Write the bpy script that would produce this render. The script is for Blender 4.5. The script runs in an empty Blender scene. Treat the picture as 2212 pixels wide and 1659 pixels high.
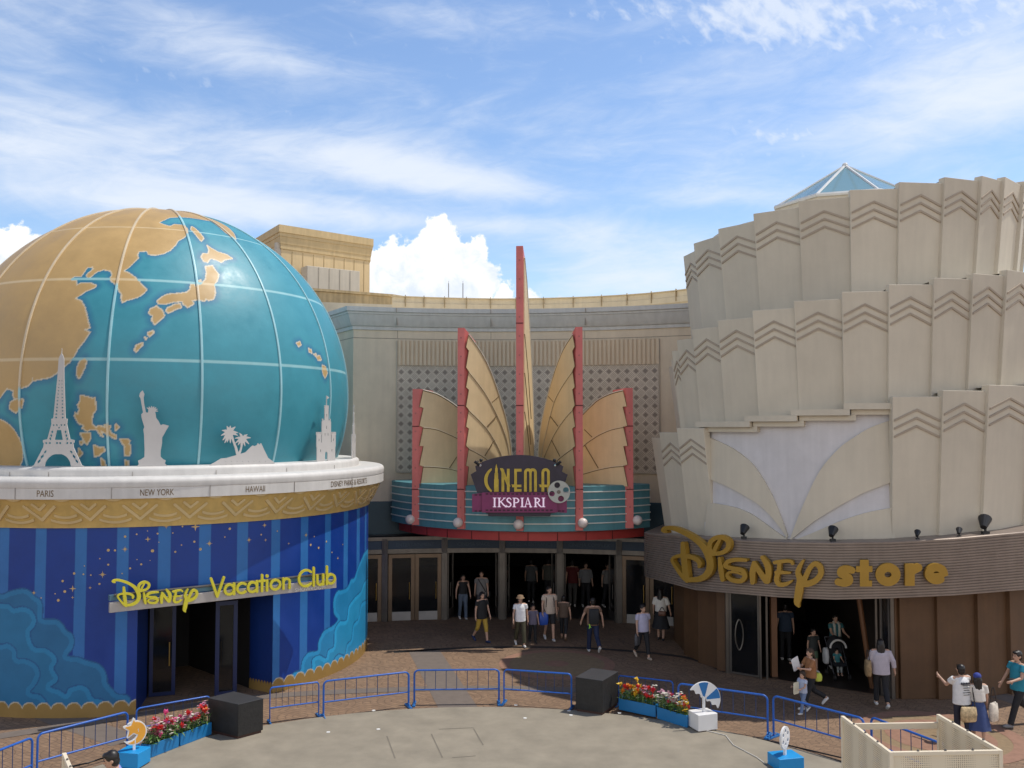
import bpy, math, random
import numpy as np
from mathutils import Vector, Matrix
random.seed(7); RNG = np.random.default_rng(7)
S = bpy.context.scene
COL = S.collection
rad = math.radians

# ------------------------------------------------------------------ camera
CAMH, FPX, CX, CY = 6.9, 2000.0, 1106.0, 829.5
TH = math.atan((920 - CY) / FPX)
cam = bpy.data.cameras.new('camera'); camo = bpy.data.objects.new('camera', cam); COL.objects.link(camo)
camo.location = (0, 0, CAMH); camo.rotation_euler = (math.pi / 2 + TH, 0, 0)
cam.sensor_width = 36; cam.lens = 36 * FPX / 2212; cam.clip_end = 4000; cam.clip_start = .1
S.camera = camo

# ------------------------------------------------------------------ light
SUN_AZ, SUN_EL = 76.0, 64.0            # azimuth from +Y towards +X
S.view_settings.view_transform = 'Standard'; S.view_settings.look = 'None'
S.view_settings.exposure = 0.22; S.view_settings.gamma = 1
sl = bpy.data.lights.new('sun', 'SUN'); so = bpy.data.objects.new('sun', sl); COL.objects.link(so)
sl.energy = 3.2; sl.angle = rad(.5); sl.color = (1, .95, .86)
sd = Vector((math.sin(rad(SUN_AZ)) * math.cos(rad(SUN_EL)), math.cos(rad(SUN_AZ)) * math.cos(rad(SUN_EL)), math.sin(rad(SUN_EL))))
so.rotation_euler = sd.to_track_quat('Z', 'Y').to_euler(); so.location = (20, 0, 40)

W = bpy.data.worlds.new('World'); S.world = W; W.use_nodes = True
def build_world():
    nt = W.node_tree; N = nt.nodes; L = nt.links; N.clear()
    def val(x):
        return x
    def put(sock, x):
        if hasattr(x, 'is_output'): L.new(x, sock)
        else: sock.default_value = x
    def m(op, a, b=None, c=None, clamp=False):
        n = N.new('ShaderNodeMath'); n.operation = op; n.use_clamp = clamp
        put(n.inputs[0], a)
        if b is not None: put(n.inputs[1], b)
        if c is not None: put(n.inputs[2], c)
        return n.outputs[0]
    def vec(x, y, z=0.0):
        n = N.new('ShaderNodeCombineXYZ'); put(n.inputs[0], x); put(n.inputs[1], y); put(n.inputs[2], z); return n.outputs[0]
    def noise(v, scale, detail=5, rough=.55, dist=0.0):
        n = N.new('ShaderNodeTexNoise'); L.new(v, n.inputs['Vector']); n.inputs['Scale'].default_value = scale
        n.inputs['Detail'].default_value = detail; n.inputs['Roughness'].default_value = rough; n.inputs['Distortion'].default_value = dist
        return n.outputs['Fac']
    def sstep(x, a, b):
        n = N.new('ShaderNodeMapRange'); n.interpolation_type = 'SMOOTHSTEP'; put(n.inputs[0], x)
        n.inputs[1].default_value = a; n.inputs[2].default_value = b; return n.outputs[0]
    tc = N.new('ShaderNodeTexCoord'); sp = N.new('ShaderNodeSeparateXYZ'); L.new(tc.outputs['Generated'], sp.inputs[0])
    x, y, z = sp.outputs
    az = m('ARCTAN2', x, y); el = m('ARCSINE', z)
    A = m('MULTIPLY', az, 57.2958); Ed = m('MULTIPLY', el, 57.2958)          # degrees
    sky = N.new('ShaderNodeTexSky'); sky.sky_type = 'NISHITA'; sky.sun_disc = False
    sky.sun_elevation = rad(SUN_EL); sky.sun_rotation = rad(SUN_AZ); sky.altitude = 10; sky.air_density = 1.0; sky.dust_density = .7; sky.ozone_density = 1.6
    # gaussian banks (azimuth, elevation, half widths, weight)
    def blob(a, e, wa, we, tilt=0.0):
        da = m('SUBTRACT', A, a); de = m('SUBTRACT', Ed, e)
        if tilt: de = m('SUBTRACT', de, m('MULTIPLY', da, tilt))
        q = m('ADD', m('POWER', m('ABSOLUTE', m('DIVIDE', da, wa)), 2), m('POWER', m('ABSOLUTE', m('DIVIDE', de, we)), 2))
        return m('POWER', 2.718, m('MULTIPLY', q, -1))
    def total(bl):
        t = None
        for a, e, wa, we, w, tilt in bl:
            g = m('MULTIPLY', blob(a, e, wa, we, tilt), w)
            t = g if t is None else m('ADD', t, g)
        return t
    streak = total([(-26, 15.6, 12, 2.6, .95, -.04), (-8, 15.9, 8, 1.6, .8, -.12), (-3, 14.9, 6, 1.0, .75, -.08), (-20, 12.6, 10, 1.1, .75, -.02), (-14, 13.1, 9, .9, .6, -.03),
                    (-1, 12.3, 8, .7, .6, 0), (-18, 21.8, 10, 1.7, .7, -.18), (-30, 21.5, 5, 3, .5, 0), (-6, 24, 6, 1.2, .45, 0), (5, 11.3, 6, .9, .4, 0),
                    (9, 9.6, 9, 1.7, .8, .03), (11, 14.6, 5, .8, .4, 0), (27, 17.0, 9, 1.8, .75, .05), (29, 20.2, 7, 3.4, .7, 0), (18, 24, 9, 2.2, .45, 0), (12.5, 13.6, 6, .6, .5, 0),
                    (4, 18.5, 9, 3, .22, 0), (18, 19, 8, 3, .3, 0), (0, 5, 60, 4, .35, 0), (26, 12.5, 8, 2, .4, 0)])
    wv = vec(m('MULTIPLY', A, .07), m('MULTIPLY', m('ADD', Ed, m('MULTIPLY', A, .06)), .26), 3.7)
    n1 = noise(wv, 1.0, 9, .62, 1.1)
    wv2 = vec(m('MULTIPLY', A, .28), m('MULTIPLY', m('SUBTRACT', Ed, m('MULTIPLY', A, .1)), .9), 1.2)
    n2 = noise(wv2, 1.0, 8, .62, .7)
    nn = m('ADD', m('MULTIPLY', n1, .7), m('MULTIPLY', n2, .45))
    dens = sstep(m('ADD', m('MULTIPLY', streak, .55), m('SUBTRACT', nn, .64)), -.08, .66)
    # puffy altocumulus patch high on the right
    pv = vec(m('MULTIPLY', A, .62), m('MULTIPLY', m('ADD', Ed, m('MULTIPLY', A, .35)), .8), 8.1)
    pn = noise(pv, 1.7, 3, .5, .25)
    pm = total([(15, 23.6, 6, 1.8, 1, -.2), (22, 23.6, 8, 2.2, .6, 0), (29, 21.0, 5, 3, .8, 0), (17.5, 16.7, 5, 1.2, .75, -.1), (5, 24.5, 4, 1, .4, 0), (-19, 20.5, 5, 1.2, .3, 0)])
    puff = sstep(m('ADD', pn, m('MULTIPLY', pm, .44)), .62, 1.16)
    cl = m('MAXIMUM', dens, m('MULTIPLY', puff, .85), clamp=True)
    # cumulus towers on the horizon
    wn = noise(vec(m('MULTIPLY', A, 1.0), m('MULTIPLY', Ed, 1.0), 2.0), .75, 9, .58, .2)
    def circ(a, e, r):
        da = m('SUBTRACT', A, a); de = m('SUBTRACT', Ed, e)
        return m('SUBTRACT', m('SQRT', m('ADD', m('MULTIPLY', da, da), m('MULTIPLY', de, de))), r)
    d = None
    for a, e, r in [(-4.5, 10.9, 1.55), (-5.9, 10.5, 1.35), (-3.1, 10.1, 1.4), (-7.2, 10.0, 1.25), (-8.5, 9.6, 1.1), (-2.0, 9.2, 1.1), (-5.6, 8.8, 2.6), (-8.8, 8.7, 1.2), (1.4, 6.9, 1.0), (2.8, 6.3, 1.1), (-9.6, 7.6, 2.0), (-10.0, 8.9, 1.2), (.4, 6.9, 1.3), (-3.0, 8.6, 1.4), (-1.6, 8.4, 1.0), (-.6, 7.9, .9), (-3.0, 7.2, 2.0), (.6, 6.3, 1.0), (1.9, 5.7, 1.0), (-7.0, 6.5, 3.2), (-1.0, 5.8, 1.6),
                    (-28.8, 9.2, 1.4), (-27.3, 8.6, 1.0), (-30, 8.6, 2.0)]:
        c = circ(a, e, r); d = c if d is None else m('MINIMUM', d, c)
    dd = m('SUBTRACT', d, m('MULTIPLY', m('SUBTRACT', wn, .5), 3.4))
    cum = sstep(dd, .22, -.12)
    core = noise(vec(m('MULTIPLY', A, 1.0), m('MULTIPLY', Ed, 1.0), 7.0), .55, 6, .6, .4)
    shade = sstep(m('ADD', core, m('MULTIPLY', m('SUBTRACT', Ed, 9.0), .05)), .30, .62)
    def mix(f, a, b):
        n = N.new('ShaderNodeMix'); n.data_type = 'RGBA'; put(n.inputs[0], f); put(n.inputs[6], a); put(n.inputs[7], b); return n.outputs[2]
    cumcol = mix(shade, (4.6, 5.1, 5.9, 1), (6.4, 6.4, 6.5, 1))
    hz = N.new('ShaderNodeMix'); hz.data_type = 'RGBA'; hz.blend_type = 'MULTIPLY'; hz.inputs[0].default_value = 1
    L.new(sky.outputs[0], hz.inputs[6]); hz.inputs[7].default_value = SKY_TINT
    # unseen sky shaped as fill: zenith darkened, bright cloud bank added low behind the viewer
    zen = N.new('ShaderNodeMix'); zen.data_type = 'RGBA'; zen.blend_type = 'MULTIPLY'; L.new(sstep(Ed, 28, 60), zen.inputs[0]); L.new(hz.outputs[2], zen.inputs[6]); zen.inputs[7].default_value = (.38, .42, .50, 1)
    bn = noise(vec(m('MULTIPLY', x, 3.0), m('MULTIPLY', y, 3.0), m('MULTIPLY', z, 5.0)), 1.0, 6, .6, .3)
    fill_bank = m('MULTIPLY', m('MULTIPLY', sstep(m('ABSOLUTE', A), 55, 85), sstep(Ed, 40, 16)), sstep(bn, .30, .55))
    base = mix(fill_bank, zen.outputs[2], (8.4, 8.1, 7.6, 1))
    c1 = mix(m('MULTIPLY', cl, .88), base, (5.0, 5.35, 5.9, 1))
    c2 = mix(cum, c1, cumcol)
    bg = N.new('ShaderNodeBackground'); L.new(c2, bg.inputs[0]); bg.inputs[1].default_value = .15
    out = N.new('ShaderNodeOutputWorld'); L.new(bg.outputs[0], out.inputs[0])
SKY_TINT = (.92, .98, 1.06, 1)
build_world()

# ------------------------------------------------------------------ photo geometry helpers (points of the place, metres)
_c, _s = math.cos(TH), math.sin(TH)
def ray(px, py):
    a, b, c = (px - CX) / FPX, 1.0, (CY - py) / FPX
    return np.array([a, b * _c - c * _s, b * _s + c * _c])
def at(px, py, Y):
    d = ray(px, py); t = Y / d[1]; return np.array([d[0] * t, Y, CAMH + d[2] * t])
def gnd(px, py, z=0.0):
    d = ray(px, py); t = (z - CAMH) / d[2]; return np.array([d[0] * t, d[1] * t, z])
def rays(px, py):
    px = np.asarray(px, float); py = np.asarray(py, float)
    a = (px - CX) / FPX; c = (CY - py) / FPX
    return a, _c - c * _s, _s + c * _c
def cyl(px, py, C, r):
    """where the sight line first meets the vertical cylinder (C, r)"""
    dx, dy, dz = rays(px, py)
    A = dx * dx + dy * dy; B = -(dx * C[0] + dy * C[1]); Q = C[0] ** 2 + C[1] ** 2 - r * r
    disc = np.maximum(B * B - A * Q, 0); t = (-B - np.sqrt(disc)) / A
    return np.stack([dx * t, dy * t, CAMH + dz * t], -1)
def cyl_az(px, py, C, r):
    """(azimuth from -Y towards +X in radians, z) on that cylinder"""
    p = cyl(px, py, C, r); return np.arctan2(p[..., 0] - C[0], -(p[..., 1] - C[1])), p[..., 2]
def pol(C, r, az, z):
    az = np.asarray(az, float)
    return np.stack([C[0] + r * np.sin(az), C[1] - r * np.cos(az), np.zeros_like(az) + z], -1)
def plane_hit(px, py, P0, n):
    dx, dy, dz = rays(px, py); D = np.stack([dx, dy, dz], -1)
    t = np.dot(np.array(P0) - np.array([0, 0, CAMH]), n) / (D @ n)
    return np.array([0, 0, CAMH]) + D * t[..., None]

# ------------------------------------------------------------------ materials
_mats = {}
def M(name, rgb, rough=.6, metal=0.0, rnd=0.0, var=.10, scale=2.0, bump=0.0, bscale=60.0, streak=0.0, emit=0.0, spec=.5):
    key = (name,)
    if key in _mats: return _mats[key]
    m = bpy.data.materials.new(name); m.use_nodes = True; nt = m.node_tree; N = nt.nodes; L = nt.links
    b = N['Principled BSDF']; b.inputs['Roughness'].default_value = rough; b.inputs['Metallic'].default_value = metal
    b.inputs['Specular IOR Level'].default_value = spec
    tc = N.new('ShaderNodeTexCoord')
    n = N.new('ShaderNodeTexNoise'); n.inputs['Scale'].default_value = scale; n.inputs['Detail'].default_value = 6; n.inputs['Roughness'].default_value = .65
    L.new(tc.outputs['Object'], n.inputs['Vector'])
    r = N.new('ShaderNodeMapRange'); r.inputs[1].default_value = .3; r.inputs[2].default_value = .7; r.inputs[3].default_value = 1 - var; r.inputs[4].default_value = 1 + var
    L.new(n.outputs['Fac'], r.inputs[0]); last = r.outputs[0]
    if streak:
        mp = N.new('ShaderNodeMapping'); mp.inputs['Scale'].default_value = (5, 5, .35); L.new(tc.outputs['Object'], mp.inputs[0])
        n2 = N.new('ShaderNodeTexNoise'); n2.inputs['Scale'].default_value = 1.3; n2.inputs['Detail'].default_value = 5; L.new(mp.outputs[0], n2.inputs['Vector'])
        r2 = N.new('ShaderNodeMapRange'); r2.inputs[1].default_value = .35; r2.inputs[2].default_value = .75; r2.inputs[3].default_value = 1; r2.inputs[4].default_value = 1 - streak
        L.new(n2.outputs['Fac'], r2.inputs[0])
        mm = N.new('ShaderNodeMath'); mm.operation = 'MULTIPLY'; L.new(last, mm.inputs[0]); L.new(r2.outputs[0], mm.inputs[1]); last = mm.outputs[0]
    if rnd:
        oi = N.new('ShaderNodeObjectInfo'); r3 = N.new('ShaderNodeMapRange'); r3.inputs[3].default_value = 1 - rnd; r3.inputs[4].default_value = 1 + rnd; L.new(oi.outputs['Random'], r3.inputs[0])
        m3 = N.new('ShaderNodeMath'); m3.operation = 'MULTIPLY'; L.new(last, m3.inputs[0]); L.new(r3.outputs[0], m3.inputs[1]); last = m3.outputs[0]
    vm = N.new('ShaderNodeVectorMath'); vm.operation = 'SCALE'; vm.inputs[0].default_value = rgb; L.new(last, vm.inputs['Scale'])
    L.new(vm.outputs[0], b.inputs['Base Color'])
    if bump:
        nb = N.new('ShaderNodeTexNoise'); nb.inputs['Scale'].default_value = bscale; nb.inputs['Detail'].default_value = 4; L.new(tc.outputs['Object'], nb.inputs['Vector'])
        bp = N.new('ShaderNodeBump'); bp.inputs['Strength'].default_value = bump; bp.inputs['Distance'].default_value = .02; L.new(nb.outputs['Fac'], bp.inputs['Height']); L.new(bp.outputs[0], b.inputs['Normal'])
    if emit:
        b.inputs['Emission Color'].default_value = (*rgb, 1); b.inputs['Emission Strength'].default_value = emit
    _mats[key] = m; return m
def glass(name, rgb, rough=.05, alpha=.45):
    if (name,) in _mats: return _mats[(name,)]
    m = bpy.data.materials.new(name); m.use_nodes = True; b = m.node_tree.nodes['Principled BSDF']
    b.inputs['Base Color'].default_value = (*rgb, 1); b.inputs['Roughness'].default_value = rough; b.inputs['Alpha'].default_value = alpha
    b.inputs['Specular IOR Level'].default_value = .5
    _mats[(name,)] = m; return m
def vcol_mat(name, rough=.5, bump=.0, bscale=30, spec=.5, var=.10):
    m = bpy.data.materials.new(name); m.use_nodes = True; nt = m.node_tree; N = nt.nodes; L = nt.links; b = N['Principled BSDF']
    b.inputs['Roughness'].default_value = rough; b.inputs['Specular IOR Level'].default_value = spec
    a = N.new('ShaderNodeAttribute'); a.attribute_name = 'paint'
    tc = N.new('ShaderNodeTexCoord'); n = N.new('ShaderNodeTexNoise'); n.inputs['Scale'].default_value = 1.4; n.inputs['Detail'].default_value = 8; n.inputs['Roughness'].default_value = .7
    L.new(tc.outputs['Object'], n.inputs['Vector'])
    r = N.new('ShaderNodeMapRange'); r.inputs[1].default_value = .3; r.inputs[2].default_value = .7; r.inputs[3].default_value = 1 - var; r.inputs[4].default_value = 1 + var
    L.new(n.outputs['Fac'], r.inputs[0])
    vm = N.new('ShaderNodeVectorMath'); vm.operation = 'SCALE'; L.new(a.outputs['Color'], vm.inputs[0]); L.new(r.outputs[0], vm.inputs['Scale']); L.new(vm.outputs[0], b.inputs['Base Color'])
    r2 = N.new('ShaderNodeMapRange'); r2.inputs[1].default_value = .3; r2.inputs[2].default_value = .7; r2.inputs[3].default_value = rough - .1; r2.inputs[4].default_value = rough + .12
    L.new(n.outputs['Fac'], r2.inputs[0]); L.new(r2.outputs[0], b.inputs['Roughness'])
    if bump:
        nb = N.new('ShaderNodeTexNoise'); nb.inputs['Scale'].default_value = bscale; nb.inputs['Detail'].default_value = 6; L.new(tc.outputs['Object'], nb.inputs['Vector'])
        bp = N.new('ShaderNodeBump'); bp.inputs['Strength'].default_value = bump; bp.inputs['Distance'].default_value = .03; L.new(nb.outputs['Fac'], bp.inputs['Height']); L.new(bp.outputs[0], b.inputs['Normal'])
    return m

# ------------------------------------------------------------------ objects
WLOC = {}
def tag(o, label=None, cat=None, group=None, kind=None):
    if label: o['label'] = label
    if cat: o['category'] = cat
    if group: o['group'] = group
    if kind: o['kind'] = kind
    return o
def thing(name, label, cat, loc=(0, 0, 0), rz=0.0, group=None):
    o = bpy.data.objects.new(name, None); COL.objects.link(o); o.location = loc; o.rotation_euler = (0, 0, rz); o.empty_display_size = .2
    WLOC[o.name] = Vector(loc); return tag(o, label, cat, group)
def link_mesh(name, me, mat, parent=None):
    o = bpy.data.objects.new(name, me); COL.objects.link(o)
    if mat is not None: me.materials.append(mat)
    if parent is not None: o.parent = parent; WLOC[o.name] = WLOC.get(parent.name, Vector())
    else: WLOC[o.name] = Vector()
    return o
class MB:
    def __init__(s): s.v = []; s.f = []
    def add(s, vs, fs):
        k = len(s.v); s.v.extend([tuple(map(float, p)) for p in vs]); s.f.extend([tuple(i + k for i in f) for f in fs]); return s
    def box(s, c, size, rz=0.0):
        x, y, z = size[0] / 2, size[1] / 2, size[2] / 2; ca, sa = math.cos(rz), math.sin(rz)
        vs = [(c[0] + a * x * ca - b * y * sa, c[1] + a * x * sa + b * y * ca, c[2] + d * z) for d in (-1, 1) for a, b in ((-1, -1), (1, -1), (1, 1), (-1, 1))]
        return s.add(vs, [(3, 2, 1, 0), (4, 5, 6, 7), (0, 1, 5, 4), (1, 2, 6, 5), (2, 3, 7, 6), (3, 0, 4, 7)])
    def hexa(s, b, t):
        n = len(b); return s.add(list(b) + list(t), [tuple(reversed(range(n))), tuple(range(n, 2 * n))] + [(i, (i + 1) % n, n + (i + 1) % n, n + i) for i in range(n)])
    def prism(s, poly, z0, z1): return s.hexa([(p[0], p[1], z0) for p in poly], [(p[0], p[1], z1) for p in poly])
    def tube(s, pts, r, n=8, closed=False, cap=True):
        P = [Vector(p) for p in pts]; R = r if hasattr(r, '__len__') else [r] * len(P); k = len(P); rings = []
        up = None
        for i, p in enumerate(P):
            t = (P[(i + 1) % k] - P[i - 1]) if closed else (P[min(i + 1, k - 1)] - P[max(i - 1, 0)])
            t.normalize()
            if up is None:
                up = Vector((0, 0, 1)) if abs(t.z) < .9 else Vector((1, 0, 0))
            a = t.cross(up); a = a.normalized() if a.length > 1e-6 else t.orthogonal().normalized(); b = a.cross(t).normalized(); up = b
            rings.append([p + (a * math.cos(2 * math.pi * j / n) + b * math.sin(2 * math.pi * j / n)) * R[i] for j in range(n)])
        vs = [q for g in rings for q in g]; fs = []
        for i in range(k if closed else k - 1):
            for j in range(n):
                fs.append((i * n + j, i * n + (j + 1) % n, ((i + 1) % k) * n + (j + 1) % n, ((i + 1) % k) * n + j))
        if cap and not closed: fs += [tuple(reversed(range(n))), tuple(range((k - 1) * n, k * n))]
        return s.add(vs, fs)
    def ball(s, c, r, nu=14, nv=9, R=None):
        r = r if hasattr(r, '__len__') else (r, r, r); vs = [(0, 0, 1)]
        for i in range(1, nv):
            a = math.pi * i / nv
            vs += [(math.sin(a) * math.cos(2 * math.pi * j / nu), math.sin(a) * math.sin(2 * math.pi * j / nu), math.cos(a)) for j in range(nu)]
        vs.append((0, 0, -1)); fs = [(0, 1 + j, 1 + (j + 1) % nu) for j in range(nu)]
        for i in range(nv - 2):
            o = 1 + i * nu; fs += [(o + j, o + nu + j, o + nu + (j + 1) % nu, o + (j + 1) % nu) for j in range(nu)]
        o = 1 + (nv - 2) * nu; fs += [(o + (j + 1) % nu, o + j, len(vs) - 1) for j in range(nu)]
        pts = [Vector((p[0] * r[0], p[1] * r[1], p[2] * r[2])) for p in vs]
        if R is not None: pts = [R @ p for p in pts]
        return s.add([(c[0] + p[0], c[1] + p[1], c[2] + p[2]) for p in pts], fs)
    def cone(s, p0, p1, r0, r1, n=12):
        return s.tube([p0, p1], [r0, r1], n)
    def disc(s, c, nrm, r, n=20, th=.01):
        nrm = Vector(nrm).normalized(); return s.tube([Vector(c), Vector(c) + nrm * th], r, n)
    def lathe(s, C, prof, az0, az1, n, close=False):
        """profile [(r,z)...] swept over azimuths about C"""
        k = len(prof)
        for i in range(n + 1):
            a = az0 + (az1 - az0) * i / n
            for r, z in prof: s.v.append((C[0] + r * math.sin(a), C[1] - r * math.cos(a), z))
        b = len(s.v) - (n + 1) * k
        for i in range(n):
            for j in range(k if close else k - 1):
                j2 = (j + 1) % k
                s.f.append((b + i * k + j, b + i * k + j2, b + (i + 1) * k + j2, b + (i + 1) * k + j))
        if close and abs(az1 - az0) < 6.2: s.f += [tuple(b + j for j in range(k)), tuple(b + n * k + j for j in reversed(range(k)))]
        return s
    def grid(s, fn, nu, nv):
        b = len(s.v)
        for i in range(nu + 1):
            for j in range(nv + 1): s.v.append(tuple(map(float, fn(i / nu, j / nv))))
        for i in range(nu):
            for j in range(nv):
                o = b + i * (nv + 1) + j; s.f.append((o, o + nv + 1, o + nv + 2, o + 1))
        return s
    def build(s, name, mat, parent=None, smooth=None, bevel=0.0, local=False):
        me = bpy.data.meshes.new(name)
        off = Vector() if (local or parent is None) else WLOC.get(parent.name, Vector())
        me.from_pydata([(a - off.x, b - off.y, c - off.z) for a, b, c in s.v], [], s.f)
        if smooth is not None:
            me.shade_smooth(); me.set_sharp_from_angle(angle=rad(smooth))
        me.update(); o = link_mesh(name, me, mat, parent)
        if bevel:
            md = o.modifiers.new('bevel', 'BEVEL'); md.width = bevel; md.segments = 2; md.limit_method = 'ANGLE'
        return o

# ------------------------------------------------------------------ plates cut from a signed distance function
def seg_sd(U, V, pts):
    """union of tapered round strokes: pts = [(x,y,r)...]"""
    d = np.full(U.shape, 1e9)
    if len(pts) == 1:
        return np.hypot(U - pts[0][0], V - pts[0][1]) - pts[0][2]
    for (x0, y0, r0), (x1, y1, r1) in zip(pts[:-1], pts[1:]):
        dx, dy = x1 - x0, y1 - y0; q = dx * dx + dy * dy + 1e-12
        t = np.clip(((U - x0) * dx + (V - y0) * dy) / q, 0, 1)
        d = np.minimum(d, np.hypot(U - x0 - t * dx, V - y0 - t * dy) - (r0 + (r1 - r0) * t))
    return d
def poly_sd(U, V, P):
    P = np.asarray(P, float); d = np.full(U.shape, 1e9); ins = np.zeros(U.shape, bool)
    for (x0, y0), (x1, y1) in zip(P, np.roll(P, -1, 0)):
        dx, dy = x1 - x0, y1 - y0; q = dx * dx + dy * dy + 1e-12
        t = np.clip(((U - x0) * dx + (V - y0) * dy) / q, 0, 1)
        d = np.minimum(d, np.hypot(U - x0 - t * dx, V - y0 - t * dy))
        c = ((y0 <= V) & (y1 > V)) | ((y1 <= V) & (y0 > V))
        if dy != 0: ins ^= c & (U < x0 + (V - y0) / dy * dx)
    return np.where(ins, -d, d)
def smooth_pts(P, k=4, closed=False):
    P = np.asarray(P, float); n = len(P); out = []
    for i in range(n if closed else n - 1):
        a, b, c, d = (P[(i + j) % n] if closed else P[min(max(i + j, 0), n - 1)] for j in (-1, 0, 1, 2))
        for t in np.arange(k) / k:
            out.append(.5 * (2 * b + (c - a) * t + (2 * a - 5 * b + 4 * c - d) * t * t + (3 * b - a - 3 * c + d) * t ** 3))
    if not closed: out.append(P[-1])
    return np.array(out)
def plate(name, f, box, res, w0, w1, mp, mat, parent=None, back=True):
    """solid plate: the region f<0 of box=(u0,u1,v0,v1), from depth w0 to w1, placed by mp(u,v,w)"""
    u0, u1, v0, v1 = box; nu = max(2, int((u1 - u0) / res)); nv = max(2, int((v1 - v0) / res))
    us = np.linspace(u0, u1, nu + 1); vs = np.linspace(v0, v1, nv + 1); U, V = np.meshgrid(us, vs, indexing='ij')
    D = f(U, V).copy(); D[0, :] = np.maximum(D[0, :], 1e-5); D[-1, :] = np.maximum(D[-1, :], 1e-5); D[:, 0] = np.maximum(D[:, 0], 1e-5); D[:, -1] = np.maximum(D[:, -1], 1e-5)
    ins = D < 0; pts = []; idx = {}; faces = []
    def node(i, j):
        k = (i, j)
        if k not in idx: idx[k] = len(pts); pts.append((us[i], vs[j]))
        return idx[k]
    def cut(i, j, i2, j2):
        k = (i, j, i2, j2) if (i, j) < (i2, j2) else (i2, j2, i, j)
        if k not in idx:
            a, b = D[i, j], D[i2, j2]; t = min(max(a / (a - b), .02), .98); idx[k] = len(pts)
            pts.append((us[i] + (us[i2] - us[i]) * t, vs[j] + (vs[j2] - vs[j]) * t))
        return idx[k]
    anyc = ins[:-1, :-1] | ins[1:, :-1] | ins[1:, 1:] | ins[:-1, 1:]
    for i, j in zip(*np.nonzero(anyc)):
        cs = [(i, j), (i + 1, j), (i + 1, j + 1), (i, j + 1)]; fc = []
        for a, b in zip(cs, cs[1:] + cs[:1]):
            if ins[a]: fc.append(node(*a))
            if ins[a] != ins[b]: fc.append(cut(*a, *b))
        if len(fc) > 2: faces.append(tuple(fc))
    if not faces: return None
    P = np.array(pts); n = len(P); A = mp(P[:, 0], P[:, 1], w1); B = mp(P[:, 0], P[:, 1], w0)
    e = {}
    for fc in faces:
        for a, b in zip(fc, fc[1:] + fc[:1]):
            if (b, a) in e: del e[(b, a)]
            else: e[(a, b)] = 1
    fs = list(faces) + [(b, a, a + n, b + n) for a, b in e]
    if back: fs += [tuple(q + n for q in reversed(fc)) for fc in faces]
    mb = MB(); mb.v = [tuple(p) for p in np.concatenate([A, B])]; mb.f = fs
    o = mb.build(name, mat, parent); o.data.validate(); return o
def plane_map(P0, ud, nd):
    P0, ud, nd = np.array(P0, float), np.array(ud, float), np.array(nd, float)
    return lambda u, v, w: P0 + np.outer(u, ud) + np.outer(v, [0, 0, 1]) + np.outer(np.zeros_like(u) + w, nd)
def text_geo(txt, size, shear=0.0, space=1.0):
    c = bpy.data.curves.new('t', 'FONT'); c.body = txt; c.size = size; c.align_x = 'CENTER'; c.space_character = space; c.resolution_u = 3; c.offset = 0
    o = bpy.data.objects.new('t', c); COL.objects.link(o); dg = bpy.context.evaluated_depsgraph_get(); me = bpy.data.meshes.new_from_object(o.evaluated_get(dg))
    v = np.array([p.co[:2] for p in me.vertices]); f = [tuple(p.vertices) for p in me.polygons]
    bpy.data.objects.remove(o); bpy.data.curves.remove(c); bpy.data.meshes.remove(me); return v, f
def text_obj(name, txt, size, mp, mat, parent, w=.004, xs=1.0, space=1.0):
    v, f = text_geo(txt, size, space=space); P = mp(v[:, 0] * xs, v[:, 1], w); mb = MB(); mb.v = [tuple(p) for p in P]; mb.f = f
    return mb.build(name, mat, parent)
# ================================================================== materials in use
WHITE = M('white_stone', (.62, .60, .57), .55, var=.07, streak=.10, bump=.05)
WHITEP = M('white_paint', (.74, .73, .70), .45, var=.04)
SILH = M('pale_sheet_metal', (.52, .50, .48), .5, var=.04)
GOLD = M('gold_plaster', (.60, .42, .15), .42, .10, var=.12, streak=.15)
GOLDL = M('gold_relief', (.66, .52, .28), .40, .10, var=.10)
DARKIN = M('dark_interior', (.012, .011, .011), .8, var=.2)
STEEL = M('brushed_steel', (.17, .155, .14), .35, .7, var=.15, streak=.2)
BLACK = M('black_paint', (.012, .012, .013), .5, var=.2)
BRONZE = M('bronze_letter', (.16, .10, .045), .5, .2)
RED = M('coral_red_paint', (.64, .16, .145), .5, var=.10, streak=.12)
REDD = M('deep_red_paint', (.40, .045, .04), .5, var=.12)
CREAM = M('cream_panel', (.70, .54, .32), .55, var=.06, streak=.08, bump=.04)
CREAMT = M('cream_trim', (.66, .60, .50), .5, var=.05)
SEAM = M('dark_seam', (.14, .09, .04), .8)
TEAL = M('teal_metal', (.10, .27, .31), .5, .1, var=.08, streak=.15)
TEALD = M('dark_teal_metal', (.03, .07, .09), .5, var=.1)
WALLC = M('beige_render', (.66, .56, .425), .8, var=.06, streak=.07, bump=.05)
CORN = M('grey_blue_cornice', (.56, .555, .53), .7, var=.06, streak=.12)
TAN = M('tan_cladding', (.66, .50, .28), .75, var=.05, streak=.08)
TANL = M('pale_tan_cladding', (.68, .58, .41), .75, var=.06, streak=.12)
STORE = M('stone_fan_panel', (.59, .53, .425), .75, rnd=.04, var=.07, scale=.6, streak=.06, bump=.06)
CHEV = M('chevron_groove', (.38, .315, .245), .8, var=.08)
BROWN = M('brown_wall_panel', (.105, .052, .022), .6, var=.12, streak=.15)
GOLDSIGN = M('gold_sign_letter', (.37, .21, .024), .45, .15, var=.08)
GOLDSIDE = M('gold_sign_side', (.42, .25, .03), .5, .15)
YELLOW = M('yellow_sign_letter', (.62, .55, .03), .45, var=.06)
BLUEFR = M('blue_enamel', (.015, .10, .42), .38, var=.12, scale=9)
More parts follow.
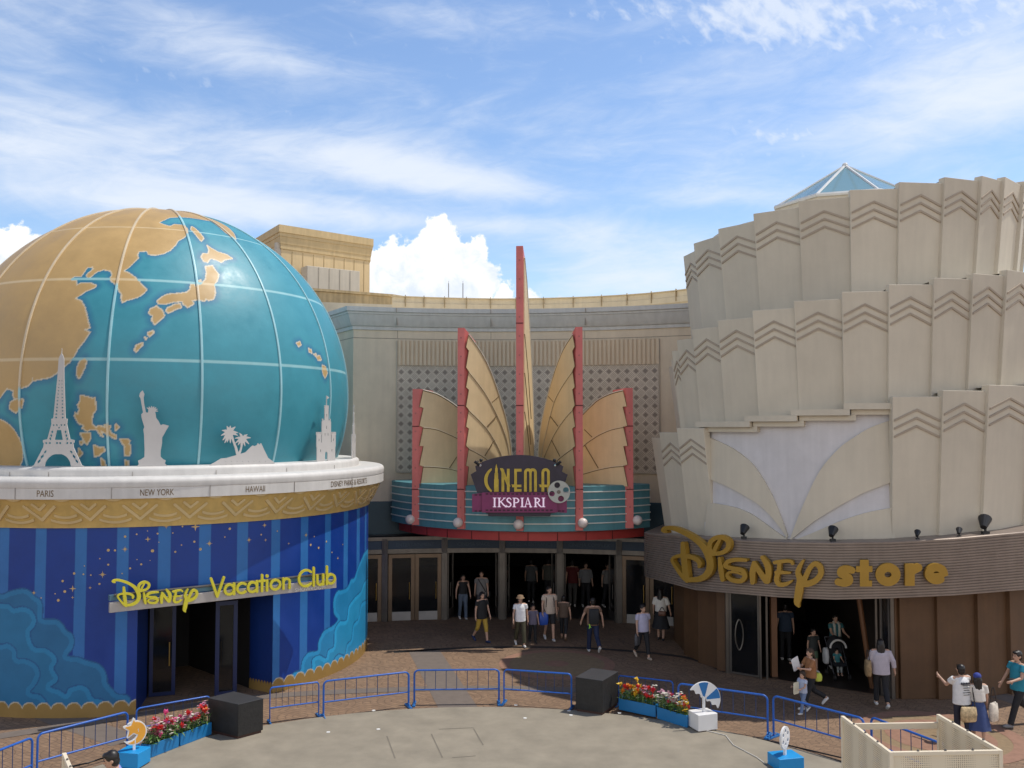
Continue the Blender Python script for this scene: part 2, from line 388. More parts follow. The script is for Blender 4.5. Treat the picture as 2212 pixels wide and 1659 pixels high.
DKGLASS = glass('dark_glass', (.010, .011, .013), .08, .6)

# ================================================================== ground
def ground_material():
    m = bpy.data.materials.new('brick_paving'); m.use_nodes = True; nt = m.node_tree; N = nt.nodes; L = nt.links; b = N['Principled BSDF']; b.inputs['Roughness'].default_value = .85
    tc = N.new('ShaderNodeTexCoord')
    v = N.new('ShaderNodeTexVoronoi'); v.voronoi_dimensions = '2D'; v.inputs['Scale'].default_value = .95; v.inputs['Randomness'].default_value = .0
    w = N.new('ShaderNodeTexNoise'); w.inputs['Scale'].default_value = 2.2; w.inputs['Detail'].default_value = 3
    mixv = N.new('ShaderNodeMix'); mixv.data_type = 'VECTOR'; mixv.inputs[0].default_value = .06
    L.new(tc.outputs['Object'], w.inputs['Vector']); L.new(tc.outputs['Object'], mixv.inputs[4]); L.new(w.outputs['Color'], mixv.inputs[5])
    mp = N.new('ShaderNodeMapping'); mp.inputs['Rotation'].default_value = (0, 0, .6); L.new(mixv.outputs[1], mp.inputs[0]); L.new(mp.outputs[0], v.inputs['Vector'])
    k = N.new('ShaderNodeMath'); k.operation = 'MULTIPLY'; k.inputs[1].default_value = 6.5; L.new(v.outputs['Distance'], k.inputs[0])
    fr = N.new('ShaderNodeMath'); fr.operation = 'FRACT'; L.new(k.outputs[0], fr.inputs[0])
    ring = N.new('ShaderNodeMapRange'); ring.inputs[1].default_value = 0; ring.inputs[2].default_value = .18; ring.inputs[3].default_value = .50; ring.inputs[4].default_value = 1; L.new(fr.outputs[0], ring.inputs[0])
    br = N.new('ShaderNodeTexBrick'); br.inputs['Scale'].default_value = 1; br.inputs['Brick Width'].default_value = .21; br.inputs['Row Height'].default_value = .105; br.inputs['Mortar Size'].default_value = .006
    br.inputs['Color1'].default_value = (.255, .16, .095, 1); br.inputs['Color2'].default_value = (.195, .12, .072, 1); br.inputs['Mortar'].default_value = (.12, .08, .055, 1)
    L.new(mp.outputs[0], br.inputs['Vector'])
    n = N.new('ShaderNodeTexNoise'); n.inputs['Scale'].default_value = .5; n.inputs['Detail'].default_value = 9; n.inputs['Roughness'].default_value = .7; L.new(tc.outputs['Object'], n.inputs['Vector'])
    r = N.new('ShaderNodeMapRange'); r.inputs[1].default_value = .3; r.inputs[2].default_value = .7; r.inputs[3].default_value = .88; r.inputs[4].default_value = 1.1; L.new(n.outputs['Fac'], r.inputs[0])
    q = N.new('ShaderNodeMath'); q.operation = 'MULTIPLY'; L.new(r.outputs[0], q.inputs[0]); L.new(ring.outputs[0], q.inputs[1])
    s = N.new('ShaderNodeVectorMath'); s.operation = 'SCALE'; L.new(br.outputs['Color'], s.inputs[0]); L.new(q.outputs[0], s.inputs['Scale']); L.new(s.outputs[0], b.inputs['Base Color'])
    bp = N.new('ShaderNodeBump'); bp.inputs['Strength'].default_value = .25; bp.inputs['Distance'].default_value = .01; L.new(q.outputs[0], bp.inputs['Height']); L.new(bp.outputs[0], b.inputs['Normal'])
    return m
g = MB(); g.add([(-1500, -200, 0), (1500, -200, 0), (1500, 2500, 0), (-1500, 2500, 0)], [(0, 1, 2, 3)])
tag(g.build('ground', ground_material()), kind='structure')
BAND = M('grey_paving_band', (.15, .12, .10), .85, var=.12, scale=5, bump=.1)
PINK = M('pink_paving', (.27, .145, .095), .85, var=.15, scale=6, bump=.1)
BUFF = M('buff_paving', (.24, .165, .09), .85, var=.16, scale=7, bump=.1)
def strip(name, pts, w, z, mat):
    mb = MB(); P = [Vector((p[0], p[1], 0)) for p in pts]; L_, R_ = [], []
    for i, p in enumerate(P):
        t = (P[min(i + 1, len(P) - 1)] - P[max(i - 1, 0)]).normalized(); n = Vector((-t.y, t.x, 0)) * w / 2
        L_.append((p.x + n.x, p.y + n.y, z)); R_.append((p.x - n.x, p.y - n.y, z))
    mb.add(L_ + R_, [(i, len(P) + i, len(P) + i + 1, i + 1) for i in range(len(P) - 1)]); return tag(mb.build(name, mat), kind='structure')
strip('paving_band', [gnd(915, 1404), gnd(955, 1470), gnd(990, 1530)], .95, .004, BAND)
strip('paving_band', [gnd(-300, 1400), gnd(0, 1505), gnd(140, 1555), gnd(275, 1602)], .75, .004, BAND)
strip('paving_band', smooth_pts([gnd(-60, 1600)[:2], gnd(230, 1555)[:2], gnd(520, 1510)[:2], gnd(800, 1492)[:2], gnd(1100, 1487)[:2], gnd(1400, 1497)[:2]], 5), .42, .008, BAND)
strip('paving_band', [gnd(2150, 1500), gnd(2360, 1565)], .6, .004, BAND)
strip('drain_channel', smooth_pts([gnd(850, 1409)[:2], gnd(1000, 1400)[:2], gnd(1150, 1398)[:2], gnd(1300, 1402)[:2], gnd(1480, 1420)[:2], gnd(1570, 1452)[:2]], 5), .22, .004, M('drain_grate', (.03, .025, .022), .7))
def rings(c, spec):
    for k, (r0, r1, mat) in enumerate(spec):
        mb = MB(); n = 48; vs = [(c[0] + r * math.cos(2 * math.pi * i / n), c[1] + r * math.sin(2 * math.pi * i / n), .005 + .004 * (k % 2)) for r in (r0, r1) for i in range(n)]
        mb.add(vs, [(i, n + i, n + (i + 1) % n, (i + 1) % n) for i in range(n)]); tag(mb.build('paving_ring', mat), kind='structure')
c0 = gnd(1203, 1434); rings(c0, [(0.01, .35, PINK), (.35, 1.38, BUFF), (1.38, 1.68, PINK)])
c1 = gnd(2030, 1590); rings(c1, [(.01, .5, BUFF), (.5, 1.15, PINK), (1.15, 1.45, BUFF), (1.45, 1.8, PINK)])
# the round concrete stage
CONC = M('stage_concrete', (.26, .226, .172), .85, var=.16, scale=1.3, bump=.2, bscale=90)
STC, STR = (-.75, 13.6), 9.35
mb = MB(); n = 96; ring = [(STC[0] + STR * math.cos(2 * math.pi * i / n), STC[1] + STR * math.sin(2 * math.pi * i / n)) for i in range(n)]
mb.prism(ring, .0, .045); tag(mb.build('stage_pavement', CONC), kind='structure')
CRK = M('stage_joint', (.175, .152, .118), .9)
for pts in ([(1068, 1780), (1170, 1775)], [(1170, 1775), (1185, 1800)], ):
    pass
def crack(pts, w=.028): strip('pavement_joint', [gnd(x, y, .05) for x, y in pts], w, .049, CRK)
PX5 = lambda x, y: ((800 + .36166 * x) * .8848, (1560 + .36166 * y) * .8848)
for pts in ([(750, 608), (985, 598)], [(985, 604), (1050, 715)], [(700, 640), (775, 800)], [(400, 655), (455, 805)], [(840, 800), (1000, 788)]): crack([PX5(*p) for p in pts])
for i, (x, y) in enumerate([(310, 484), (342, 610), (1270, 447), (1332, 535), (1628, 485), (1642, 515), (1970, 501), (4, 630)]):
    p = gnd(*PX5(x, y), .045); mb = MB(); mb.disc((p[0], p[1], .046), (0, 0, 1), .045, 8, .008)
    o = mb.build('floor_marker', WHITEP); tag(o, 'small white round marker lying on the grey stage floor', 'floor marker', 'white markers scattered on the stage floor')

# ================================================================== the drum building with the globe
DC = (30.6 * math.sin(rad(-20.85)), 30.6 * math.cos(rad(-20.85))); DR = 6.4
drum = thing('drum_building', 'round blue building with striped and starry walls, cloud pictures and a gold frieze', 'building', (DC[0], DC[1], 0))
OPA0, OPA1, OPZ = rad(17.2), rad(47.2), 2.62
K2 = lambda x, y: (np.asarray(x) * .47931 * .8848, (1080 + np.asarray(y) * .47931) * .8848)
def wall_sd_poly(pts):
    p = smooth_pts(pts, 4); x, y = K2(p[:, 0], p[:, 1]); a, z = cyl_az(x, y, DC, DR); return np.stack([a * DR, z], 1)
def cloudify(pts, lo=-.3):
    """a row of bumps through the traced points, closed along the ground"""
    q = wall_sd_poly(pts); return q
cl_left = [[(-260, 780), (-180, 700), (-90, 730), (0, 775), (50, 760), (110, 747), (150, 757), (182, 787), (207, 805), (216, 850), (214, 897), (250, 903), (292, 906), (322, 932), (336, 957), (366, 978), (376, 1012), (368, 1048), (343, 1088), (398, 1096), (442, 1113), (492, 1127), (524, 1150), (541, 1192), (545, 1225), (566, 1252), (600, 1285), (640, 1288), (662, 1310), (668, 1345)],
           [(-260, 850), (-120, 790), (0, 820), (45, 826), (72, 847), (112, 838), (160, 856), (184, 902), (172, 942), (153, 965), (158, 1012), (182, 1045), (232, 1050), (272, 1077), (290, 1112), (272, 1152), (294, 1192), (288, 1222), (256, 1246), (300, 1262), (336, 1282), (350, 1255), (412, 1238), (454, 1262), (474, 1302), (520, 1312), (556, 1345)],
           [(-260, 1000), (-100, 1010), (0, 1030), (42, 1026), (80, 1060), (86, 1102), (132, 1106), (182, 1132), (201, 1182), (182, 1232), (152, 1274), (210, 1290), (242, 1335)]]
cl_right = [[(1465, 1205), (1500, 1172), (1532, 1160), (1540, 1115), (1570, 1072), (1618, 1062), (1622, 1020), (1650, 962), (1694, 936), (1722, 902), (1702, 872), (1700, 802), (1718, 760), (1750, 752), (1772, 735), (1788, 700), (1806, 690), (1822, 640), (1840, 600), (1858, 560), (1882, 540)],
            [(1560, 1180), (1590, 1150), (1590, 1108), (1625, 1085), (1660, 1100), (1672, 1060), (1700, 1040), (1705, 960), (1730, 915), (1765, 905), (1775, 840), (1800, 800), (1818, 780), (1838, 760), (1852, 720), (1866, 700), (1882, 690)],
            [(1690, 1160), (1700, 1110), (1725, 1080), (1755, 1085), (1768, 1030), (1790, 1005), (1800, 930), (1825, 900), (1838, 830), (1855, 810), (1880, 800)]]
def closed_left(q): return np.concatenate([q, [[q[-1, 0], -.5], [q[0, 0] - .2, -.5]]])
def closed_right(q): return np.concatenate([q, [[rad(100) * DR, q[-1, 1]], [rad(100) * DR, -.5], [q[0, 0], -.5]]])
CLOUDS = [closed_left(wall_sd_poly(p)) for p in cl_left], [closed_right(wall_sd_poly(p)) for p in cl_right]
def drum_paint(a, z):
    """paint of the wall at azimuth a, height z (arrays)"""
    u = a * DR
    col = np.empty(a.shape + (3,)); col[:] = (.004, .040, .25)
    per = rad(8.45); ph = (a - rad(13.95) + per / 2) % per - per / 2
    st = np.abs(ph) < per * .145; col[st] = (.026, .15, .42)
    tint = [(.016, .135, .30), (.016, .16, .335), (.016, .145, .31)]
    tint2 = [(.02, .22, .46), (.022, .27, .52), (.02, .25, .5)]
    for side, tn in zip(CLOUDS, (tint, tint2)):
        for k, P in enumerate(side):
            d = poly_sd(u, z, P)
            col[(d < .03) & (d >= 0)] = (.012, .09, .25)
            i = d < 0; col[i] = tn[k]
            rim = i & (d > -.11); col[rim] = np.array(tn[k]) * 1.22 + np.array((0, .015, .02))
    # scalloped golden skirting
    per = .352; q = np.abs(((u / per) % 1) - .5) * 2      # 0 at the crest of a scallop
    top = .20 + .17 * np.sqrt(np.clip(1 - q * q, 0, 1)); i = z < top; col[i] = (.30, .185, .055)
    e = (z >= top - .03) & i; col[e] = (.50, .45, .34)
    return col
def wall_piece(a0, a1, z0, z1, name='wall'):
    na = max(2, int((a1 - a0) * DR / .022)); nz = max(2, int((z1 - z0) / .022))
    A, Z = np.meshgrid(np.linspace(a0, a1, na + 1), np.linspace(z0, z1, nz + 1), indexing='ij')
    P = pol(DC, DR, A, Z).reshape(-1, 3) - np.array([DC[0], DC[1], 0]); i = np.arange(na * (nz + 1)).reshape(na, nz + 1)[:, :nz].ravel()
    F = np.stack([i, i + nz + 1, i + nz + 2, i + 1], 1)
    me = bpy.data.meshes.new(name); me.vertices.add(len(P)); me.vertices.foreach_set('co', P.ravel()); me.loops.add(F.size); me.loops.foreach_set('vertex_index', F.ravel().astype(np.int32))
    me.polygons.add(len(F)); me.polygons.foreach_set('loop_start', np.arange(0, F.size, 4, dtype=np.int32)); me.polygons.foreach_set('use_smooth', np.ones(len(F), bool)); me.update(calc_edges=True)
    c = drum_paint(A, Z).reshape(-1, 3); at_ = me.attributes.new('paint', 'FLOAT_COLOR', 'POINT'); at_.data.foreach_set('color', np.concatenate([c, np.ones((len(c), 1))], 1).ravel())
    o = link_mesh(name, me, DRUMM, drum); return o
DRUMM = vcol_mat('painted_drum_wall', .42, .04, 25, .45)
wall_piece(rad(-62), rad(104), OPZ, 4.55); wall_piece(rad(-62), OPA0, -.02, OPZ); wall_piece(OPA1, rad(104), -.02, OPZ)
mb = MB(); mb.lathe(DC, [(DR, -.02), (DR, 4.55)], rad(104), rad(298), 40); mb.build('rear_wall', M('blue_wall', (.004, .04, .25), .5), drum, smooth=40)
# stars and dots on the wall
mb = MB()
def star(a, z, R, k, rot=0.0):
    u, pts = [], []
    for i in range(2 * k):
        r = R if i % 2 == 0 else R * .26
        if k == 8 and i % 4 == 2: r = R * .6
        t = rot + math.pi * i / k + math.pi / 2; pts.append((a + r * math.cos(t) / DR, z + r * math.sin(t)))
    vs = [pol(DC, DR + .006, np.array(p[0]), p[1]) for p in pts] + [pol(DC, DR + .006, np.array(a), z)]
    mb.add(vs, [(i, (i + 1) % (2 * k), 2 * k) for i in range(2 * k)])
SX = lambda x, y: ((.22604 * x) * .8848, (1180 + .22604 * y) * .8848)
def px_star(x, y, R, k):
    a, z = cyl_az(*SX(x, y), DC, DR); star(float(a), float(z), R * .22604 * .8848 * .0113, k)
for x, y, R, k in [(1350, 711, 36, 8), (1108, 985, 42, 8), (1597, 603, 32, 4), (2110, 468, 50, 4), (1795, 463, 34, 8), (786, 1137, 38, 4), (368, 1182, 28, 8), (974, 1128, 20, 4), (785, 1232, 18, 4)]: px_star(x, y, R, k)
def px_dot(x, y, R):
    a, z = cyl_az(*SX(x, y), DC, DR); r = R * .22604 * .8848 * .0113; n = 10
    vs = [pol(DC, DR + .006, np.array(a + r * math.cos(6.283 * i / n) / DR), z + r * math.sin(6.283 * i / n)) for i in range(n)]; mb.add(vs, [tuple(range(n))])
for x, y, R in [(1352, 575, 13), (1476, 550, 9), (1702, 543, 10), (1170, 722, 15), (1242, 724, 11), (1647, 729, 17), (1170, 878, 11), (1079, 813, 7), (802, 973, 13), (902, 982, 9), (982, 991, 8), (678, 1055, 13), (701, 1168, 15), (631, 1263, 15), (1075, 1086, 11), (1526, 874, 11), (1406, 918, 11), (1893, 740, 11), (1960, 666, 8), (2099, 630, 12), (2164, 711, 15), (1970, 466, 9), (1867, 536, 7), (1480, 823, 6), (1594, 514, 6), (1716, 636, 6), (1320, 974, 7), (1622, 833, 5), (597, 1192, 7), (912, 892, 6), (446, 1238, 7)]: px_dot(x, y, R)
S2 = lambda x, y: (float(K2(x, y)[0]) / .2000, (float(K2(x, y)[1]) - 1180 * .8848) / .2000)
for x, y, R, k in [(1347, 422, 34, 8), (1268, 497, 34, 8), (1066, 515, 38, 8), (1558, 472, 34, 8), (1352, 497, 20, 4), (1720, 590, 24, 4), (1470, 515, 18, 4)]: px_star(*S2(x, y), R, k)
for x, y, R in [(1170, 440, 14), (1330, 470, 10), (1582, 522, 14), (1622, 537, 14), (1412, 452, 9), (1662, 505, 12), (1020, 545, 14), (1300, 395, 8), (1690, 560, 9), (1145, 482, 8), (1745, 520, 9), (1600, 480, 8)]: px_dot(*S2(x, y), R)
mb.build('star_pattern', M('gold_star_paint', (.55, .38, .17), .5), drum)
# gold frieze under the ledge
FB, FT, FR0, FR1 = 4.50, 5.20, 6.45, 6.80
mb = MB(); mb.lathe(DC, [(DR - .02, FB - .03), (FR0, FB - .03), (FR0, FB), (FR1, FT)], rad(-65), rad(110), 90); mb.build('gold_frieze', GOLD, drum, smooth=30)
FR = 6.62
def frieze_map(u, v, w):
    r = FR0 + (FR1 - FR0) * v / (FT - FB) + w; a = u / FR
    return np.stack([DC[0] + r * np.sin(a), DC[1] - r * np.cos(a), FB + v], -1)
FP = rad(9.75) * FR; _a0 = float(cyl_az(*SX(445, 300), DC, FR)[0]) * FR
def frieze_sd(U, V):
    q = (U - _a0 + FP / 2) % FP - FP / 2; h = FT - FB; aq = np.abs(q)
    d = np.minimum(seg_sd(aq, V, [(0, .17, .034), (.36, .50, .034)]), seg_sd(aq, V, [(0, .42, .03), (.15, .55, .03)]))
    e = FP / 2 - aq                                    # distance from the middle between two chevrons
    for R0, half in ((.62, .27), (.86, .37)):
        y0 = (.23 if R0 < .7 else .10) + R0
        t = np.abs(np.hypot(e, V - y0) - R0) - .03; d = np.minimum(d, np.where((e < half) & (V < y0), t, 9))
    s = np.hypot(e, (V - .98) * 1.0) - .36; d = np.minimum(d, s)
    return np.where((V > .015) & (V < h - .012), d, 9)
plate('frieze_relief', frieze_sd, (rad(-62) * FR, rad(100) * FR, 0, FT - FB), .02, -.01, .035, frieze_map, GOLDL, drum, back=False)
# white double ledge
LR, UR = 6.87, 6.1
def rounded(r, z0, z1, rr, n=6, inner=.6):
    return [(r - inner, z0), (r - .005, z0)] + [(r - rr + rr * math.cos(t), z1 - rr + rr * math.sin(t)) for t in np.linspace(0, math.pi / 2, n)] + [(r - inner, z1)]
mb = MB(); mb.lathe(DC, [(FR0 - .2, FT - .02), (LR, FT - .02), (LR, FT + .235)], rad(-70), rad(180), 110); mb.lathe(DC, [(LR - .012, FT + .237), (LR - .012, FT + .245), (LR, FT + .247)] + rounded(LR + .02, FT + .24, 5.68, .13)[2:] + [(UR - .3, 5.66)], rad(-70), rad(180), 110); mb.build('lower_ledge', WHITE, drum, smooth=35)
mb = MB(); mb.lathe(DC, [(UR - .02, 5.60), (UR - .02, 5.66)] + rounded(UR, 5.66, 5.90, .10)[1:] + [(4.0, 5.88)], rad(-70), rad(180), 110); mb.build('upper_ledge', WHITE, drum, smooth=35)
mb = MB()
for a in [math.degrees(float(cyl_az(x, 1060, DC, LR)[0])) for x in (-60, 33, 241, 454, 636, 760)]:
    p = pol(DC, LR + .004, np.array(rad(a)), FT + .12); mb.box((p[0], p[1], p[2]), (.012, .02, .26), rad(a))
    p = pol(DC, UR + .002, np.array(rad(a + 3)), 5.72); mb.box((p[0], p[1], p[2]), (.012, .012, .12), rad(a + 3))
mb.build('joint_pattern', M('stone_joint', (.33, .30, .27), .9), drum)
def ledge_text(txt, pxl, pxr, py, size_px):
    al = float(cyl_az(pxl, py, DC, LR)[0]); ar = float(cyl_az(pxr, py, DC, LR)[0]); v, f = text_geo(txt, 1.0)
    hgt = size_px; uw = (ar - al); w = v[:, 0].max() - v[:, 0].min(); a = al + (v[:, 0] - v[:, 0].min()) / w * uw
    h = v[:, 1] / v[:, 1].max() * hgt; P = pol(DC, LR + .006, a, FT + .045 + h)
    m_ = MB(); m_.v = [tuple(p) for p in P]; m_.f = f; m_.build('ledge_lettering', BRONZE, drum)
ledge_text('PARIS', 80, 116, 1058, .15); ledge_text('NEW YORK', 303, 376, 1055, .15); ledge_text('HAWAII', 531, 572.5, 1048, .15); ledge_text('DISNEY PARKS & RESORTS', 715, 792, 1040, .15)

# entrance recess
mb = MB()
def P2(r, a): p = pol(DC, r, np.array(rad(a)), 0); return (p[0], p[1])
A0, A1 = math.degrees(OPA0), math.degrees(OPA1)
bl, br_ = P2(5.0, A0 + 1.5), P2(4.9, A1 - 1)
i0, i1 = P2(DR, A0), P2(DR, A1)
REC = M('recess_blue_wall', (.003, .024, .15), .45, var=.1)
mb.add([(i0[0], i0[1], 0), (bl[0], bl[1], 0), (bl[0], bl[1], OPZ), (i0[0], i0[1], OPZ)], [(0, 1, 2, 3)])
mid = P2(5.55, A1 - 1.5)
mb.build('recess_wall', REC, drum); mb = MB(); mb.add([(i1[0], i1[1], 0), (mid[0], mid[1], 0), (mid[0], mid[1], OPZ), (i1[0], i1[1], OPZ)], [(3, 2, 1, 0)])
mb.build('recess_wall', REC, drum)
mb = MB()
for (pa, pb) in ((i1, mid),):
    nseg = 8
    for k in range(nseg):
        a = Vector((*pa, 0)).lerp(Vector((*pb, 0)), (k + .5) / nseg); d = Vector((pb[0] - pa[0], pb[1] - pa[1], 0)); n = Vector((-d.y, d.x, 0)).normalized()
        if n.x > 0: n = -n
        w = d.length / nseg / 2 * 1.02; t = d.normalized()
        pts = [a - t * w + n * .012] + [a + t * w * math.cos(q) + n * .012 + Vector((0, 0, .16 + .13 * math.sin(q))) for q in np.linspace(math.pi, 0, 7)] + [a + t * w + n * .012]
        mb.add([(p.x, p.y, p.z) for p in pts], [tuple(range(len(pts)))])
mb.build('skirting', M('gold_skirting', (.30, .185, .055), .5), drum)
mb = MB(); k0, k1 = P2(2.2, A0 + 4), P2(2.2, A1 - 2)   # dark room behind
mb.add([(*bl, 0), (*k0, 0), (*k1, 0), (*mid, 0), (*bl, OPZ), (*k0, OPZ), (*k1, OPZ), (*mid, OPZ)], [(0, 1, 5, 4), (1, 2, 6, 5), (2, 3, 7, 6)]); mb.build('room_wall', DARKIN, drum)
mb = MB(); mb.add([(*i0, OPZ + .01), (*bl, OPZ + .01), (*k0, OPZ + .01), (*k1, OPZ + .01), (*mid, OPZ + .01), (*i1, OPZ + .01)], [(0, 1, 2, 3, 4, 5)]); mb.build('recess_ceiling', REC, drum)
# doors: one fixed leaf at the left, one open leaf on the right
def glass_leaf(parent, a, b, z0, z1, fw, fm, gm, handle=True, name='glass_door', kick=0.0):
    a, b = Vector((*a, 0)), Vector((*b, 0)); t = (b - a); L_ = t.length; t.normalize(); rz = math.atan2(t.y, t.x); c = (a + b) / 2; m_ = MB()
    for s in (-1, 1): q = c + t * s * (L_ / 2 - fw / 2); m_.box((q.x, q.y, (z0 + z1) / 2), (fw, .06, z1 - z0), rz)
    m_.box((c.x, c.y, z1 - fw / 2), (L_ - 2 * fw, .055, fw), rz); m_.box((c.x, c.y, z0 + max(fw, kick) / 2), (L_ - 2 * fw, .055, max(fw, kick)), rz)
    d = m_.build(name, fm, parent); m_ = MB(); m_.box((c.x, c.y, (z0 + z1) / 2), (L_ - 2 * fw, .012, z1 - z0 - 2 * fw), rz); m_.build('glass_pane', gm, d)
    if handle:
        q = c + t * (L_ / 2 - fw - .06); n = Vector((t.y, -t.x, 0)); m_ = MB(); m_.tube([(q.x + n.x * .07, q.y + n.y * .07, z0 + .75), (q.x + n.x * .07, q.y + n.y * .07, z0 + 1.35)], .018); m_.build('door_handle', M('brass', (.5, .33, .1), .3, .9), d)
    return d
BLUEDOOR = M('blue_door_frame', (.004, .014, .07), .4)
t = Vector((*mid, 0)) - Vector((*bl, 0)); e0 = Vector((*bl, 0)) + t * .02; e1 = Vector((*bl, 0)) + t * .27; e2 = Vector((*bl, 0)) + t * .72; e3 = Vector((*bl, 0)) + t * .98
glass_leaf(drum, (e0.x, e0.y), (e1.x, e1.y), .02, 2.4, .09, BLUEDOOR, DKGLASS); glass_leaf(drum, (e3.x - .12, e3.y - .55), (e2.x, e2.y - .55), .02, 2.4, .10, BLUEDOOR, DKGLASS)
mb = MB(); mb.box(((bl[0] + mid[0]) / 2, (bl[1] + mid[1]) / 2, 2.51), (t.length, .12, .2), math.atan2(t.y, t.x)); mb.build('door_header', BLUEDOOR, drum)

# ------------------------------------------------------------------ the globe
GR = 5.71; GC = np.array([DC[0], DC[1], 7.80])
globe = thing('globe', 'huge globe of East Asia and the Pacific in gold and turquoise on the round building', 'globe', (DC[0], DC[1], 5.9))
G1 = lambda x, y: (np.asarray(x, float) * .37333, 424.7 + np.asarray(y, float) * .37333)
def globe_ll(px, py):
    dx, dy, dz = rays(px, py); D = np.stack([dx, dy, dz], -1); O = np.array([0, 0, CAMH]) - GC
    A = (D * D).sum(-1); B = D @ O; q = (O * O).sum() - GR * GR; disc = np.maximum(B * B - A * q, 0); tt = (-B - np.sqrt(disc)) / A
    P = O + D * tt[..., None]; P /= np.linalg.norm(P, axis=-1)[..., None]
    return np.degrees(np.arctan2(P[..., 0], -P[..., 1])), np.degrees(np.arcsin(P[..., 2]))
LUZ = lambda pts: [(.5357 * x, 948 + .5357 * y) for x, y in pts]
coast = [(1180, 135), (1100, 122), (1040, 118), (980, 122), (945, 138), (920, 150), (950, 163), (985, 172), (1010, 160), (1060, 165), (1085, 185), (1085, 215), (1060, 240), (1030, 255), (1015, 280), (985, 310), (945, 330), (905, 338), (860, 335), (850, 315), (805, 318), (795, 335), (800, 355), (780, 375), (745, 410), (715, 430), (750, 445), (790, 475), (820, 510), (848, 540), (830, 560), (800, 580), (770, 590), (730, 600), (710, 612), (703, 590), (705, 565), (690, 545), (680, 520), (660, 500), (635, 480), (650, 450), (640, 430), (600, 422), (560, 435), (530, 460), (510, 472), (500, 455), (515, 440), (540, 420), (535, 407), (505, 410), (485, 440), (470, 460), (430, 462), (408, 478), (420, 488), (440, 488), (446, 512), (470, 500), (520, 500), (558, 515), (550, 525), (500, 545), (470, 565), (435, 590), (470, 605), (490, 640), (500, 680), (510, 730), (520, 760), (485, 770), (520, 785), (490, 830), (450, 880), (430, 920), (400, 960), (360, 990), (320, 1025), (290, 1045), (190, 1065), (188, 1048), (182, 1075), (160, 1095), (115, 1110), (105, 1130), (110, 1165), (85, 1170), (75, 1150), (80, 1125), (66, 1118), (40, 1110), (10, 1150), (0, 1165)]
kam = [(1215, 140), (1260, 170), (1300, 205), (1345, 240), (1365, 247), (1350, 210), (1310, 172)]
def ll(pts):
    p = np.array(pts, float); a, b = globe_ll(*G1(p[:, 0], p[:, 1])); return np.stack([a, b], 1)
main = np.concatenate([ll(coast), [[-110, ll(coast)[-1, 1]], [-110, 88], [ll(kam)[-1, 0] + 8, 88]], ll(kam)[::-1]])
LANDS = [main] + [ll(p) for p in [
    [(0, 1290), (40, 1310), (80, 1350), (110, 1400), (130, 1450), (130, 1520), (110, 1570), (60, 1590), (-60, 1590), (-60, 1290)],
    [(1200, 282), (1225, 300), (1260, 320), (1310, 335), (1345, 358), (1300, 365), (1280, 380), (1250, 365), (1215, 358), (1200, 380), (1180, 375), (1165, 350), (1175, 330), (1205, 330), (1210, 310)],
    [(1110, 172), (1130, 185), (1160, 215), (1178, 240), (1165, 258), (1145, 235), (1125, 210), (1105, 190)],
    [(1190, 405), (1230, 400), (1240, 420), (1265, 450), (1258, 480), (1240, 510), (1245, 560), (1235, 590), (1210, 600), (1190, 592), (1180, 605), (1160, 596), (1110, 600), (1120, 620), (1085, 640), (1060, 620), (1055, 605), (1000, 610), (960, 620), (920, 620), (910, 605), (940, 580), (970, 565), (1040, 560), (1080, 555), (1100, 540), (1105, 510), (1120, 505), (1130, 520), (1160, 510), (1190, 480), (1195, 440)],
    [(970, 645), (1010, 625), (1040, 620), (1050, 640), (1010, 655), (975, 672), (960, 660)],
    [(870, 650), (905, 635), (940, 660), (950, 690), (930, 710), (895, 738), (880, 715), (885, 690), (862, 675)],
    [(855, 790), (885, 775), (888, 790), (865, 808)], [(840, 815), (848, 820), (842, 828)], [(790, 860), (825, 845), (820, 865), (785, 897), (780, 885)],
    [(470, 945), (490, 935), (500, 950), (490, 990), (465, 1040), (455, 1053), (443, 1020), (450, 980)],
    [(60, 1190), (100, 1170), (135, 1175), (125, 1220), (90, 1250), (55, 1225)], [(1150, 488), (1162, 484), (1158, 498)],
    [(1715, 848), (1735, 840), (1742, 858), (1728, 866)], [(1785, 880), (1800, 885), (1805, 905), (1790, 900)], [(1815, 912), (1830, 910), (1825, 922)], [(1828, 925), (1850, 920), (1860, 945), (1840, 945)], [(1865, 975), (1885, 985), (1895, 1020), (1880, 1050), (1870, 1030), (1863, 1000)],
    LUZ([(870, 380), (930, 390), (1005, 415), (1025, 400), (1030, 480), (1040, 530), (1000, 570), (990, 660), (1000, 700), (1040, 730), (1060, 705), (1100, 715), (1140, 730), (1135, 695), (1190, 710), (1180, 740), (1200, 790), (1250, 810), (1255, 845), (1200, 820), (1130, 780), (1085, 755), (1110, 820), (1090, 810), (1050, 750), (980, 740), (940, 760), (890, 730), (910, 710), (890, 690), (850, 680), (810, 610), (810, 565), (840, 590), (860, 530), (840, 480), (870, 440)]),
    LUZ([(1250, 690), (1280, 720), (1250, 755), (1245, 720)]), LUZ([(870, 790), (970, 785), (975, 840), (940, 905), (920, 880)]), LUZ([(860, 880), (890, 868), (895, 890), (875, 908)]),
    LUZ([(850, 950), (890, 1000), (870, 1030), (835, 1045), (850, 1000)]), LUZ([(1015, 915), (1080, 945), (1120, 940), (1130, 980), (1090, 1000), (1060, 1030), (1025, 1035)]),
    LUZ([(1295, 850), (1380, 850), (1400, 870), (1390, 900), (1410, 930), (1400, 1030), (1345, 1020), (1350, 930)]), LUZ([(1350, 1080), (1385, 1090), (1385, 1150), (1355, 1150)]), LUZ([(1090, 1060), (1130, 1090), (1140, 1140), (1100, 1155)])]]
LATS = [7.7, 30.2, 52.7, 75.2]
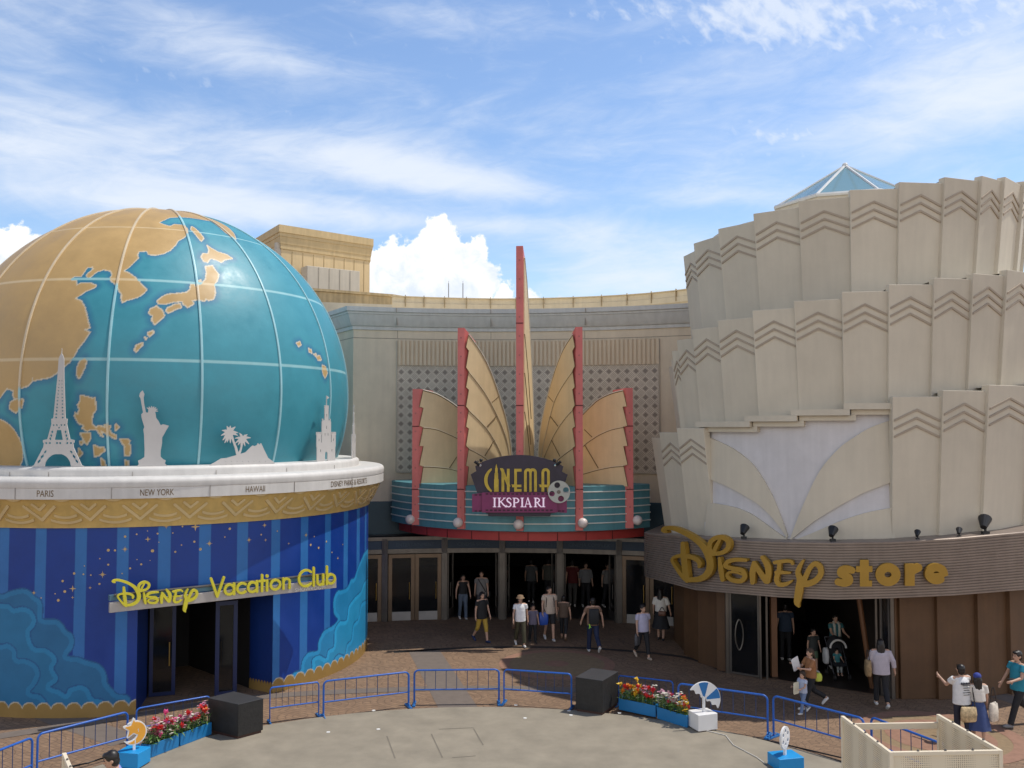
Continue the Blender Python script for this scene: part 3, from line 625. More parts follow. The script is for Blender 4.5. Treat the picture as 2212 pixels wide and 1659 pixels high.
def land_sd(lon, lat):
    d = np.full(lon.shape, 1e9)
    for P in LANDS:
        Q = np.array(P); c0 = math.cos(rad(Q[:, 1].mean() if len(Q) < 60 else 45))
        if len(Q) >= 60: d = np.minimum(d, poly_sd(lon, lat, Q))
        else:
            b = (lon > Q[:, 0].min() - 4) & (lon < Q[:, 0].max() + 4) & (lat > Q[:, 1].min() - 4) & (lat < Q[:, 1].max() + 4)
            if b.any(): t_ = d[b]; d[b] = np.minimum(t_, poly_sd(lon[b] * c0, lat[b], Q * [c0, 1]))
    return d
def globe_paint(lon, lat):
    d = land_sd(lon, lat); col = np.empty(lon.shape + (3,)); col[:] = (.045, .265, .335)
    k = np.clip(1 - d / 2.0, 0, 1)[..., None]; col = col * (1 - k * .75) + np.array((.02, .11, .26)) * k * .75
    col[d < .26] = (.58, .50, .36); col[d < -.08] = (.47, .31, .125)
    on = np.zeros(lon.shape, bool)
    for L_ in LATS: on |= np.abs(lat - L_) < .33
    col[on & (d > 0)] = (.26, .50, .53); col[on & (d <= 0)] = (.60, .46, .26)
    return col
def globe_mesh():
    lo = np.concatenate([np.arange(-104, 104.01, .26), np.arange(108, 252, 4.0)]); la = np.arange(-22, 90.01, .26); la[-1] = 90
    A, B = np.meshgrid(lo, la, indexing='ij'); c = globe_paint(A, B).reshape(-1, 3); na, nb = len(lo), len(la)
    a, b = np.radians(A), np.radians(B); P = np.stack([GR * np.cos(b) * np.sin(a), -GR * np.cos(b) * np.cos(a), GC[2] - 5.9 + GR * np.sin(b)], -1).reshape(-1, 3)
    i = np.arange(na * nb).reshape(na, nb); i0 = i[:, :-1].ravel(); i1 = np.roll(i, -1, 0)[:, :-1].ravel(); F = np.stack([i0, i1, i1 + 1, i0 + 1], 1)
    me = bpy.data.meshes.new('sphere'); me.vertices.add(len(P)); me.vertices.foreach_set('co', P.ravel()); me.loops.add(F.size); me.loops.foreach_set('vertex_index', F.ravel().astype(np.int32))
    me.polygons.add(len(F)); me.polygons.foreach_set('loop_start', np.arange(0, F.size, 4, dtype=np.int32)); me.polygons.foreach_set('use_smooth', np.ones(len(F), bool)); me.update(calc_edges=True)
    t_ = me.attributes.new('paint', 'FLOAT_COLOR', 'POINT'); t_.data.foreach_set('color', np.concatenate([c, np.ones((len(c), 1))], 1).ravel())
    link_mesh('map_surface', me, vcol_mat('painted_globe', .47, .22, 2.4, .5, var=.09), globe)
globe_mesh()
RIBM = vcol_mat('globe_rib_paint', .45)
lon0 = float(globe_ll(*G1(622, 1080))[0])
for k in range(16):
    lo = lon0 + 22.5 * k; lo = (lo + 180) % 360 - 180
    if abs(lo) > 120: continue
    la = np.arange(-20, 88, 1.0); n = 6; vs, cs = [], []
    d = land_sd(np.full(la.shape, lo), la)
    for j, b in enumerate(la):
        a, bb = rad(lo), rad(b); nrm = np.array([math.cos(bb) * math.sin(a), -math.cos(bb) * math.cos(a), math.sin(bb)]); tx = np.array([math.cos(a), math.sin(a), 0])
        for u, w in ((-.032, -.02), (-.028, .03), (0, .04), (.028, .03), (.032, -.02)): vs.append(GC - [0, 0, 5.9] + [-DC[0], -DC[1], 0] + nrm * (GR + w) + tx * u)
        cs += [(.30, .55, .60) if d[j] > 0 else (.60, .49, .33)] * 5
    m_ = MB(); m_.add(vs, [(j * 5 + q, j * 5 + q + 1, j * 5 + q + 6, j * 5 + q + 5) for j in range(len(la) - 1) for q in range(4)])
    o = m_.build('meridian_rib', RIBM, globe, smooth=60, local=True); t_ = o.data.attributes.new('paint', 'FLOAT_COLOR', 'POINT'); t_.data.foreach_set('color', np.concatenate([np.array(cs), np.ones((len(cs), 1))], 1).ravel())

# ------------------------------------------------------------------ cut-out landmarks standing on the upper ledge
def cutout_frame(pxc, pyb, r=5.96):
    a, z = cyl_az(pxc, pyb, DC, r); a = float(a); P0 = pol(DC, r, np.array(a), 5.902); n = np.array([math.sin(a), -math.cos(a), 0]); u = np.array([math.cos(a), math.sin(a), 0]); return P0, u, n
def to_plane(pts, fr):
    P0, u, n = fr; p = np.array(pts, float); h = plane_hit(p[:, 0], p[:, 1], P0, n); return np.stack([(h - P0) @ u, h[:, 2] - P0[2]], 1)
CE = lambda pts: [(.2 * x, 778.6 + .2 * y) for x, y in pts]
CP = lambda pts: [(424.7 + .20266 * x, 778.6 + .20266 * y) for x, y in pts]
def cutout(name, label, cat, fr, f, box, res=.012, group='cut-out landmarks on the ledge'):
    o = plate(name, f, box, res, -.012, .012, plane_map(*fr), SILH); return tag(o, label, cat, group)
fr = cutout_frame(125, 1010); sc = .2 * .01135
def tower_sd(U, V):
    u = U / sc; v = 1160 - V / sc; au = np.abs(u - (v - 1160) * -.012)          # px units of the tracing, v down
    def half(knots): return np.interp(v, [k[0] for k in knots], [k[1] for k in knots])
    out = half([(-95, 2), (-60, 3), (-55, 8), (-30, 20), (0, 29), (200, 37), (640, 66), (642, 88), (690, 86), (692, 84), (700, 84), (865, 124), (872, 172), (900, 170), (905, 160), (950, 165), (1145, 262), (1147, 282), (1162, 282)])
    d = au - out
    def minus(h): return np.maximum(d, -h)
    inner = np.where(v > 1020, np.hypot(au, v - 1162) - 143, 99); d = minus(inner)
    d = minus(np.maximum(au - np.interp(v, [765, 870], [24, 46]), np.maximum(765 - v, v - 870)))
    for k, y in enumerate(np.arange(235, 640, 36)):
        e = 8 + k * .5; c = np.interp(y, [235, 640], [14, 36]); d = minus(np.abs(au - c) + np.abs(v - y) - e)
    for y, c in ((712, 25), (712, 60), (740, 0)): d = minus(np.abs(au - c) + np.abs(v - y) * .8 - 11)
    for y in (785, 825, 860):
        c = np.interp(y, [785, 860], [72, 92]); d = minus(np.abs(au - c) + np.abs(v - y) * .6 - 13)
    for c in (18, 95, 135): d = minus(np.maximum(np.abs(au - c) - 11, np.abs(v - 905) - 10))
    for y, w in ((1000, 13), (1050, 16), (1100, 15)):
        c = np.interp(y, [1000, 1100], [142, 205]); d = minus((np.abs(au - c + (y - v) * .5) * .9 + np.abs(v - y) * .55) - w)
    return d * sc
cutout('tower_cutout', 'white metal cut-out of a lattice iron tower with an arch at its foot', 'cut-out', fr, tower_sd, (-.7, .7, 0, 2.9), .011)
fr = cutout_frame(327, 1010)
LB = to_plane(CE([(1460, 1162), (1500, 1120), (1490, 1082), (1520, 1070), (1560, 1042), (1562, 960), (1556, 800), (1548, 745), (1560, 720), (1550, 690), (1530, 622), (1526, 582), (1545, 562), (1530, 480), (1518, 410), (1503, 385), (1512, 350), (1540, 322), (1561, 365), (1551, 400), (1556, 460), (1576, 560), (1598, 565), (1604, 532), (1640, 514), (1672, 540), (1682, 580), (1686, 620), (1710, 650), (1736, 700), (1760, 688), (1826, 705), (1792, 760), (1770, 802), (1752, 832), (1750, 900), (1735, 980), (1735, 1040), (1760, 1065), (1791, 1080), (1780, 1112), (1820, 1150), (1820, 1162)]), fr)
RY = [to_plane(CE([(1640, 545), q]), fr) for q in ((1588, 512), (1610, 502), (1637, 495), (1662, 500), (1684, 508), (1700, 525), (1705, 548))]
def liberty_sd(U, V):
    d = poly_sd(U, V, LB)
    for r in RY: d = np.minimum(d, seg_sd(U, V, [(r[0][0], r[0][1], .026), (r[1][0], r[1][1], .010)]))
    return d
cutout('statue_cutout', 'white metal cut-out of a robed statue raising a torch', 'cut-out', fr, liberty_sd, (-.55, .55, .0, 2.1), .012)
fr = cutout_frame(520, 1005)
HL = to_plane(CP([(100, 1134), (200, 1082), (260, 1045), (320, 1040), (420, 1010), (520, 980), (580, 920), (600, 905), (610, 915), (640, 905), (652, 880), (670, 900), (686, 880), (722, 960), (762, 1040), (812, 1075), (850, 1110), (850, 1134)]), fr)
def strokes(lst, fr, conv): return [[(*p, r * .00232) for p, (_, _, r) in zip(to_plane(conv([(x, y) for x, y, _ in s]), fr), s)] for s in lst]
PS = [[(440, 1015, 16), (418, 930, 13), (382, 838, 10), (352, 790, 10)], [(445, 1015, 14), (470, 950, 11), (490, 860, 9), (492, 832, 8)]]
for tip in ((270, 745), (262, 800), (278, 850), (300, 878), (322, 700), (360, 698), (412, 708), (440, 770), (438, 800), (402, 872), (360, 880), (325, 872)): PS.append([(350, 785, 22), ((350 + tip[0]) / 2, (785 + tip[1]) / 2 - 14, 15), (*tip, 3)])
for tip in ((408, 830), (415, 880), (455, 775), (540, 790), (575, 825), (558, 892), (515, 912), (440, 902), (470, 910)): PS.append([(490, 838, 18), ((490 + tip[0]) / 2, (838 + tip[1]) / 2 - 10, 13), (*tip, 3)])
PS = strokes(PS, fr, CP)
WV = strokes([[(250 + 60 * i + (0 if j else 60), (1105 if j else 1075) + 6 * (q % 2), 3) for q in range(2)] for i in range(8) for j in range(2)], fr, CP)
def island_sd(U, V):
    d = poly_sd(U, V, HL)
    for s in PS: d = np.minimum(d, seg_sd(U, V, s))
    for s in WV: d = np.maximum(d, -seg_sd(U, V, s))
    return d
cutout('island_cutout', 'white metal cut-out of an island hill with two palm trees', 'cut-out', fr, island_sd, (-1.0, 1.05, 0, 1.2), .011)
def keep_sd(U, V):
    def bx(u0, u1, v0, v1): return np.maximum(np.maximum(u0 - U, U - u1), np.maximum(v0 - V, V - v1))
    d = bx(-.48, .48, -.1, .52)
    d = np.minimum(d, np.minimum(bx(-.24, .24, .4, 1.12), bx(-.1, .1, 1, 1.5)))
    d = np.minimum(d, np.minimum(bx(-.50, -.28, .4, .74), bx(.28, .50, .4, .74)))
    for c, w, z in ((0, .22, 1.12), (0, .11, 1.5), (-.39, .13, .74), (.39, .13, .74)):
        d = np.minimum(d, bx(c - w, c + w, z, z + .035))
        for k in np.linspace(-w + .025, w - .025, 4): d = np.minimum(d, bx(c + k - .022, c + k + .022, z, z + .085))
    d = np.minimum(d, seg_sd(U, V, [(0, 1.5, .012), (0, 1.86, .008)])); d = np.minimum(d, poly_sd(U, V, [(0, 1.86), (.14, 1.81), (0, 1.76)]))
    d = np.maximum(d, -np.minimum(np.hypot(U, V - .2) - .065, bx(-.065, .065, -.2, .2)))
    for x, z in ((-.3, .3), (.3, .3), (-.08, .75), (.08, .75), (0, .95), (0, 1.3), (-.39, .6), (.39, .6)): d = np.maximum(d, -bx(x - .018, x + .018, z - .04, z + .04))
    return d
fr = cutout_frame(704, 1000); cutout('keep_cutout', 'white metal cut-out of a plain square castle keep facing the square', 'cut-out', fr, keep_sd, (-.56, .56, 0, 1.9), .011)
a_ = rad(93); P0 = pol(DC, 5.96, np.array(a_), 5.902); fr = (P0, np.array([math.cos(a_), math.sin(a_), 0]), np.array([math.sin(a_), -math.cos(a_), 0]))
o = cutout('keep_cutout', 'white cut-out seen almost edge-on at the right end of the ledge', 'cut-out', fr, lambda U, V: keep_sd(U, V * 1.12), (-.5, .5, 0, 1.7), .014)

# ------------------------------------------------------------------ the logo lettering, traced as tapering strokes
LOGO = [[(215, 100, 18), (180, 88, 24), (165, 70, 20), (205, 48, 27), (300, 50, 30), (420, 95, 33), (560, 170, 36), (680, 270, 40), (755, 385, 44), (795, 510, 47), (785, 610, 47), (730, 690, 42), (640, 735, 38), (540, 742, 33), (480, 742, 30), (420, 690, 25), (350, 590, 21), (300, 510, 19), (292, 468, 18), (335, 432, 20), (420, 420, 28), (520, 430, 31), (605, 462, 31), (655, 515, 29), (648, 568, 20)],
        [(432, 255, 26), (442, 400, 36), (458, 550, 40), (475, 680, 38), (488, 765, 22)],
        [(832, 400, 22), (792, 330, 27), (795, 240, 30), (865, 178, 30), (950, 168, 32), (1025, 215, 32), (1035, 295, 32), (985, 360, 30), (905, 388, 28), (845, 392, 26)], [(838, 402, 22), (868, 305, 25), (915, 215, 20)],
        [(915, 450, 18), (935, 600, 34), (957, 740, 28)],
        [(1262, 476, 22), (1130, 470, 28), (1022, 500, 29), (1000, 560, 29), (1100, 590, 28), (1210, 612, 30), (1252, 690, 31), (1200, 757, 31), (1085, 745, 29), (1018, 690, 23), (1045, 640, 17), (1150, 645, 14), (1205, 672, 10)],
        [(1352, 775, 30), (1352, 640, 40), (1368, 510, 25)], [(1372, 512, 26), (1450, 640, 36), (1530, 755, 38)], [(1548, 760, 34), (1562, 640, 40), (1545, 540, 40), (1478, 438, 26)],
        [(1876, 525, 18), (1850, 490, 22), (1760, 488, 25), (1640, 506, 24)], [(1705, 510, 26), (1695, 640, 30)], [(1660, 640, 24), (1740, 640, 24), (1840, 645, 16)], [(1690, 640, 30), (1665, 730, 33), (1700, 800, 30), (1790, 796, 27), (1868, 752, 13)],
        [(2015, 480, 16), (1965, 570, 30), (1945, 650, 34), (1975, 730, 42), (1965, 850, 52), (1945, 980, 48), (1935, 1050, 36), (1962, 1105, 8)],
        [(1980, 790, 42), (2080, 790, 42), (2180, 745, 40), (2245, 660, 38), (2235, 565, 36), (2170, 520, 34), (2105, 575, 32), (2050, 690, 34), (2015, 780, 34)]]
def logo_sd(U, V):
    """U, V in tracing pixels (V down)"""
    d = np.full(U.shape, 1e9)
    for s in LOGO:
        p = smooth_pts(s, 3); p[:, 2] = np.maximum(p[:, 2], 5); d = np.minimum(d, seg_sd(U, V, p))
    return d
# geometric sans strokes, cap height 1, x-height .62: (strokes, advance)
def arc(cx, cy, rx, ry, a0, a1, n=14): return [(cx + rx * math.cos(rad(a)), cy + ry * math.sin(rad(a))) for a in np.linspace(a0, a1, n)]
SANS = {'V': ([[(0, 1), (.34, 0), (.68, 1)]], .70), 'a': ([arc(.29, .31, .25, .27, 0, 360), [(.54, .6), (.54, .03)]], .68), 'c': ([arc(.30, .31, .27, .27, 48, 312)], .58), 't': ([[(.14, .92), (.14, .03)], [(0, .6), (.28, .6)]], .36),
        'i': ([[(.06, .6), (.06, .03)], [(.06, .84), (.06, .842)]], .24), 'o': ([arc(.30, .31, .27, .27, 0, 360)], .70), 'n': ([[(.06, .6), (.06, .03)], arc(.24, .40, .18, .18, 180, 0) + [(.42, .03)]], .58),
        'C': ([arc(.46, .5, .42, .46, 45, 315, 20)], .86), 'l': ([[(.06, 1.05), (.06, .03)]], .22), 'u': ([[(.06, .6), (.06, .24)] + arc(.24, .22, .18, .18, 180, 360) + [(.42, .6)], [(.42, .3), (.42, .03)]], .58),
        'b': ([[(.06, 1.05), (.06, .03)], arc(.31, .31, .25, .27, 0, 360)], .62), ' ': ([], .34)}
def sans(txt, r):
    out, x = [], 0.0
    for ch in txt:
        st, adv = SANS[ch]
        for s in st: out.append([(x + p[0], p[1], r * (1.35 if ch == 'i' and len(s) == 2 and s[0][1] > .8 else 1)) for p in s])
        x += adv
    return out, x
# sign over the drum entrance: a straight grey board with standing letters
PL = at(235.6, 1319, 21.5); PR = at(725, 1266.5, 24.8); bd = PR - PL; bd[2] = 0; BL = float(np.hypot(bd[0], bd[1])); ub = bd / BL; nb = np.array([ub[1], -ub[0], 0])
sign = thing('entrance_sign', 'long grey entrance board with yellow standing letters on the blue round building', 'sign', tuple(PL))
rzb = math.atan2(ub[1], ub[0]); cB = (PL + PR) / 2
BOARD = M('grey_sign_board', (.44, .41, .39), .45, .3, var=.08, streak=.1)
mb = MB(); q = cB + nb * .0; mb.box((q[0], q[1], 2.725), (BL, .10, .23), rzb); mb.build('board', BOARD, sign, bevel=.008)
mb = MB(); q = cB - nb * .16; mb.box((q[0], q[1], 2.92), (BL * .99, .16, .12), rzb); mb.build('rear_rail', M('blue_grey_metal', (.10, .20, .27), .4, .4), sign)
mb = MB(); q = cB - nb * .05; mb.tube([q - ub * BL * .48 + [0, 0, 2.99 - q[2]], q + ub * BL * .48 + [0, 0, 2.99 - q[2]]], .03); mb.build('light_tube', STEEL, sign)
def board_u(px, py): h = plane_hit(np.array([px]), np.array([py]), PL + nb * .1, nb)[0]; return float((h - PL) @ ub)
u0, u1 = board_u(242, 1255), board_u(427, 1285); su = (u1 - u0) / 2120; sv = .62 / 720
mapB = plane_map(np.array([PL[0], PL[1], 0]), ub, nb)
plate('logo_lettering', lambda U, V: logo_sd((U - u0) / su + 150, 50 + (3.35 - V) / sv) * su, (u0 - .05, u1 + .1, 2.38, 3.42), .011, .06, .12, mapB, YELLOW, sign)
u0b, u1b = board_u(456, 1255), board_u(726, 1235); ST, tw = sans('Vacation Club', .066); ks = (u1b - u0b) / tw; kv = .45
def vac_sd(U, V):
    d = np.full(U.shape, 1e9)
    for s in ST: d = np.minimum(d, seg_sd((U - u0b) / ks, (V - 2.73) / kv, s))
    return d * kv
plate('lettering', vac_sd, (u0b - .1, u1b + .12, 2.6, 3.3), .011, .06, .11, mapB, YELLOW, sign)
uc = board_u(672, 1266); text_obj('small_lettering', 'SHOWROOM', .14, lambda u, v, w: mapB(u + uc, v + 2.622, w + .056), WHITEP, sign)
# ================================================================== the cinema building
cin = thing('cinema_building', 'beige cinema building with a curved front, grey cornice and a diamond tile panel', 'building', (0, 33.4, 0))
def Yw(x): return 34.25 - .034 * x * x - .05 * x
def sweep(mb, path, prof):
    """profile (outward offset, z) along a plan path; outward is to the right of travel"""
    P = [Vector((p[0], p[1])) for p in path]; n = len(P); k = len(prof); b = len(mb.v)
    for i, p in enumerate(P):
        t0 = (P[i] - P[i - 1]).normalized() if i else None; t1 = (P[i + 1] - P[i]).normalized() if i < n - 1 else None
        if t0 is None: m_ = Vector((t1.y, -t1.x))
        elif t1 is None: m_ = Vector((t0.y, -t0.x))
        else:
            a, c = Vector((t0.y, -t0.x)), Vector((t1.y, -t1.x)); m_ = (a + c).normalized(); m_ /= max(m_.dot(a), .3)
        for o, z in prof: mb.v.append((p.x + m_.x * o, p.y + m_.y * o, z))
    for i in range(n - 1):
        for j in range(k - 1): mb.f.append((b + i * k + j, b + (i + 1) * k + j, b + (i + 1) * k + j + 1, b + i * k + j + 1))
    return mb
XS = np.linspace(-5.745, 9.0, 44)
front = [(-8.2, 37.6), (-7.0, 35.6)] + [(x, Yw(x)) for x in XS]
zc = at(763, 661, 33.05)[2]; zb = zc - .78
mb = MB(); sweep(mb, front, [(0, 2.8), (0, zb + .2)]); mb.build('wall', WALLC, cin, smooth=30)
mb = MB(); sweep(mb, front, [(0, zb - .02), (.05, zb - .02), (.05, zb + .10), (.10, zb + .12), (.14, zb + .18), (.24, zb + .42), (.27, zb + .52), (.30, zb + .53), (.30, zb + .60), (.36, zb + .62), (.36, zc), (-1.2, zc)]); mb.build('cornice', CORN, cin, smooth=28)
mb = MB()
JN = M('wall_joint', (.30, .26, .21), .9)
zj = at(1000, 732.5, 34)[2]; sweep(mb, front[1:], [(.004, zj - .012), (.006, zj), (.004, zj + .012)])
for px in (859, 1060, 1263):
    x = (px - CX) / FPX * 34; y = Yw(x); mb.box((x, y - .003, (zj + zb) / 2), (.018, .012, zb - zj - .05))
    mb.box((x, y - .385, zc - .1), (.016, .05, .16)); mb.box((x, y - .2, zb + .3), (.016, .1, .3), 0)
mb.build('wall_joint', JN, cin)
X0, X1 = (858 - CX) / FPX * 34.0, (1415 - CX) / FPX * 34.0
zf1, zf0 = at(1100, 737, 34.1)[2], at(1100, 790, 34.1)[2]; zt0 = at(1000, 1018, 34)[2]
mb = MB(); path = []
n = 62; w = (X1 - X0) / n
for i in range(n):
    x = X0 + i * w
    for q, o in ((0, .02), (.3, .02), (.36, .075), (.94, .075)): path.append((x + q * w, Yw(x + q * w) - o))
sweep(mb, path, [(0, zf0 + .0), (0, zf1)]); mb.build('fluted_band', M('beige_fluting', (.62, .51, .37), .8, var=.05), cin)
def tile_material():
    m = bpy.data.materials.new('diamond_tiles'); m.use_nodes = True; nt = m.node_tree; N = nt.nodes; L = nt.links; b = N['Principled BSDF']; b.inputs['Roughness'].default_value = .45
    a = N.new('ShaderNodeAttribute'); a.attribute_name = 'pat'; sp = N.new('ShaderNodeSeparateXYZ'); L.new(a.outputs['Vector'], sp.inputs[0])
    def mt(op, x, y=None, c=None):
        n_ = N.new('ShaderNodeMath'); n_.operation = op
        for k, q in enumerate((x, y, c)):
            if q is None: continue
            if hasattr(q, 'is_output'): L.new(q, n_.inputs[k])
            else: n_.inputs[k].default_value = q
        return n_.outputs[0]
    P = .316
    def ctr(x): return mt('ABSOLUTE', mt('SUBTRACT', mt('FRACT', mt('DIVIDE', x, P)), .5))
    man = mt('ADD', ctr(sp.outputs[0]), ctr(sp.outputs[1]))                    # 0 at the centre, .5 at diamond lattice
    dark = mt('LESS_THAN', man, .29)
    band = mt('LESS_THAN', mt('ABSOLUTE', mt('SUBTRACT', man, .5)), .085)
    def fine(x, y, op):
        q = mt('FRACT', mt('DIVIDE', mt(op, x, y), P / 4)); return mt('LESS_THAN', mt('ABSOLUTE', mt('SUBTRACT', q, .5)), .13)
    grid = mt('MAXIMUM', fine(sp.outputs[0], sp.outputs[1], 'ADD'), fine(sp.outputs[0], sp.outputs[1], 'SUBTRACT'))
    def mix(f, x, y):
        n_ = N.new('ShaderNodeMix'); n_.data_type = 'RGBA'; L.new(f, n_.inputs[0])
        for k, q in ((6, x), (7, y)):
            if hasattr(q, 'is_output'): L.new(q, n_.inputs[k])
            else: n_.inputs[k].default_value = q
        return n_.outputs[2]
    c = mix(band, (.56, .49, .40, 1), (.66, .59, .48, 1)); c = mix(grid, c, (.37, .315, .255, 1)); c = mix(dark, c, (.24, .20, .165, 1))
    tc = N.new('ShaderNodeTexCoord'); n1 = N.new('ShaderNodeTexNoise'); n1.inputs['Scale'].default_value = 1.2; n1.inputs['Detail'].default_value = 6; L.new(tc.outputs['Object'], n1.inputs['Vector'])
    r = N.new('ShaderNodeMapRange'); r.inputs[1].default_value = .3; r.inputs[2].default_value = .7; r.inputs[3].default_value = .85; r.inputs[4].default_value = 1.12; L.new(n1.outputs['Fac'], r.inputs[0])
    s = N.new('ShaderNodeVectorMath'); s.operation = 'SCALE'; L.new(c, s.inputs[0]); L.new(r.outputs[0], s.inputs['Scale']); L.new(s.outputs[0], b.inputs['Base Color']); return m
mb = MB(); xs = np.linspace(X0, X1, 31); vs = [(x, Yw(x) - .012, z) for x in xs for z in (zt0, zf0)]; mb.add(vs, [(2 * i, 2 * i + 2, 2 * i + 3, 2 * i + 1) for i in range(30)])
o = mb.build('tile_panel', tile_material(), cin, smooth=30); t_ = o.data.attributes.new('pat', 'FLOAT_VECTOR', 'POINT'); t_.data.foreach_set('vector', np.array([(x - X0, z - zt0, 0) for x, _, z in vs]).ravel())
mb = MB()
for x in (X0, X1): mb.box((x, Yw(x) - .02, (zt0 + zf1) / 2), (.05, .06, zf1 - zt0))
sweep(mb, [(x, Yw(x)) for x in np.linspace(X0, X1, 24)], [(0, zt0 - .05), (.05, zt0 - .05), (.05, zt0), (0, zt0)]); mb.build('panel_frame', M('beige_frame', (.47, .41, .33), .8), cin)
mb = MB(); sweep(mb, front[1:], [(.02, 2.85), (.02, 4.15), (.0, 4.17)]); mb.build('lower_wall', TEALD, cin, smooth=30)
# roof and upper set-back parapet
mb = MB(); roofp = [(x, Yw(x) + .5) for x in XS]; mb.add([(-7.0, 35.6, zc - .03)] + [(x, y, zc - .03) for x, y in roofp] + [(9, 60, zc - .03), (-8.2, 60, zc - .03)], [tuple(range(len(roofp) + 3))]); mb.build('roof', TANL, cin)
pp = smooth_pts([at(847, 641, 39.3)[:2], at(960, 645, 39.9)[:2], at(1114, 645.5, 40.2)[:2], at(1300, 641, 39.4)[:2], at(1462, 628, 37.7)[:2], at(1640, 610, 34.5)[:2]], 6)
zp = at(1114, 645, 40.2)[2]
mb = MB(); sweep(mb, pp, [(0, zc - .5), (0, zp - .55), (.06, zp - .5), (.06, zp - .28), (.02, zp - .26), (.02, zp - .05), (.1, zp - .03), (.1, zp), (-.4, zp)]); mb.build('parapet', TANL, cin, smooth=25)
mb = MB()
for i in range(2, len(pp) - 1, 2):
    p, q = Vector((*pp[i], 0)), Vector((*pp[i - 1], 0)); t = (p - q).normalized(); nrm = Vector((t.y, -t.x, 0)); mb.box((p.x + nrm.x * .06, p.y + nrm.y * .06, zp - .2), (.02, .09, .5), math.atan2(t.y, t.x))
mb.build('joint_pattern', M('tan_joint', (.36, .27, .15), .9), cin)
for px in (969, 1000):
    p = at(px, 640, 41.0); mb = MB(); mb.tube([(p[0], p[1], zc - .03), (p[0], p[1], at(px, 612, 41)[2])], .022, 8); mb.tube([(p[0], p[1], at(px, 612, 41)[2]), (p[0], p[1], at(px, 607, 41)[2])], .010, 6); mb.box((p[0], p[1], zc + .05), (.2, .2, .16))
    tag(mb.build('roof_mast', M('grey_mast', (.35, .35, .35), .5)), 'thin grey mast on the roof behind the parapet, ' + ('the one nearer the globe' if px == 969 else 'the one nearer the red posts'), 'mast', 'masts on the cinema roof')
# ------------------------------------------------------------------ big tan block behind
tb = thing('tan_block', 'tall tan clad block with a moulded cornice rising behind the globe', 'building', (-10, 52, 0))
Pc, Pr, Pl = at(608, 487, 48.0), at(799, 511.5, 51.6), at(540, 519, 53.0)
zt_ = Pc[2]; pathb = [(Pl[0], Pl[1]), (Pc[0], Pc[1]), (Pr[0], Pr[1]), (Pr[0] * 1.3, Pr[1] * 1.22)]
mb = MB(); sweep(mb, pathb, [(0, 8), (0, zt_ - .2)]); mb.build('wall', TAN, tb)
mb = MB(); sweep(mb, pathb, [(0, zt_ - 1.25), (.05, zt_ - 1.22), (.05, zt_ - 1.0), (.08, zt_ - .95), (.12, zt_ - .6), (.15, zt_ - .58), (.15, zt_ - .42), (.2, zt_ - .38), (.2, zt_), (-.6, zt_)]); mb.build('cornice', M('tan_cornice', (.60, .45, .24), .75, var=.08, streak=.15), tb)
t = Vector((Pr[0] - Pc[0], Pr[1] - Pc[1], 0)); L_ = t.length; t.normalize(); nrm = Vector((t.y, -t.x, 0)); mb = MB()
for k in range(1, 9):
    q = Vector((Pc[0], Pc[1], 0)) + t * (L_ * k / 8.6); mb.box((q.x + nrm.x * .0, q.y + nrm.y * .0, (zt_ - 1.3 + 8) / 2), (.03, .03, zt_ - 1.3 - 8), math.atan2(t.y, t.x))
mb.build('cladding_joint', M('tan_joint2', (.42, .31, .16), .9), tb)
mb = MB(); q = Vector((Pc[0], Pc[1], 0)) - (Vector((Pc[0], Pc[1], 0)) - Vector((Pl[0], Pl[1], 0))).normalized() * .3; mb.box((q.x, q.y - .15, (8 + zt_ - .9) / 2), (.35, .3, zt_ - .9 - 8), .6); mb.build('downpipe', M('pale_pipe', (.52, .46, .38), .6), tb)
a, b = at(657, 577, 48.2), at(770, 587, 50.0); mb = MB(); c = (a + b) / 2; zlo = at(700, 637, 48.8)[2]; wv_ = Vector((b[0] - a[0], b[1] - a[1], 0)); mb.box((c[0], c[1] + .0, (c[2] + zlo) / 2), (wv_.length, .8, c[2] - zlo), math.atan2(wv_.y, wv_.x)); o = mb.build('louvre_box', M('pale_cladding', (.60, .54, .44), .7, var=.04, streak=.1), tb, bevel=.02)
mb = MB()
for k in range(1, 5):
    q = Vector((*a, )) .lerp(Vector((*b,)), k / 5); mb.box((q.x + nrm.x * .41, q.y + nrm.y * .41, (c[2] + zlo) / 2), (.03, .02, c[2] - zlo - .06), math.atan2(wv_.y, wv_.x))
mb.build('louvre_joint', M('pale_joint', (.42, .38, .31), .9), o)
lp = thing('parapet_wall', 'low tan rooftop wall between the globe and the cinema roof', 'wall', (-8, 45, 0))
a, b = at(640, 620, 44.5), at(846.5, 641.5, 47.0); mb = MB(); sweep(mb, [(a[0] - 2, a[1] - .5), (a[0], a[1]), (b[0], b[1]), (b[0] + 1.2, b[1] + 1.5)], [(0, 9), (0, a[2] - .15), (.08, a[2] - .12), (.08, a[2]), (-.6, a[2])]); mb.build('wall', M('tan_stained', (.50, .38, .21), .8, var=.15, streak=.35), lp)
mb = MB(); a2, b2 = at(680, 652, 42.5), at(848, 656, 43.5); sweep(mb, [(a2[0] - 2, a2[1] - .4), (a2[0], a2[1]), (b2[0], b2[1])], [(0, 9), (0, a2[2]), (-.5, a2[2])]); mb.build('lower_parapet', M('cream_parapet', (.62, .55, .42), .7, streak=.1), lp)
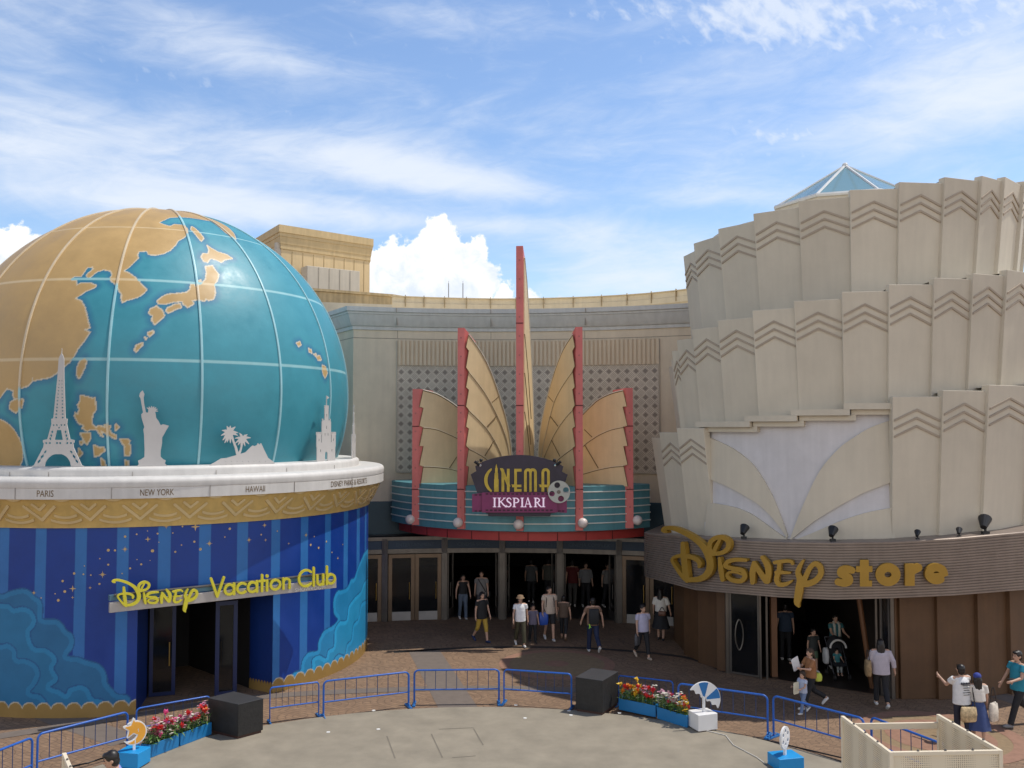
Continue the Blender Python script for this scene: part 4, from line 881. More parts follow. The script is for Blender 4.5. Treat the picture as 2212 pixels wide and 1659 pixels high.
# ------------------------------------------------------------------ marquee canopy with posts and wings
AX = rad(7); F0 = np.array([.24, 30.0]); KR = 5.75; KC = (F0[0] + KR * math.sin(AX), F0[1] + KR * math.cos(AX))
can = thing('marquee_canopy', 'curved teal cinema marquee with five coral posts and cream winged fins above the doors', 'canopy', (F0[0], F0[1] + 1, 0))
KZ0, KZ1 = 3.50, at(1000, 1050.5, 30.3)[2]; a0, a1 = -rad(66), rad(40)
mb = MB(); mb.lathe(KC, [(1.5, KZ0), (KR, KZ0), (KR, KZ1), (KR - .06, KZ1 + .02), (1.5, KZ1 + .02)], a0, a1, 60); mb.build('fascia', TEAL, can, smooth=30)
for y in (1063.5, 1081, 1097.7, 1114, 1131.6):
    z = at(1122, y, 30)[2]; mb = MB(); pts = [tuple(pol(KC, KR + .02, np.array(a), z)) for a in np.linspace(a0, a1, 50)]; mb.tube(pts, .022, 6); mb.build('neon_tube', M('pale_tube', (.62, .62, .58), .35), can, smooth=60)
mb = MB(); mb.lathe(KC, [(1.5, 3.17), (KR - .28, 3.17), (KR - .26, 3.46), (1.5, 3.46)], a0, a1, 60); mb.build('soffit_band', REDD, can, smooth=30)
mb = MB()
for a in np.linspace(a0 + .2, a1 - .25, 9): p = pol(KC, KR - .268, np.array(a), 3.31); mb.box(tuple(p), (.025, .02, .27), a)
mb.build('band_joint', M('dark_red_joint', (.08, .01, .01), .8), can)
POSTX = [897, 995, 1122.5, 1252, 1361]; POSTTOP = [840, 708, 531, 706, 838]
d10 = np.array([math.sin(rad(10)), math.cos(rad(10))]); FA = F0 + d10 * 2.95
BOLT = M('bolt_head', (.40, .12, .11), .4, .3)
CA = lambda p: (875.9 + .2134 * p[0], 690.1 + .2134 * p[1]); CB = lambda p: (1097.1 + .2133 * p[0], 690.1 + .2133 * p[1])
saw = lambda xa, xb, ys: [(xa if i % 2 == 0 else xb, y) for i, y in enumerate(ys)]
FINS = [dict(cv=CA, saw=[(180, 712), (140, 885), (180, 895), (140, 1075), (180, 1090), (140, 1280), (180, 1282), (140, 1475), (180, 1485), (150, 1690)], st=[0, 4, 8],
             arcs=[[(180, 712), (300, 745), (400, 795), (523, 880), (640, 985), (760, 1130), (850, 1290), (900, 1400)], [(180, 1090), (300, 1105), (400, 1140), (520, 1195), (640, 1270), (760, 1370), (850, 1450)], [(180, 1485), (300, 1490), (440, 1505), (520, 1525), (700, 1570)]],
             seams=[[(520, 1390), (445, 1505)], [(600, 1030), (520, 1150)]], bot=1690),
        dict(cv=CA, saw=[(640, 150), (612, 280), (640, 318), (612, 485), (640, 525), (612, 685), (640, 712), (612, 880), (640, 915), (612, 1085), (640, 1105), (612, 1280), (640, 1305), (612, 1480), (640, 1490), (620, 1690)], st=[0, 4, 8, 12],
             arcs=[[(640, 150), (760, 320), (850, 490), (930, 700), (985, 880), (1020, 1000), (1060, 1200), (1078, 1380), (1082, 1480)], [(640, 525), (740, 650), (830, 780), (920, 950), (990, 1110), (1040, 1270), (1060, 1420)], [(640, 915), (740, 1010), (830, 1110), (900, 1220), (960, 1340), (1000, 1450)], [(640, 1305), (720, 1345), (810, 1400), (900, 1480)]],
             seams=[[(945, 780), (875, 840)], [(920, 980), (825, 1085)], [(900, 1220), (805, 1380)]], bot=1690),
        None,
        dict(cv=CB, saw=[(655, 150), (678, 275), (655, 320), (678, 475), (655, 520), (678, 685), (655, 710), (678, 870), (655, 910), (682, 1085), (655, 1105), (682, 1285), (658, 1300), (682, 1480), (660, 1490), (682, 1690)], st=[0, 4, 8, 12],
             arcs=[[(655, 150), (560, 300), (480, 500), (420, 700), (370, 900), (330, 1100), (308, 1300), (304, 1440)], [(655, 520), (560, 655), (480, 800), (430, 960), (390, 1120), (350, 1300), (335, 1420)], [(655, 910), (560, 1020), (480, 1140), (430, 1240), (370, 1380), (350, 1450)], [(658, 1300), (560, 1370), (480, 1440), (430, 1500)]],
             seams=[[(405, 775), (463, 838)], [(427, 980), (507, 1082)], [(442, 1222), (525, 1385)]], bot=1690),
        dict(cv=CB, saw=[(1165, 715), (1205, 880), (1165, 885), (1210, 1075), (1170, 1085), (1213, 1280), (1172, 1282), (1213, 1470), (1172, 1480), (1215, 1690)], st=[0, 4, 8],
             arcs=[[(1165, 715), (1050, 745), (930, 800), (850, 865), (775, 940), (650, 1080), (520, 1250), (450, 1400)], [(1170, 1085), (1050, 1110), (930, 1160), (850, 1210), (775, 1265), (600, 1420)], [(1172, 1480), (1050, 1490), (900, 1520), (775, 1555), (600, 1600)]],
             seams=[[(775, 1115), (853, 1192)], [(780, 1275), (915, 1505)]], bot=1690)]
for k, (px, pt) in enumerate(zip(POSTX, POSTTOP)):
    B_ = cyl(px, 1080, KC, KR + .10); bx, by = float(B_[0]), float(B_[1]); zt = float(at(px, pt, by)[2]); zb0 = 3.53
    fd = FA - np.array([bx, by]); fd /= np.linalg.norm(fd); w = .115
    tx = np.array([math.cos(-AX), math.sin(-AX)]) if k in (1, 2, 3) else np.array([1.0, 0])
    p0, p1 = np.array([bx, by]) - tx * w, np.array([bx, by]) + tx * w; dep = .50
    q0, q1 = p0 + fd * dep, p1 + fd * dep; drop = .42 if k not in (0, 4) else .06
    mb = MB(); mb.hexa([(*p0, zb0), (*p1, zb0), (*q1, zb0), (*q0, zb0)], [(*p0, zt), (*p1, zt), (*q1, zt - drop), (*q0, zt - drop)]); post = mb.build('post', RED, can, bevel=.006)
    mb = MB()
    zz = np.arange(zb0 + .7, zt - .3, .62); nf = np.array([tx[1], -tx[0]])
    for z in zz: mb.disc((bx + nf[0] * .001, by + nf[1] * .001, z), (nf[0], nf[1], 0), .03, 10, .012)
    mb.build('bolt_heads', BOLT, post)
    mb = MB()
    for pj in ({0: (1083 * .2134 + 690, 1057), 4: (1080 * .2133 + 690, 1057)}.get(k, (871 * .2134 + 690, 1057)) + ((698,) if k == 2 else ())):
        z = float(at(px, pj, by)[2]); mb.box((bx, by, z), (2 * w + .006, .006 + .02, .03), math.atan2(tx[1], tx[0]))
    mb.build('post_joint', M('post_joint', (.10, .015, .02), .8), post)
    P0 = np.array([bx, by, 0]) + np.array([*(tx * (w if k < 2 or k == 2 else -w)), 0]); f3 = np.array([fd[0], fd[1], 0]); nrm = np.array([fd[1], -fd[0], 0])
    if np.dot(nrm, np.array([0, 0, 0]) - P0) < 0: nrm = -nrm
    if FINS[k] is None:
        # the middle fin, seen almost along its plane
        out = [(1131, 556), (1136, 610), (1141, 690), (1146, 775), (1149, 850), (1152, 960), (1152, 1048), (1131, 1048)]
        h = plane_hit(np.array([p[0] for p in out], float), np.array([p[1] for p in out], float), P0, nrm); mb = MB()
        h[:, :2] = [P0[:2] + fd * min(max(float((q - P0[:2]) @ fd), 0.0), 2.9) for q in h[:, :2]]
        mb.hexa([tuple(q - nrm * .03) for q in h][::-1], [tuple(q + nrm * .03) for q in h][::-1]); fin = mb.build('winged_fin', CREAM, can)
        mb = MB(); mb.tube([tuple(q + nrm * .03) for q in h[:6]], .025, 6); mb.build('fin_trim', CREAMT, fin)
        mb = MB()
        for ln in ([(1133, 722), (1140, 800), (1147, 905)], [(1133, 806), (1140, 880), (1146, 960)], [(1133, 890), (1139, 930), (1146, 1000)]):
            q = plane_hit(np.array([p[0] for p in ln], float), np.array([p[1] for p in ln], float), P0 + nrm * .03, nrm); mb.tube([tuple(x) for x in q], .02, 6)
        mb.build('fin_seam', SEAM, fin); continue
    F = FINS[k]; cv = F['cv']
    def hit(pts, off): p = np.array([cv(q) for q in pts]); return plane_hit(p[:, 0], p[:, 1], P0 + nrm * off, nrm)
    nl = len(F['st']); fin = None
    for i in range(nl):
        off = .085 - .022 * i; s0 = F['st'][i]; s1 = F['st'][i + 1] if i + 1 < nl else len(F['saw']) - 1
        sawp = F['saw'][s0:s1 + 1]; top = [tuple(q) for q in smooth_pts(F['arcs'][i], 3)]
        if i + 1 < nl:
            low = [tuple(q) for q in smooth_pts(F['arcs'][i + 1], 3)]
            dn = np.array(low); low = [(q[0], q[1] + 6) for q in low]
        else: low = [F['saw'][-1], (top[-1][0], F['bot'])]
        poly = top + low[::-1] + sawp[1:-1][::-1]
        h0 = hit(poly, off - .03); h1 = hit(poly, off); mb = MB(); mb.hexa([tuple(q) for q in h0], [tuple(q) for q in h1])
        me_ = mb.build('winged_fin' if fin is None else 'fin_layer', CREAM, can if fin is None else fin)
        if fin is None: fin = me_
        mb = MB(); mb.tube([tuple(q) for q in hit(top, off + .008)], .017, 6); mb.build('fin_trim', CREAMT, fin)
        mb = MB(); mb.tube([tuple(q) for q in hit([(a_, b_ + 9) for a_, b_ in top], off + .002)], .012, 5); mb.build('fin_seam', SEAM, fin)
    mb = MB()
    for sm in F['seams']: mb.tube([tuple(q) for q in hit(sm, .085)], .013, 5)
    mb.tube([tuple(q) for q in hit(F['saw'], .086)], .010, 5); mb.build('fin_seam', SEAM, fin)
LAMPG = M('opal_lamp_globe', (.70, .60, .56), .25, var=.03)
for px, py in [(886, 1122), (989, 1129), (1120, 1133), (1259, 1130), (1377, 1124)]:
    p = cyl(px, py, KC, KR + .2); mb = MB(); mb.ball(tuple(p), .165, 20, 14); lg = mb.build('lamp_globe', LAMPG, can, smooth=180)
    a = math.atan2(p[0] - KC[0], -(p[1] - KC[1])); q = pol(KC, KR, np.array(a), p[2]); mb = MB(); mb.tube([tuple(q), tuple(p)], .05, 10); mb.build('lamp_socket', STEEL, lg)
# ------------------------------------------------------------------ cinema sign
sg = thing('cinema_sign', 'dark arched cinema sign with gold letters, magenta film strip and a metal reel', 'sign', (.3, 29.4, 4.3))
SY = 29.42; sk = .128 * SY / FPX
c0 = at(973.2 + .128 * 1130, 955.6 + .128 * 830, SY)
mapS = lambda u, v, w: np.stack([c0[0] + u, SY - w + 0 * u, c0[2] + v], -1)
def cpx(pts): return np.array([((x - 1130) * sk, (830 - y) * sk) + ((r * sk,) if r is not None else ()) for x, y, r in [(*q, None) if len(q) == 2 else q for q in pts]])
def in_px(f): return lambda U, V: f(1130 + U / sk, 830 - V / sk) * sk
NAVY = M('night_purple_panel', (.022, .014, .035), .4, var=.4, scale=1.5)
arch = [(455, 850), (345, 540), (440, 485), (420, 405), (548, 326)] + [(x, 215 + 112 * ((x - 1150) / 605) ** 2) for x in np.linspace(600, 1700, 16)] + [(1760, 325), (1900, 405), (1875, 495), (1975, 545), (1860, 850)]
plate('backboard', in_px(lambda X, Y: poly_sd(X, Y, arch)), (-1.6, 1.7, -.1, 1.3), .02, 0, .10, mapS, NAVY, sg)
plate('base_board', in_px(lambda X, Y: poly_sd(X, Y, [(590, 1160), (600, 1190), (635, 1200), (640, 1240), (1680, 1240), (1690, 1195), (1760, 1180), (1780, 1160)])), (-1.1, 1.3, -.85, -.6), .015, 0, .08, mapS, NAVY, sg)
EDGE = M('gold_cinema_letter', (.50, .36, .05), .4, .3, var=.2, scale=5)
CL = [[(690, 450, 24), (640, 500, 26), (606, 580, 27), (600, 660, 27), (620, 740, 26), (660, 800, 24), (690, 828, 16)]]
def cinema_sd(X, Y):
    d = np.full(X.shape, 1e9)
    d = np.maximum(np.hypot((X - 800) / 1.0, (Y - 635)) - 228, -(np.hypot((X - 860), (Y - 635)) - 232)); d = np.maximum(d, np.maximum(440 - Y, Y - 828)); d = np.maximum(d, X - 700)
    def bx(x0, x1, y0, y1): return np.maximum(np.maximum(x0 - X, X - x1), np.maximum(y0 - Y, Y - y1))
    d = np.minimum(d, np.minimum(bx(745, 806, 520, 828), np.minimum(bx(738, 814, 620, 828), np.minimum(bx(754, 798, 430, 640), bx(764, 788, 395, 500)))))
    d = np.minimum(d, seg_sd(X, Y, [(776, 372, 4), (776, 420, 9)]))
    d = np.minimum(d, np.minimum(bx(862, 908, 460, 828), bx(952, 998, 446, 828))); d = np.minimum(d, np.maximum(np.abs((X - 862) - (Y - 440) * .42) - 26, np.maximum(436 - Y, Y - 740))); 
    d = np.minimum(d, np.minimum(bx(1075, 1120, 446, 828), np.minimum(bx(1075, 1198, 446, 492), np.minimum(bx(1075, 1198, 782, 828), np.minimum(bx(1040, 1195, 710, 752), poly_sd(X, Y, [(1022, 708), (1080, 708), (1080, 752)]))))))
    for cx_ in (1307, 1386):
        ring_ = np.abs(np.hypot(X - cx_, Y - 506) - 45) - 23; d = np.minimum(d, np.where(Y < 506, ring_, 1e3))
    d = np.minimum(d, np.minimum(bx(1239, 1285, 504, 828), np.minimum(bx(1328, 1366, 504, 828), bx(1408, 1454, 504, 828))))
    ring_ = np.abs(np.hypot(X - 1601, Y - 506) - 47) - 23; d = np.minimum(d, np.where(Y < 506, ring_, 1e3))
    return np.minimum(d, np.minimum(bx(1531, 1577, 504, 828), np.minimum(bx(1625, 1670, 504, 828), np.minimum(bx(1500, 1640, 710, 752), poly_sd(X, Y, [(1478, 708), (1540, 708), (1540, 752)])))))
plate('cinema_lettering', in_px(cinema_sd), (-1.1, 1.1, .0, .9), .0085, .10, .15, mapS, EDGE, sg)
MAG = M('magenta_film', (.20, .018, .10), .4, var=.15, scale=2)
def film_map(w0, bend): return lambda u, v, w: mapS(u, v, w + w0)
plate('film_strip', in_px(lambda X, Y: poly_sd(X, Y, [(535, 838), (1790, 838), (1790, 1170), (535, 1170)])), (-1.2, 1.35, -.7, .02), .03, .10, .22, mapS, MAG, sg)
for pts in ([(370, 868), (535, 850), (535, 1165), (370, 1165)], [(1790, 850), (1955, 868), (1955, 1180), (1790, 1170)]):
    plate('film_strip', in_px(lambda X, Y, pts=pts: poly_sd(X, Y, pts)), (-1.6, 1.65, -.75, .02), .02, .04, .14, mapS, MAG, sg)
mb = MB()
for row, yy in ((0, 862), (1, 1132)):
    for x in list(np.arange(620, 1760, 71.5)) + ([435, 505, 1830, 1890] if row else [435, 505]):
        main_ = 540 < x < 1785; q = mapS(np.array([(x - 1130) * sk]), np.array([(830 - yy - (0 if main_ else 18)) * sk]), .222 if main_ else .142)[0]; mb.box((q[0], q[1], q[2]), (45 * sk, .004, 28 * sk))
mb.build('sprocket_holes', M('film_hole', (.06, .006, .03), .6), sg)
# serif capitals
def serif_sd(X, Y):
    d = np.full(X.shape, 1e9); T, B = 928, 1075
    def vs(x, r=13, y0=T, y1=B): return np.maximum(np.abs(X - x) - r, np.maximum(y0 - Y, Y - y1))
    def ser(x, y, w=30): return np.maximum(np.abs(X - x) - w, np.abs(Y - y) - 5)
    def add(*q):
        nonlocal d
        for k_ in q: d = np.minimum(d, k_)
    for x in (748, 1208, 1562): add(vs(x), ser(x, T), ser(x, B))
    add(vs(825), ser(825, T), ser(825, B), seg_sd(X, Y, [(915, T, 6), (842, 1000, 6)]), seg_sd(X, Y, [(850, 985, 9), (895, 1040, 11), (940, B - 2, 10)]), ser(912, T, 24), ser(938, B, 20))
    add(seg_sd(X, Y, smooth_pts([(1022, 955, 6), (1005, 932, 7), (975, 932, 9), (955, 955, 11), (968, 985, 12), (1005, 1010, 12), (1020, 1040, 11), (1000, 1070, 9), (965, 1072, 7), (945, 1045, 5)], 3)))
    add(vs(1075), ser(1075, T), ser(1075, B), seg_sd(X, Y, smooth_pts([(1080, 932, 6), (1120, 934, 8), (1148, 965, 12), (1130, 1000, 9), (1082, 1008, 5)], 4)))
    add(seg_sd(X, Y, [(1300, T - 4, 5), (1258, B, 6)]), seg_sd(X, Y, [(1302, T - 4, 8), (1350, B, 12)]), seg_sd(X, Y, [(1275, 1028, 5), (1330, 1028, 5)]), ser(1258, B, 22), ser(1350, B, 26))
    add(vs(1430), ser(1430, T), ser(1430, B), seg_sd(X, Y, smooth_pts([(1434, 932, 6), (1470, 934, 8), (1494, 962, 11), (1475, 994, 9), (1436, 1002, 5)], 4)), seg_sd(X, Y, [(1458, 1000, 8), (1490, 1045, 11), (1522, B, 8)]))
    return d
plate('name_lettering', in_px(serif_sd), (-.85, .95, -.6, -.12), .0085, .222, .25, mapS, M('lit_lilac_letter', (.78, .62, .76), .4, emit=.35), sg)
rl = in_px(lambda X, Y: np.hypot(X - 1820, Y - 825) - 185)
def reel_sd(X, Y):
    d = np.hypot(X - 1820, Y - 825) - 185
    for x, y, r in ((1790, 713, 48), (1935, 795, 48), (1703, 855, 46), (1852, 938, 50)): d = np.maximum(d, r - np.hypot(X - x, Y - y))
    return d
reel = plate('film_reel', in_px(reel_sd), (.9, 1.75, -.4, .4), .014, .25, .30, mapS, M('reel_metal', (.40, .41, .38), .4, .3, var=.15), sg)
mb = MB(); q = mapS(np.array([(1815 - 1130) * sk]), np.array([(830 - 825) * sk]), .30)[0]; mb.disc(tuple(q), (0, -1, 0), .06, 16, .02); mb.disc(tuple(q), (0, -1, 0), .035, 14, .03); mb.build('reel_hub', STEEL, reel)
for x, y, s in ((455, 352, 1), (1815, 350, -1)):
    q = mapS(np.array([(x - 1130) * sk]), np.array([(830 - y) * sk]), .2)[0]; mb = MB(); dx = .07 * s
    mb.tube([(q[0] - dx, q[1] - .05, q[2] + .05), (q[0] + dx, q[1] + .02, q[2] - .05)], .045, 12); lamp = mb.build('spotlight', BLACK, sg)
    mb = MB(); mb.tube([(q[0] + dx, q[1] + .02, q[2] - .05), (q[0] + dx * 1.6, q[1] + .04, q[2] - .08)], .047, 12); mb.build('lamp_face', M('bright_reflector', (.8, .82, .85), .12, .9), lamp)
    mb = MB(); mb.tube([(q[0] + .02 * s, q[1] + .25, q[2] + .06), (q[0] + .03 * s, q[1] + .05, q[2] + .06), (q[0], q[1], q[2])], .02, 8); mb.ball((q[0] + .12 * s, q[1] + .1, q[2] + .09), .055, 10, 8); mb.build('lamp_bracket', BLACK, lamp)
# ------------------------------------------------------------------ cinema doors
ent = thing('cinema_entrance', 'row of steel framed cinema doors under blue header panels, three bays standing open', 'entrance', (0, 33.2, 0))
def Yd(x): return 33.4 - .028 * x * x - .05 * x
HB = M('dark_blue_header', (.018, .045, .085), .5)
xs = np.linspace(-6.4, 7.6, 40); dp = [(x, Yd(x)) for x in xs]
mb = MB(); sweep(mb, dp, [(.0, 2.83), (.06, 2.84), (.06, 2.96), (-.5, 3.0)]); mb.build('top_rail', STEEL, ent)
mb = MB(); sweep(mb, dp, [(.0, 2.52), (.0, 2.835)]); mb.build('header_panel', HB, ent)
mb = MB(); sweep(mb, dp, [(-.1, 2.37), (.03, 2.37), (.03, 2.42), (.05, 2.42), (.05, 2.47), (.03, 2.47), (.03, 2.525), (0, 2.525)]); mb.build('transom', STEEL, ent)
PIL = [-6.6, -4.5, -2.41, -.35, 1.70, 3.76, 5.83]
for x in PIL:
    y = Yd(x); mb = MB(); mb.box((x, y, 1.42), (.21, .16, 2.84))
    for q in (-.07, -.023, .023, .07): mb.tube([(x + q, y - .08, 2.36), (x + q, y - .08, 2.9)], .018, 6)
    mb.box((x, y - .085, 1.95), (.02, .012, .30)); mb.build('pilaster', STEEL, ent, bevel=.006)
BDOOR = M('bronze_door_frame', (.17, .125, .09), .32, .75, var=.15)
KICK = M('pale_kick_plate', (.36, .34, .32), .5, .2)
for i in range(len(PIL) - 1):
    xa, xb = PIL[i] + .12, PIL[i + 1] - .12; xm = (xa + xb) / 2
    if i in (2, 3, 4):     # open: both leaves swung inward
        for x, s in ((xa, 1), (xb, -1)):
            d = glass_leaf(ent, (x, Yd(x)), (x + s * .12, Yd(x) + .92), .01, 2.34, .09, STEEL, DKGLASS, handle=False, name='open_door', kick=.3)
            mb = MB(); mb.tube([(x + s * .09, Yd(x) + .1, .8), (x + s * .09, Yd(x) + .1, 1.3)], .016, 8); mb.build('door_handle', STEEL, d)
    else:
        for x, x2 in ((xa, xm - .01), (xm + .01, xb)):
            d = glass_leaf(ent, (x, Yd(x)), (x2, Yd(x2)), .01, 2.34, .13, BDOOR, DKGLASS, handle=True)
            c = (x + x2) / 2; rz = math.atan2(Yd(x2) - Yd(x), x2 - x); mb = MB(); mb.box((c, Yd(c) - .02, .17), (x2 - x - .26, .05, .30), rz); mb.build('kick_plate', KICK, d)
HL_ = M('header_lettering', (.045, .085, .13), .5)
for txt, xm in (('ENTERTAINMENT', -3.45), ('CINEMA SPACE', -1.38), ('CINEMA ENTRANCE', .68), ('CINEMA COMPLEX', 2.73)):
    text_obj('header_lettering', txt, .17, lambda u, v, w, xm=xm: np.stack([xm + u, Yd(xm) - .012 - 0 * u - (Yd(xm) - np.array([Yd(xm + k) for k in u])), 2.62 + v], -1), HL_, ent)
mb = MB(); zr = 3.0
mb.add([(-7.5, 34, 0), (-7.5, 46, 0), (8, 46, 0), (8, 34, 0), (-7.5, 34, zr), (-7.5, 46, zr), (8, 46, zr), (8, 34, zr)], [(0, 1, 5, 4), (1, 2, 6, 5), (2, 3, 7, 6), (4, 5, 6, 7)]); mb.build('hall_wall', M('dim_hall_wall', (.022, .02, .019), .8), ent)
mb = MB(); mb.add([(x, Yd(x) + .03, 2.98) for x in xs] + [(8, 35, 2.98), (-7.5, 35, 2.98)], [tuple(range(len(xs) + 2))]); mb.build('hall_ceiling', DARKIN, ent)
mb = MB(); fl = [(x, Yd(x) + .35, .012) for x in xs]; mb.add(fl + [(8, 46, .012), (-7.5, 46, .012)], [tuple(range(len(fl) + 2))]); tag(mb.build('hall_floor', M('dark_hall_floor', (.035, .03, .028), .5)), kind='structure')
# ================================================================== the shop building: tiers of fan panels round a drum
SC = (31 * math.sin(rad(20)), 31 * math.cos(rad(20)))
shop = thing('shop_building', 'round stone shop building of stepped fan panels with zigzag grooves above a brown sign band', 'building', (SC[0], SC[1], 0))
C5 = lambda x, y: (1380.3 + .376 * x, 336.2 + .376 * y)
C6 = lambda x, y: (1380.3 + .376 * np.asarray(x, float), 867.1 + .376 * np.asarray(y, float))
tiers = [[(68, 1628, 115, 1615), (115, 1595, 216, 1585), (216, 1570, 370, 1560), None, (1458, 1385, 1748, 1383), (1748, 1350, 2012, 1350), (2012, 1318, 2255, 1322)],
         [(188, 1135, 216, 1110), (216, 1068, 303, 1045), (303, 1005, 450, 975), (450, 950, 650, 925), (650, 893, 889, 870), (889, 838, 1165, 820), (1165, 785, 1436, 775), (1436, 742, 1697, 738), (1697, 703, 1922, 708), (1922, 678, 2118, 690), (2118, 660, 2270, 672)],
         [(255, 580, 313, 550), (313, 503, 454, 462), (454, 423, 656, 377), (656, 340, 915, 290), (915, 262, 1212, 235), (1212, 197, 1496, 188), (1496, 150, 1758, 160), (1758, 122, 1972, 148), (1972, 115, 2105, 150), (2105, 125, 2195, 165)]]
TR = [(6.10, 5.66), (5.95, 5.60), (5.10, 4.76)]; ZB = [3.35, None, None]
def panel(azl, azr, zt, zb, rt, rb, parent, chev=True, th=.22, mat=None):
    lo, ro = .05, -.055
    def q(a, r, z): return np.array([SC[0] + r * math.sin(a), SC[1] - r * math.cos(a), z])
    TL, TRr, BL_, BR = q(azl, rt + lo, zt), q(azr, rt + ro, zt), q(azl, rb + lo, zb), q(azr, rb + ro, zb)
    nrm = np.cross(TRr - TL, BL_ - TL); nrm /= np.linalg.norm(nrm)
    if np.dot(nrm, TL - np.array([*SC, zt])) < 0: nrm = -nrm
    inn = -np.array([nrm[0], nrm[1], 0]) / np.hypot(nrm[0], nrm[1]) * th
    mb = MB(); mb.hexa([tuple(x) for x in (BL_, BR, BR + inn, BL_ + inn)], [tuple(x) for x in (TL, TRr, TRr + inn, TL + inn)])
    p = mb.build('fan_panel', mat or STORE, parent, bevel=.012)
    if chev:
        W_ = np.linalg.norm(TRr - TL); down = (BL_ - TL + BR - TRr) / 2; H = np.linalg.norm(down); mb = MB()
        def pt(s, t): a = TL + (TRr - TL) * s; b = BL_ + (BR - BL_) * s; return a + (b - a) * (t / H)
        for k in range(3):
            t0 = .30 + .205 * k; dr = .27; tk = .056
            for s0, s1, ta, tb in ((.035, .5, t0 + dr, t0), (.5, .985, t0, t0 + dr * 1.02)):
                f = [pt(s0, ta), pt(s1, tb), pt(s1, tb + tk), pt(s0, ta + tk)]; mb.hexa([tuple(x - nrm * .01) for x in f], [tuple(x + nrm * .028) for x in f])
        mb.build('chevron_relief', CHEV, p)
    return p
def tops(i):
    out = []
    for c in tiers[i]:
        if c is None: out.append(None); continue
        r = TR[i][0]; a0, z0 = cyl_az(*C5(c[0], c[1]), SC, r + .05); a1, z1 = cyl_az(*C5(c[2], c[3]), SC, r - .055); out.append([float(a0), float(a1), float(z0 * .5 + z1 * .5)])
    for k in range(1, len(out)):
        if out[k] and out[k - 1]: out[k - 1][1] = out[k][0]
    last = out[-1]; step = rad(13.5); dz = .16
    a = last[1]; z = last[2]
    while a < rad(140): z += dz * .6; out.append([a, a + step, z]); a += step
    first = out[0]; a, z = first[0], first[2]; pre = []
    while a > rad(-130): z -= dz; pre.append([a - step, a, z, .4]); a -= step
    return pre[::-1] + out
TT = [tops(i) for i in range(3)]
def top_at(i, a):
    for t in TT[i]:
        if t and t[0] <= a <= t[1]: return t[2]
    ts = [t for t in TT[i] if t]; return min(ts, key=lambda t: abs((t[0] + t[1]) / 2 - a))[2]
led = MB(); led2 = MB()
for i in range(3):
    for t in TT[i]:
        if t is None: continue
        a = (t[0] + t[1]) / 2; zb_ = ZB[0] if i == 0 else top_at(i - 1, a) - .55
        panel(t[0], t[1], t[2], zb_, TR[i][0] - (t[3] if len(t) > 3 else 0), TR[i][1] - (t[3] if len(t) > 3 else 0), shop, chev=-1.5 < a < 2.2 and len(t) < 4)
        q = lambda a_, r: (SC[0] + r * math.sin(a_), SC[1] - r * math.cos(a_), t[2] - .06)
        o4 = t[3] if len(t) > 3 else 0; led.add([q(t[0], TR[i][0] - .14 - o4), q(t[1], TR[i][0] - .14 - o4), q(t[1], 3.6), q(t[0], 3.6)], [(0, 1, 2, 3)])
led.build('tier_roof', M('tier_roof', (.42, .39, .33), .8), shop)
mb = MB(); mb.lathe(SC, [(4.2, 2.9), (4.2, 12.9), (0.01, 12.95)], 0, 2 * math.pi, 40); mb.build('core_wall', STORE, shop, smooth=30)
# recessed picture panel with a stepped cornice and sweeping relief bands
PRr = 5.72; aL = float(cyl_az(*C5(372, 1600), SC, PRr)[0]); aR = float(cyl_az(*C5(1457, 1500), SC, PRr)[0])
steps = [(372, 1528, 606, 1526), (606, 1496, 872, 1491), (872, 1460, 1175, 1456), (1175, 1424, 1457, 1420)]
LAV = M('lavender_white_panel', (.60, .58, .59), .7, var=.06, streak=.08)
mb = MB(); CB_ = MB(); CB2 = MB(); zs = []
for c in steps:
    a0_, z0 = cyl_az(*C5(c[0], c[1]), SC, PRr + .30); a1_, z1 = cyl_az(*C5(c[2], c[3]), SC, PRr + .30); z = float(z0 + z1) / 2; zs.append((float(a0_), float(a1_), z))
for k, (a0_, a1_, z) in enumerate(zs):
    a0_ = aL if k == 0 else a0_; a1_ = zs[k + 1][0] if k < 3 else aR
    mb.lathe(SC, [(PRr, 3.4), (PRr, z - .1), (PRr - .5, z - .1)], a0_, a1_, 8)
    CB_.lathe(SC, [(PRr - .05, z - .155), (PRr + .30, z - .155), (PRr + .30, z), (PRr - .3, z)], a0_, a1_ + (.0), 8, close=True)
    CB2.lathe(SC, [(PRr - .04, z - .29), (PRr + .17, z - .29), (PRr + .17, z - .157), (PRr - .04, z - .157)], a0_ + (.03 if k else 0), a1_ + .03 if k < 3 else a1_, 8, close=True)
    if k:
        zp_ = zs[k - 1][2]; CB_.lathe(SC, [(PRr - .05, zp_ - .153), (PRr + .298, zp_ - .153), (PRr + .298, z - .157), (PRr - .05, z - .157)], a0_, a0_ + .025, 2, close=True); CB2.lathe(SC, [(PRr - .04, zp_ - .288), (PRr + .168, zp_ - .288), (PRr + .168, z - .292), (PRr - .04, z - .292)], a0_ + .03, a0_ + .05, 2, close=True)
mb.build('picture_panel', LAV, shop, smooth=30); CB_.build('stepped_cornice', STORE, shop, smooth=25); CB2.build('stepped_cornice', STORE, shop, smooth=25)
def azpoly(pts): p = np.array(pts, float); a, z = cyl_az(*C6(p[:, 0], p[:, 1]), SC, PRr); return np.stack([a * PRr, z], 1)
Kp = (868, 800)
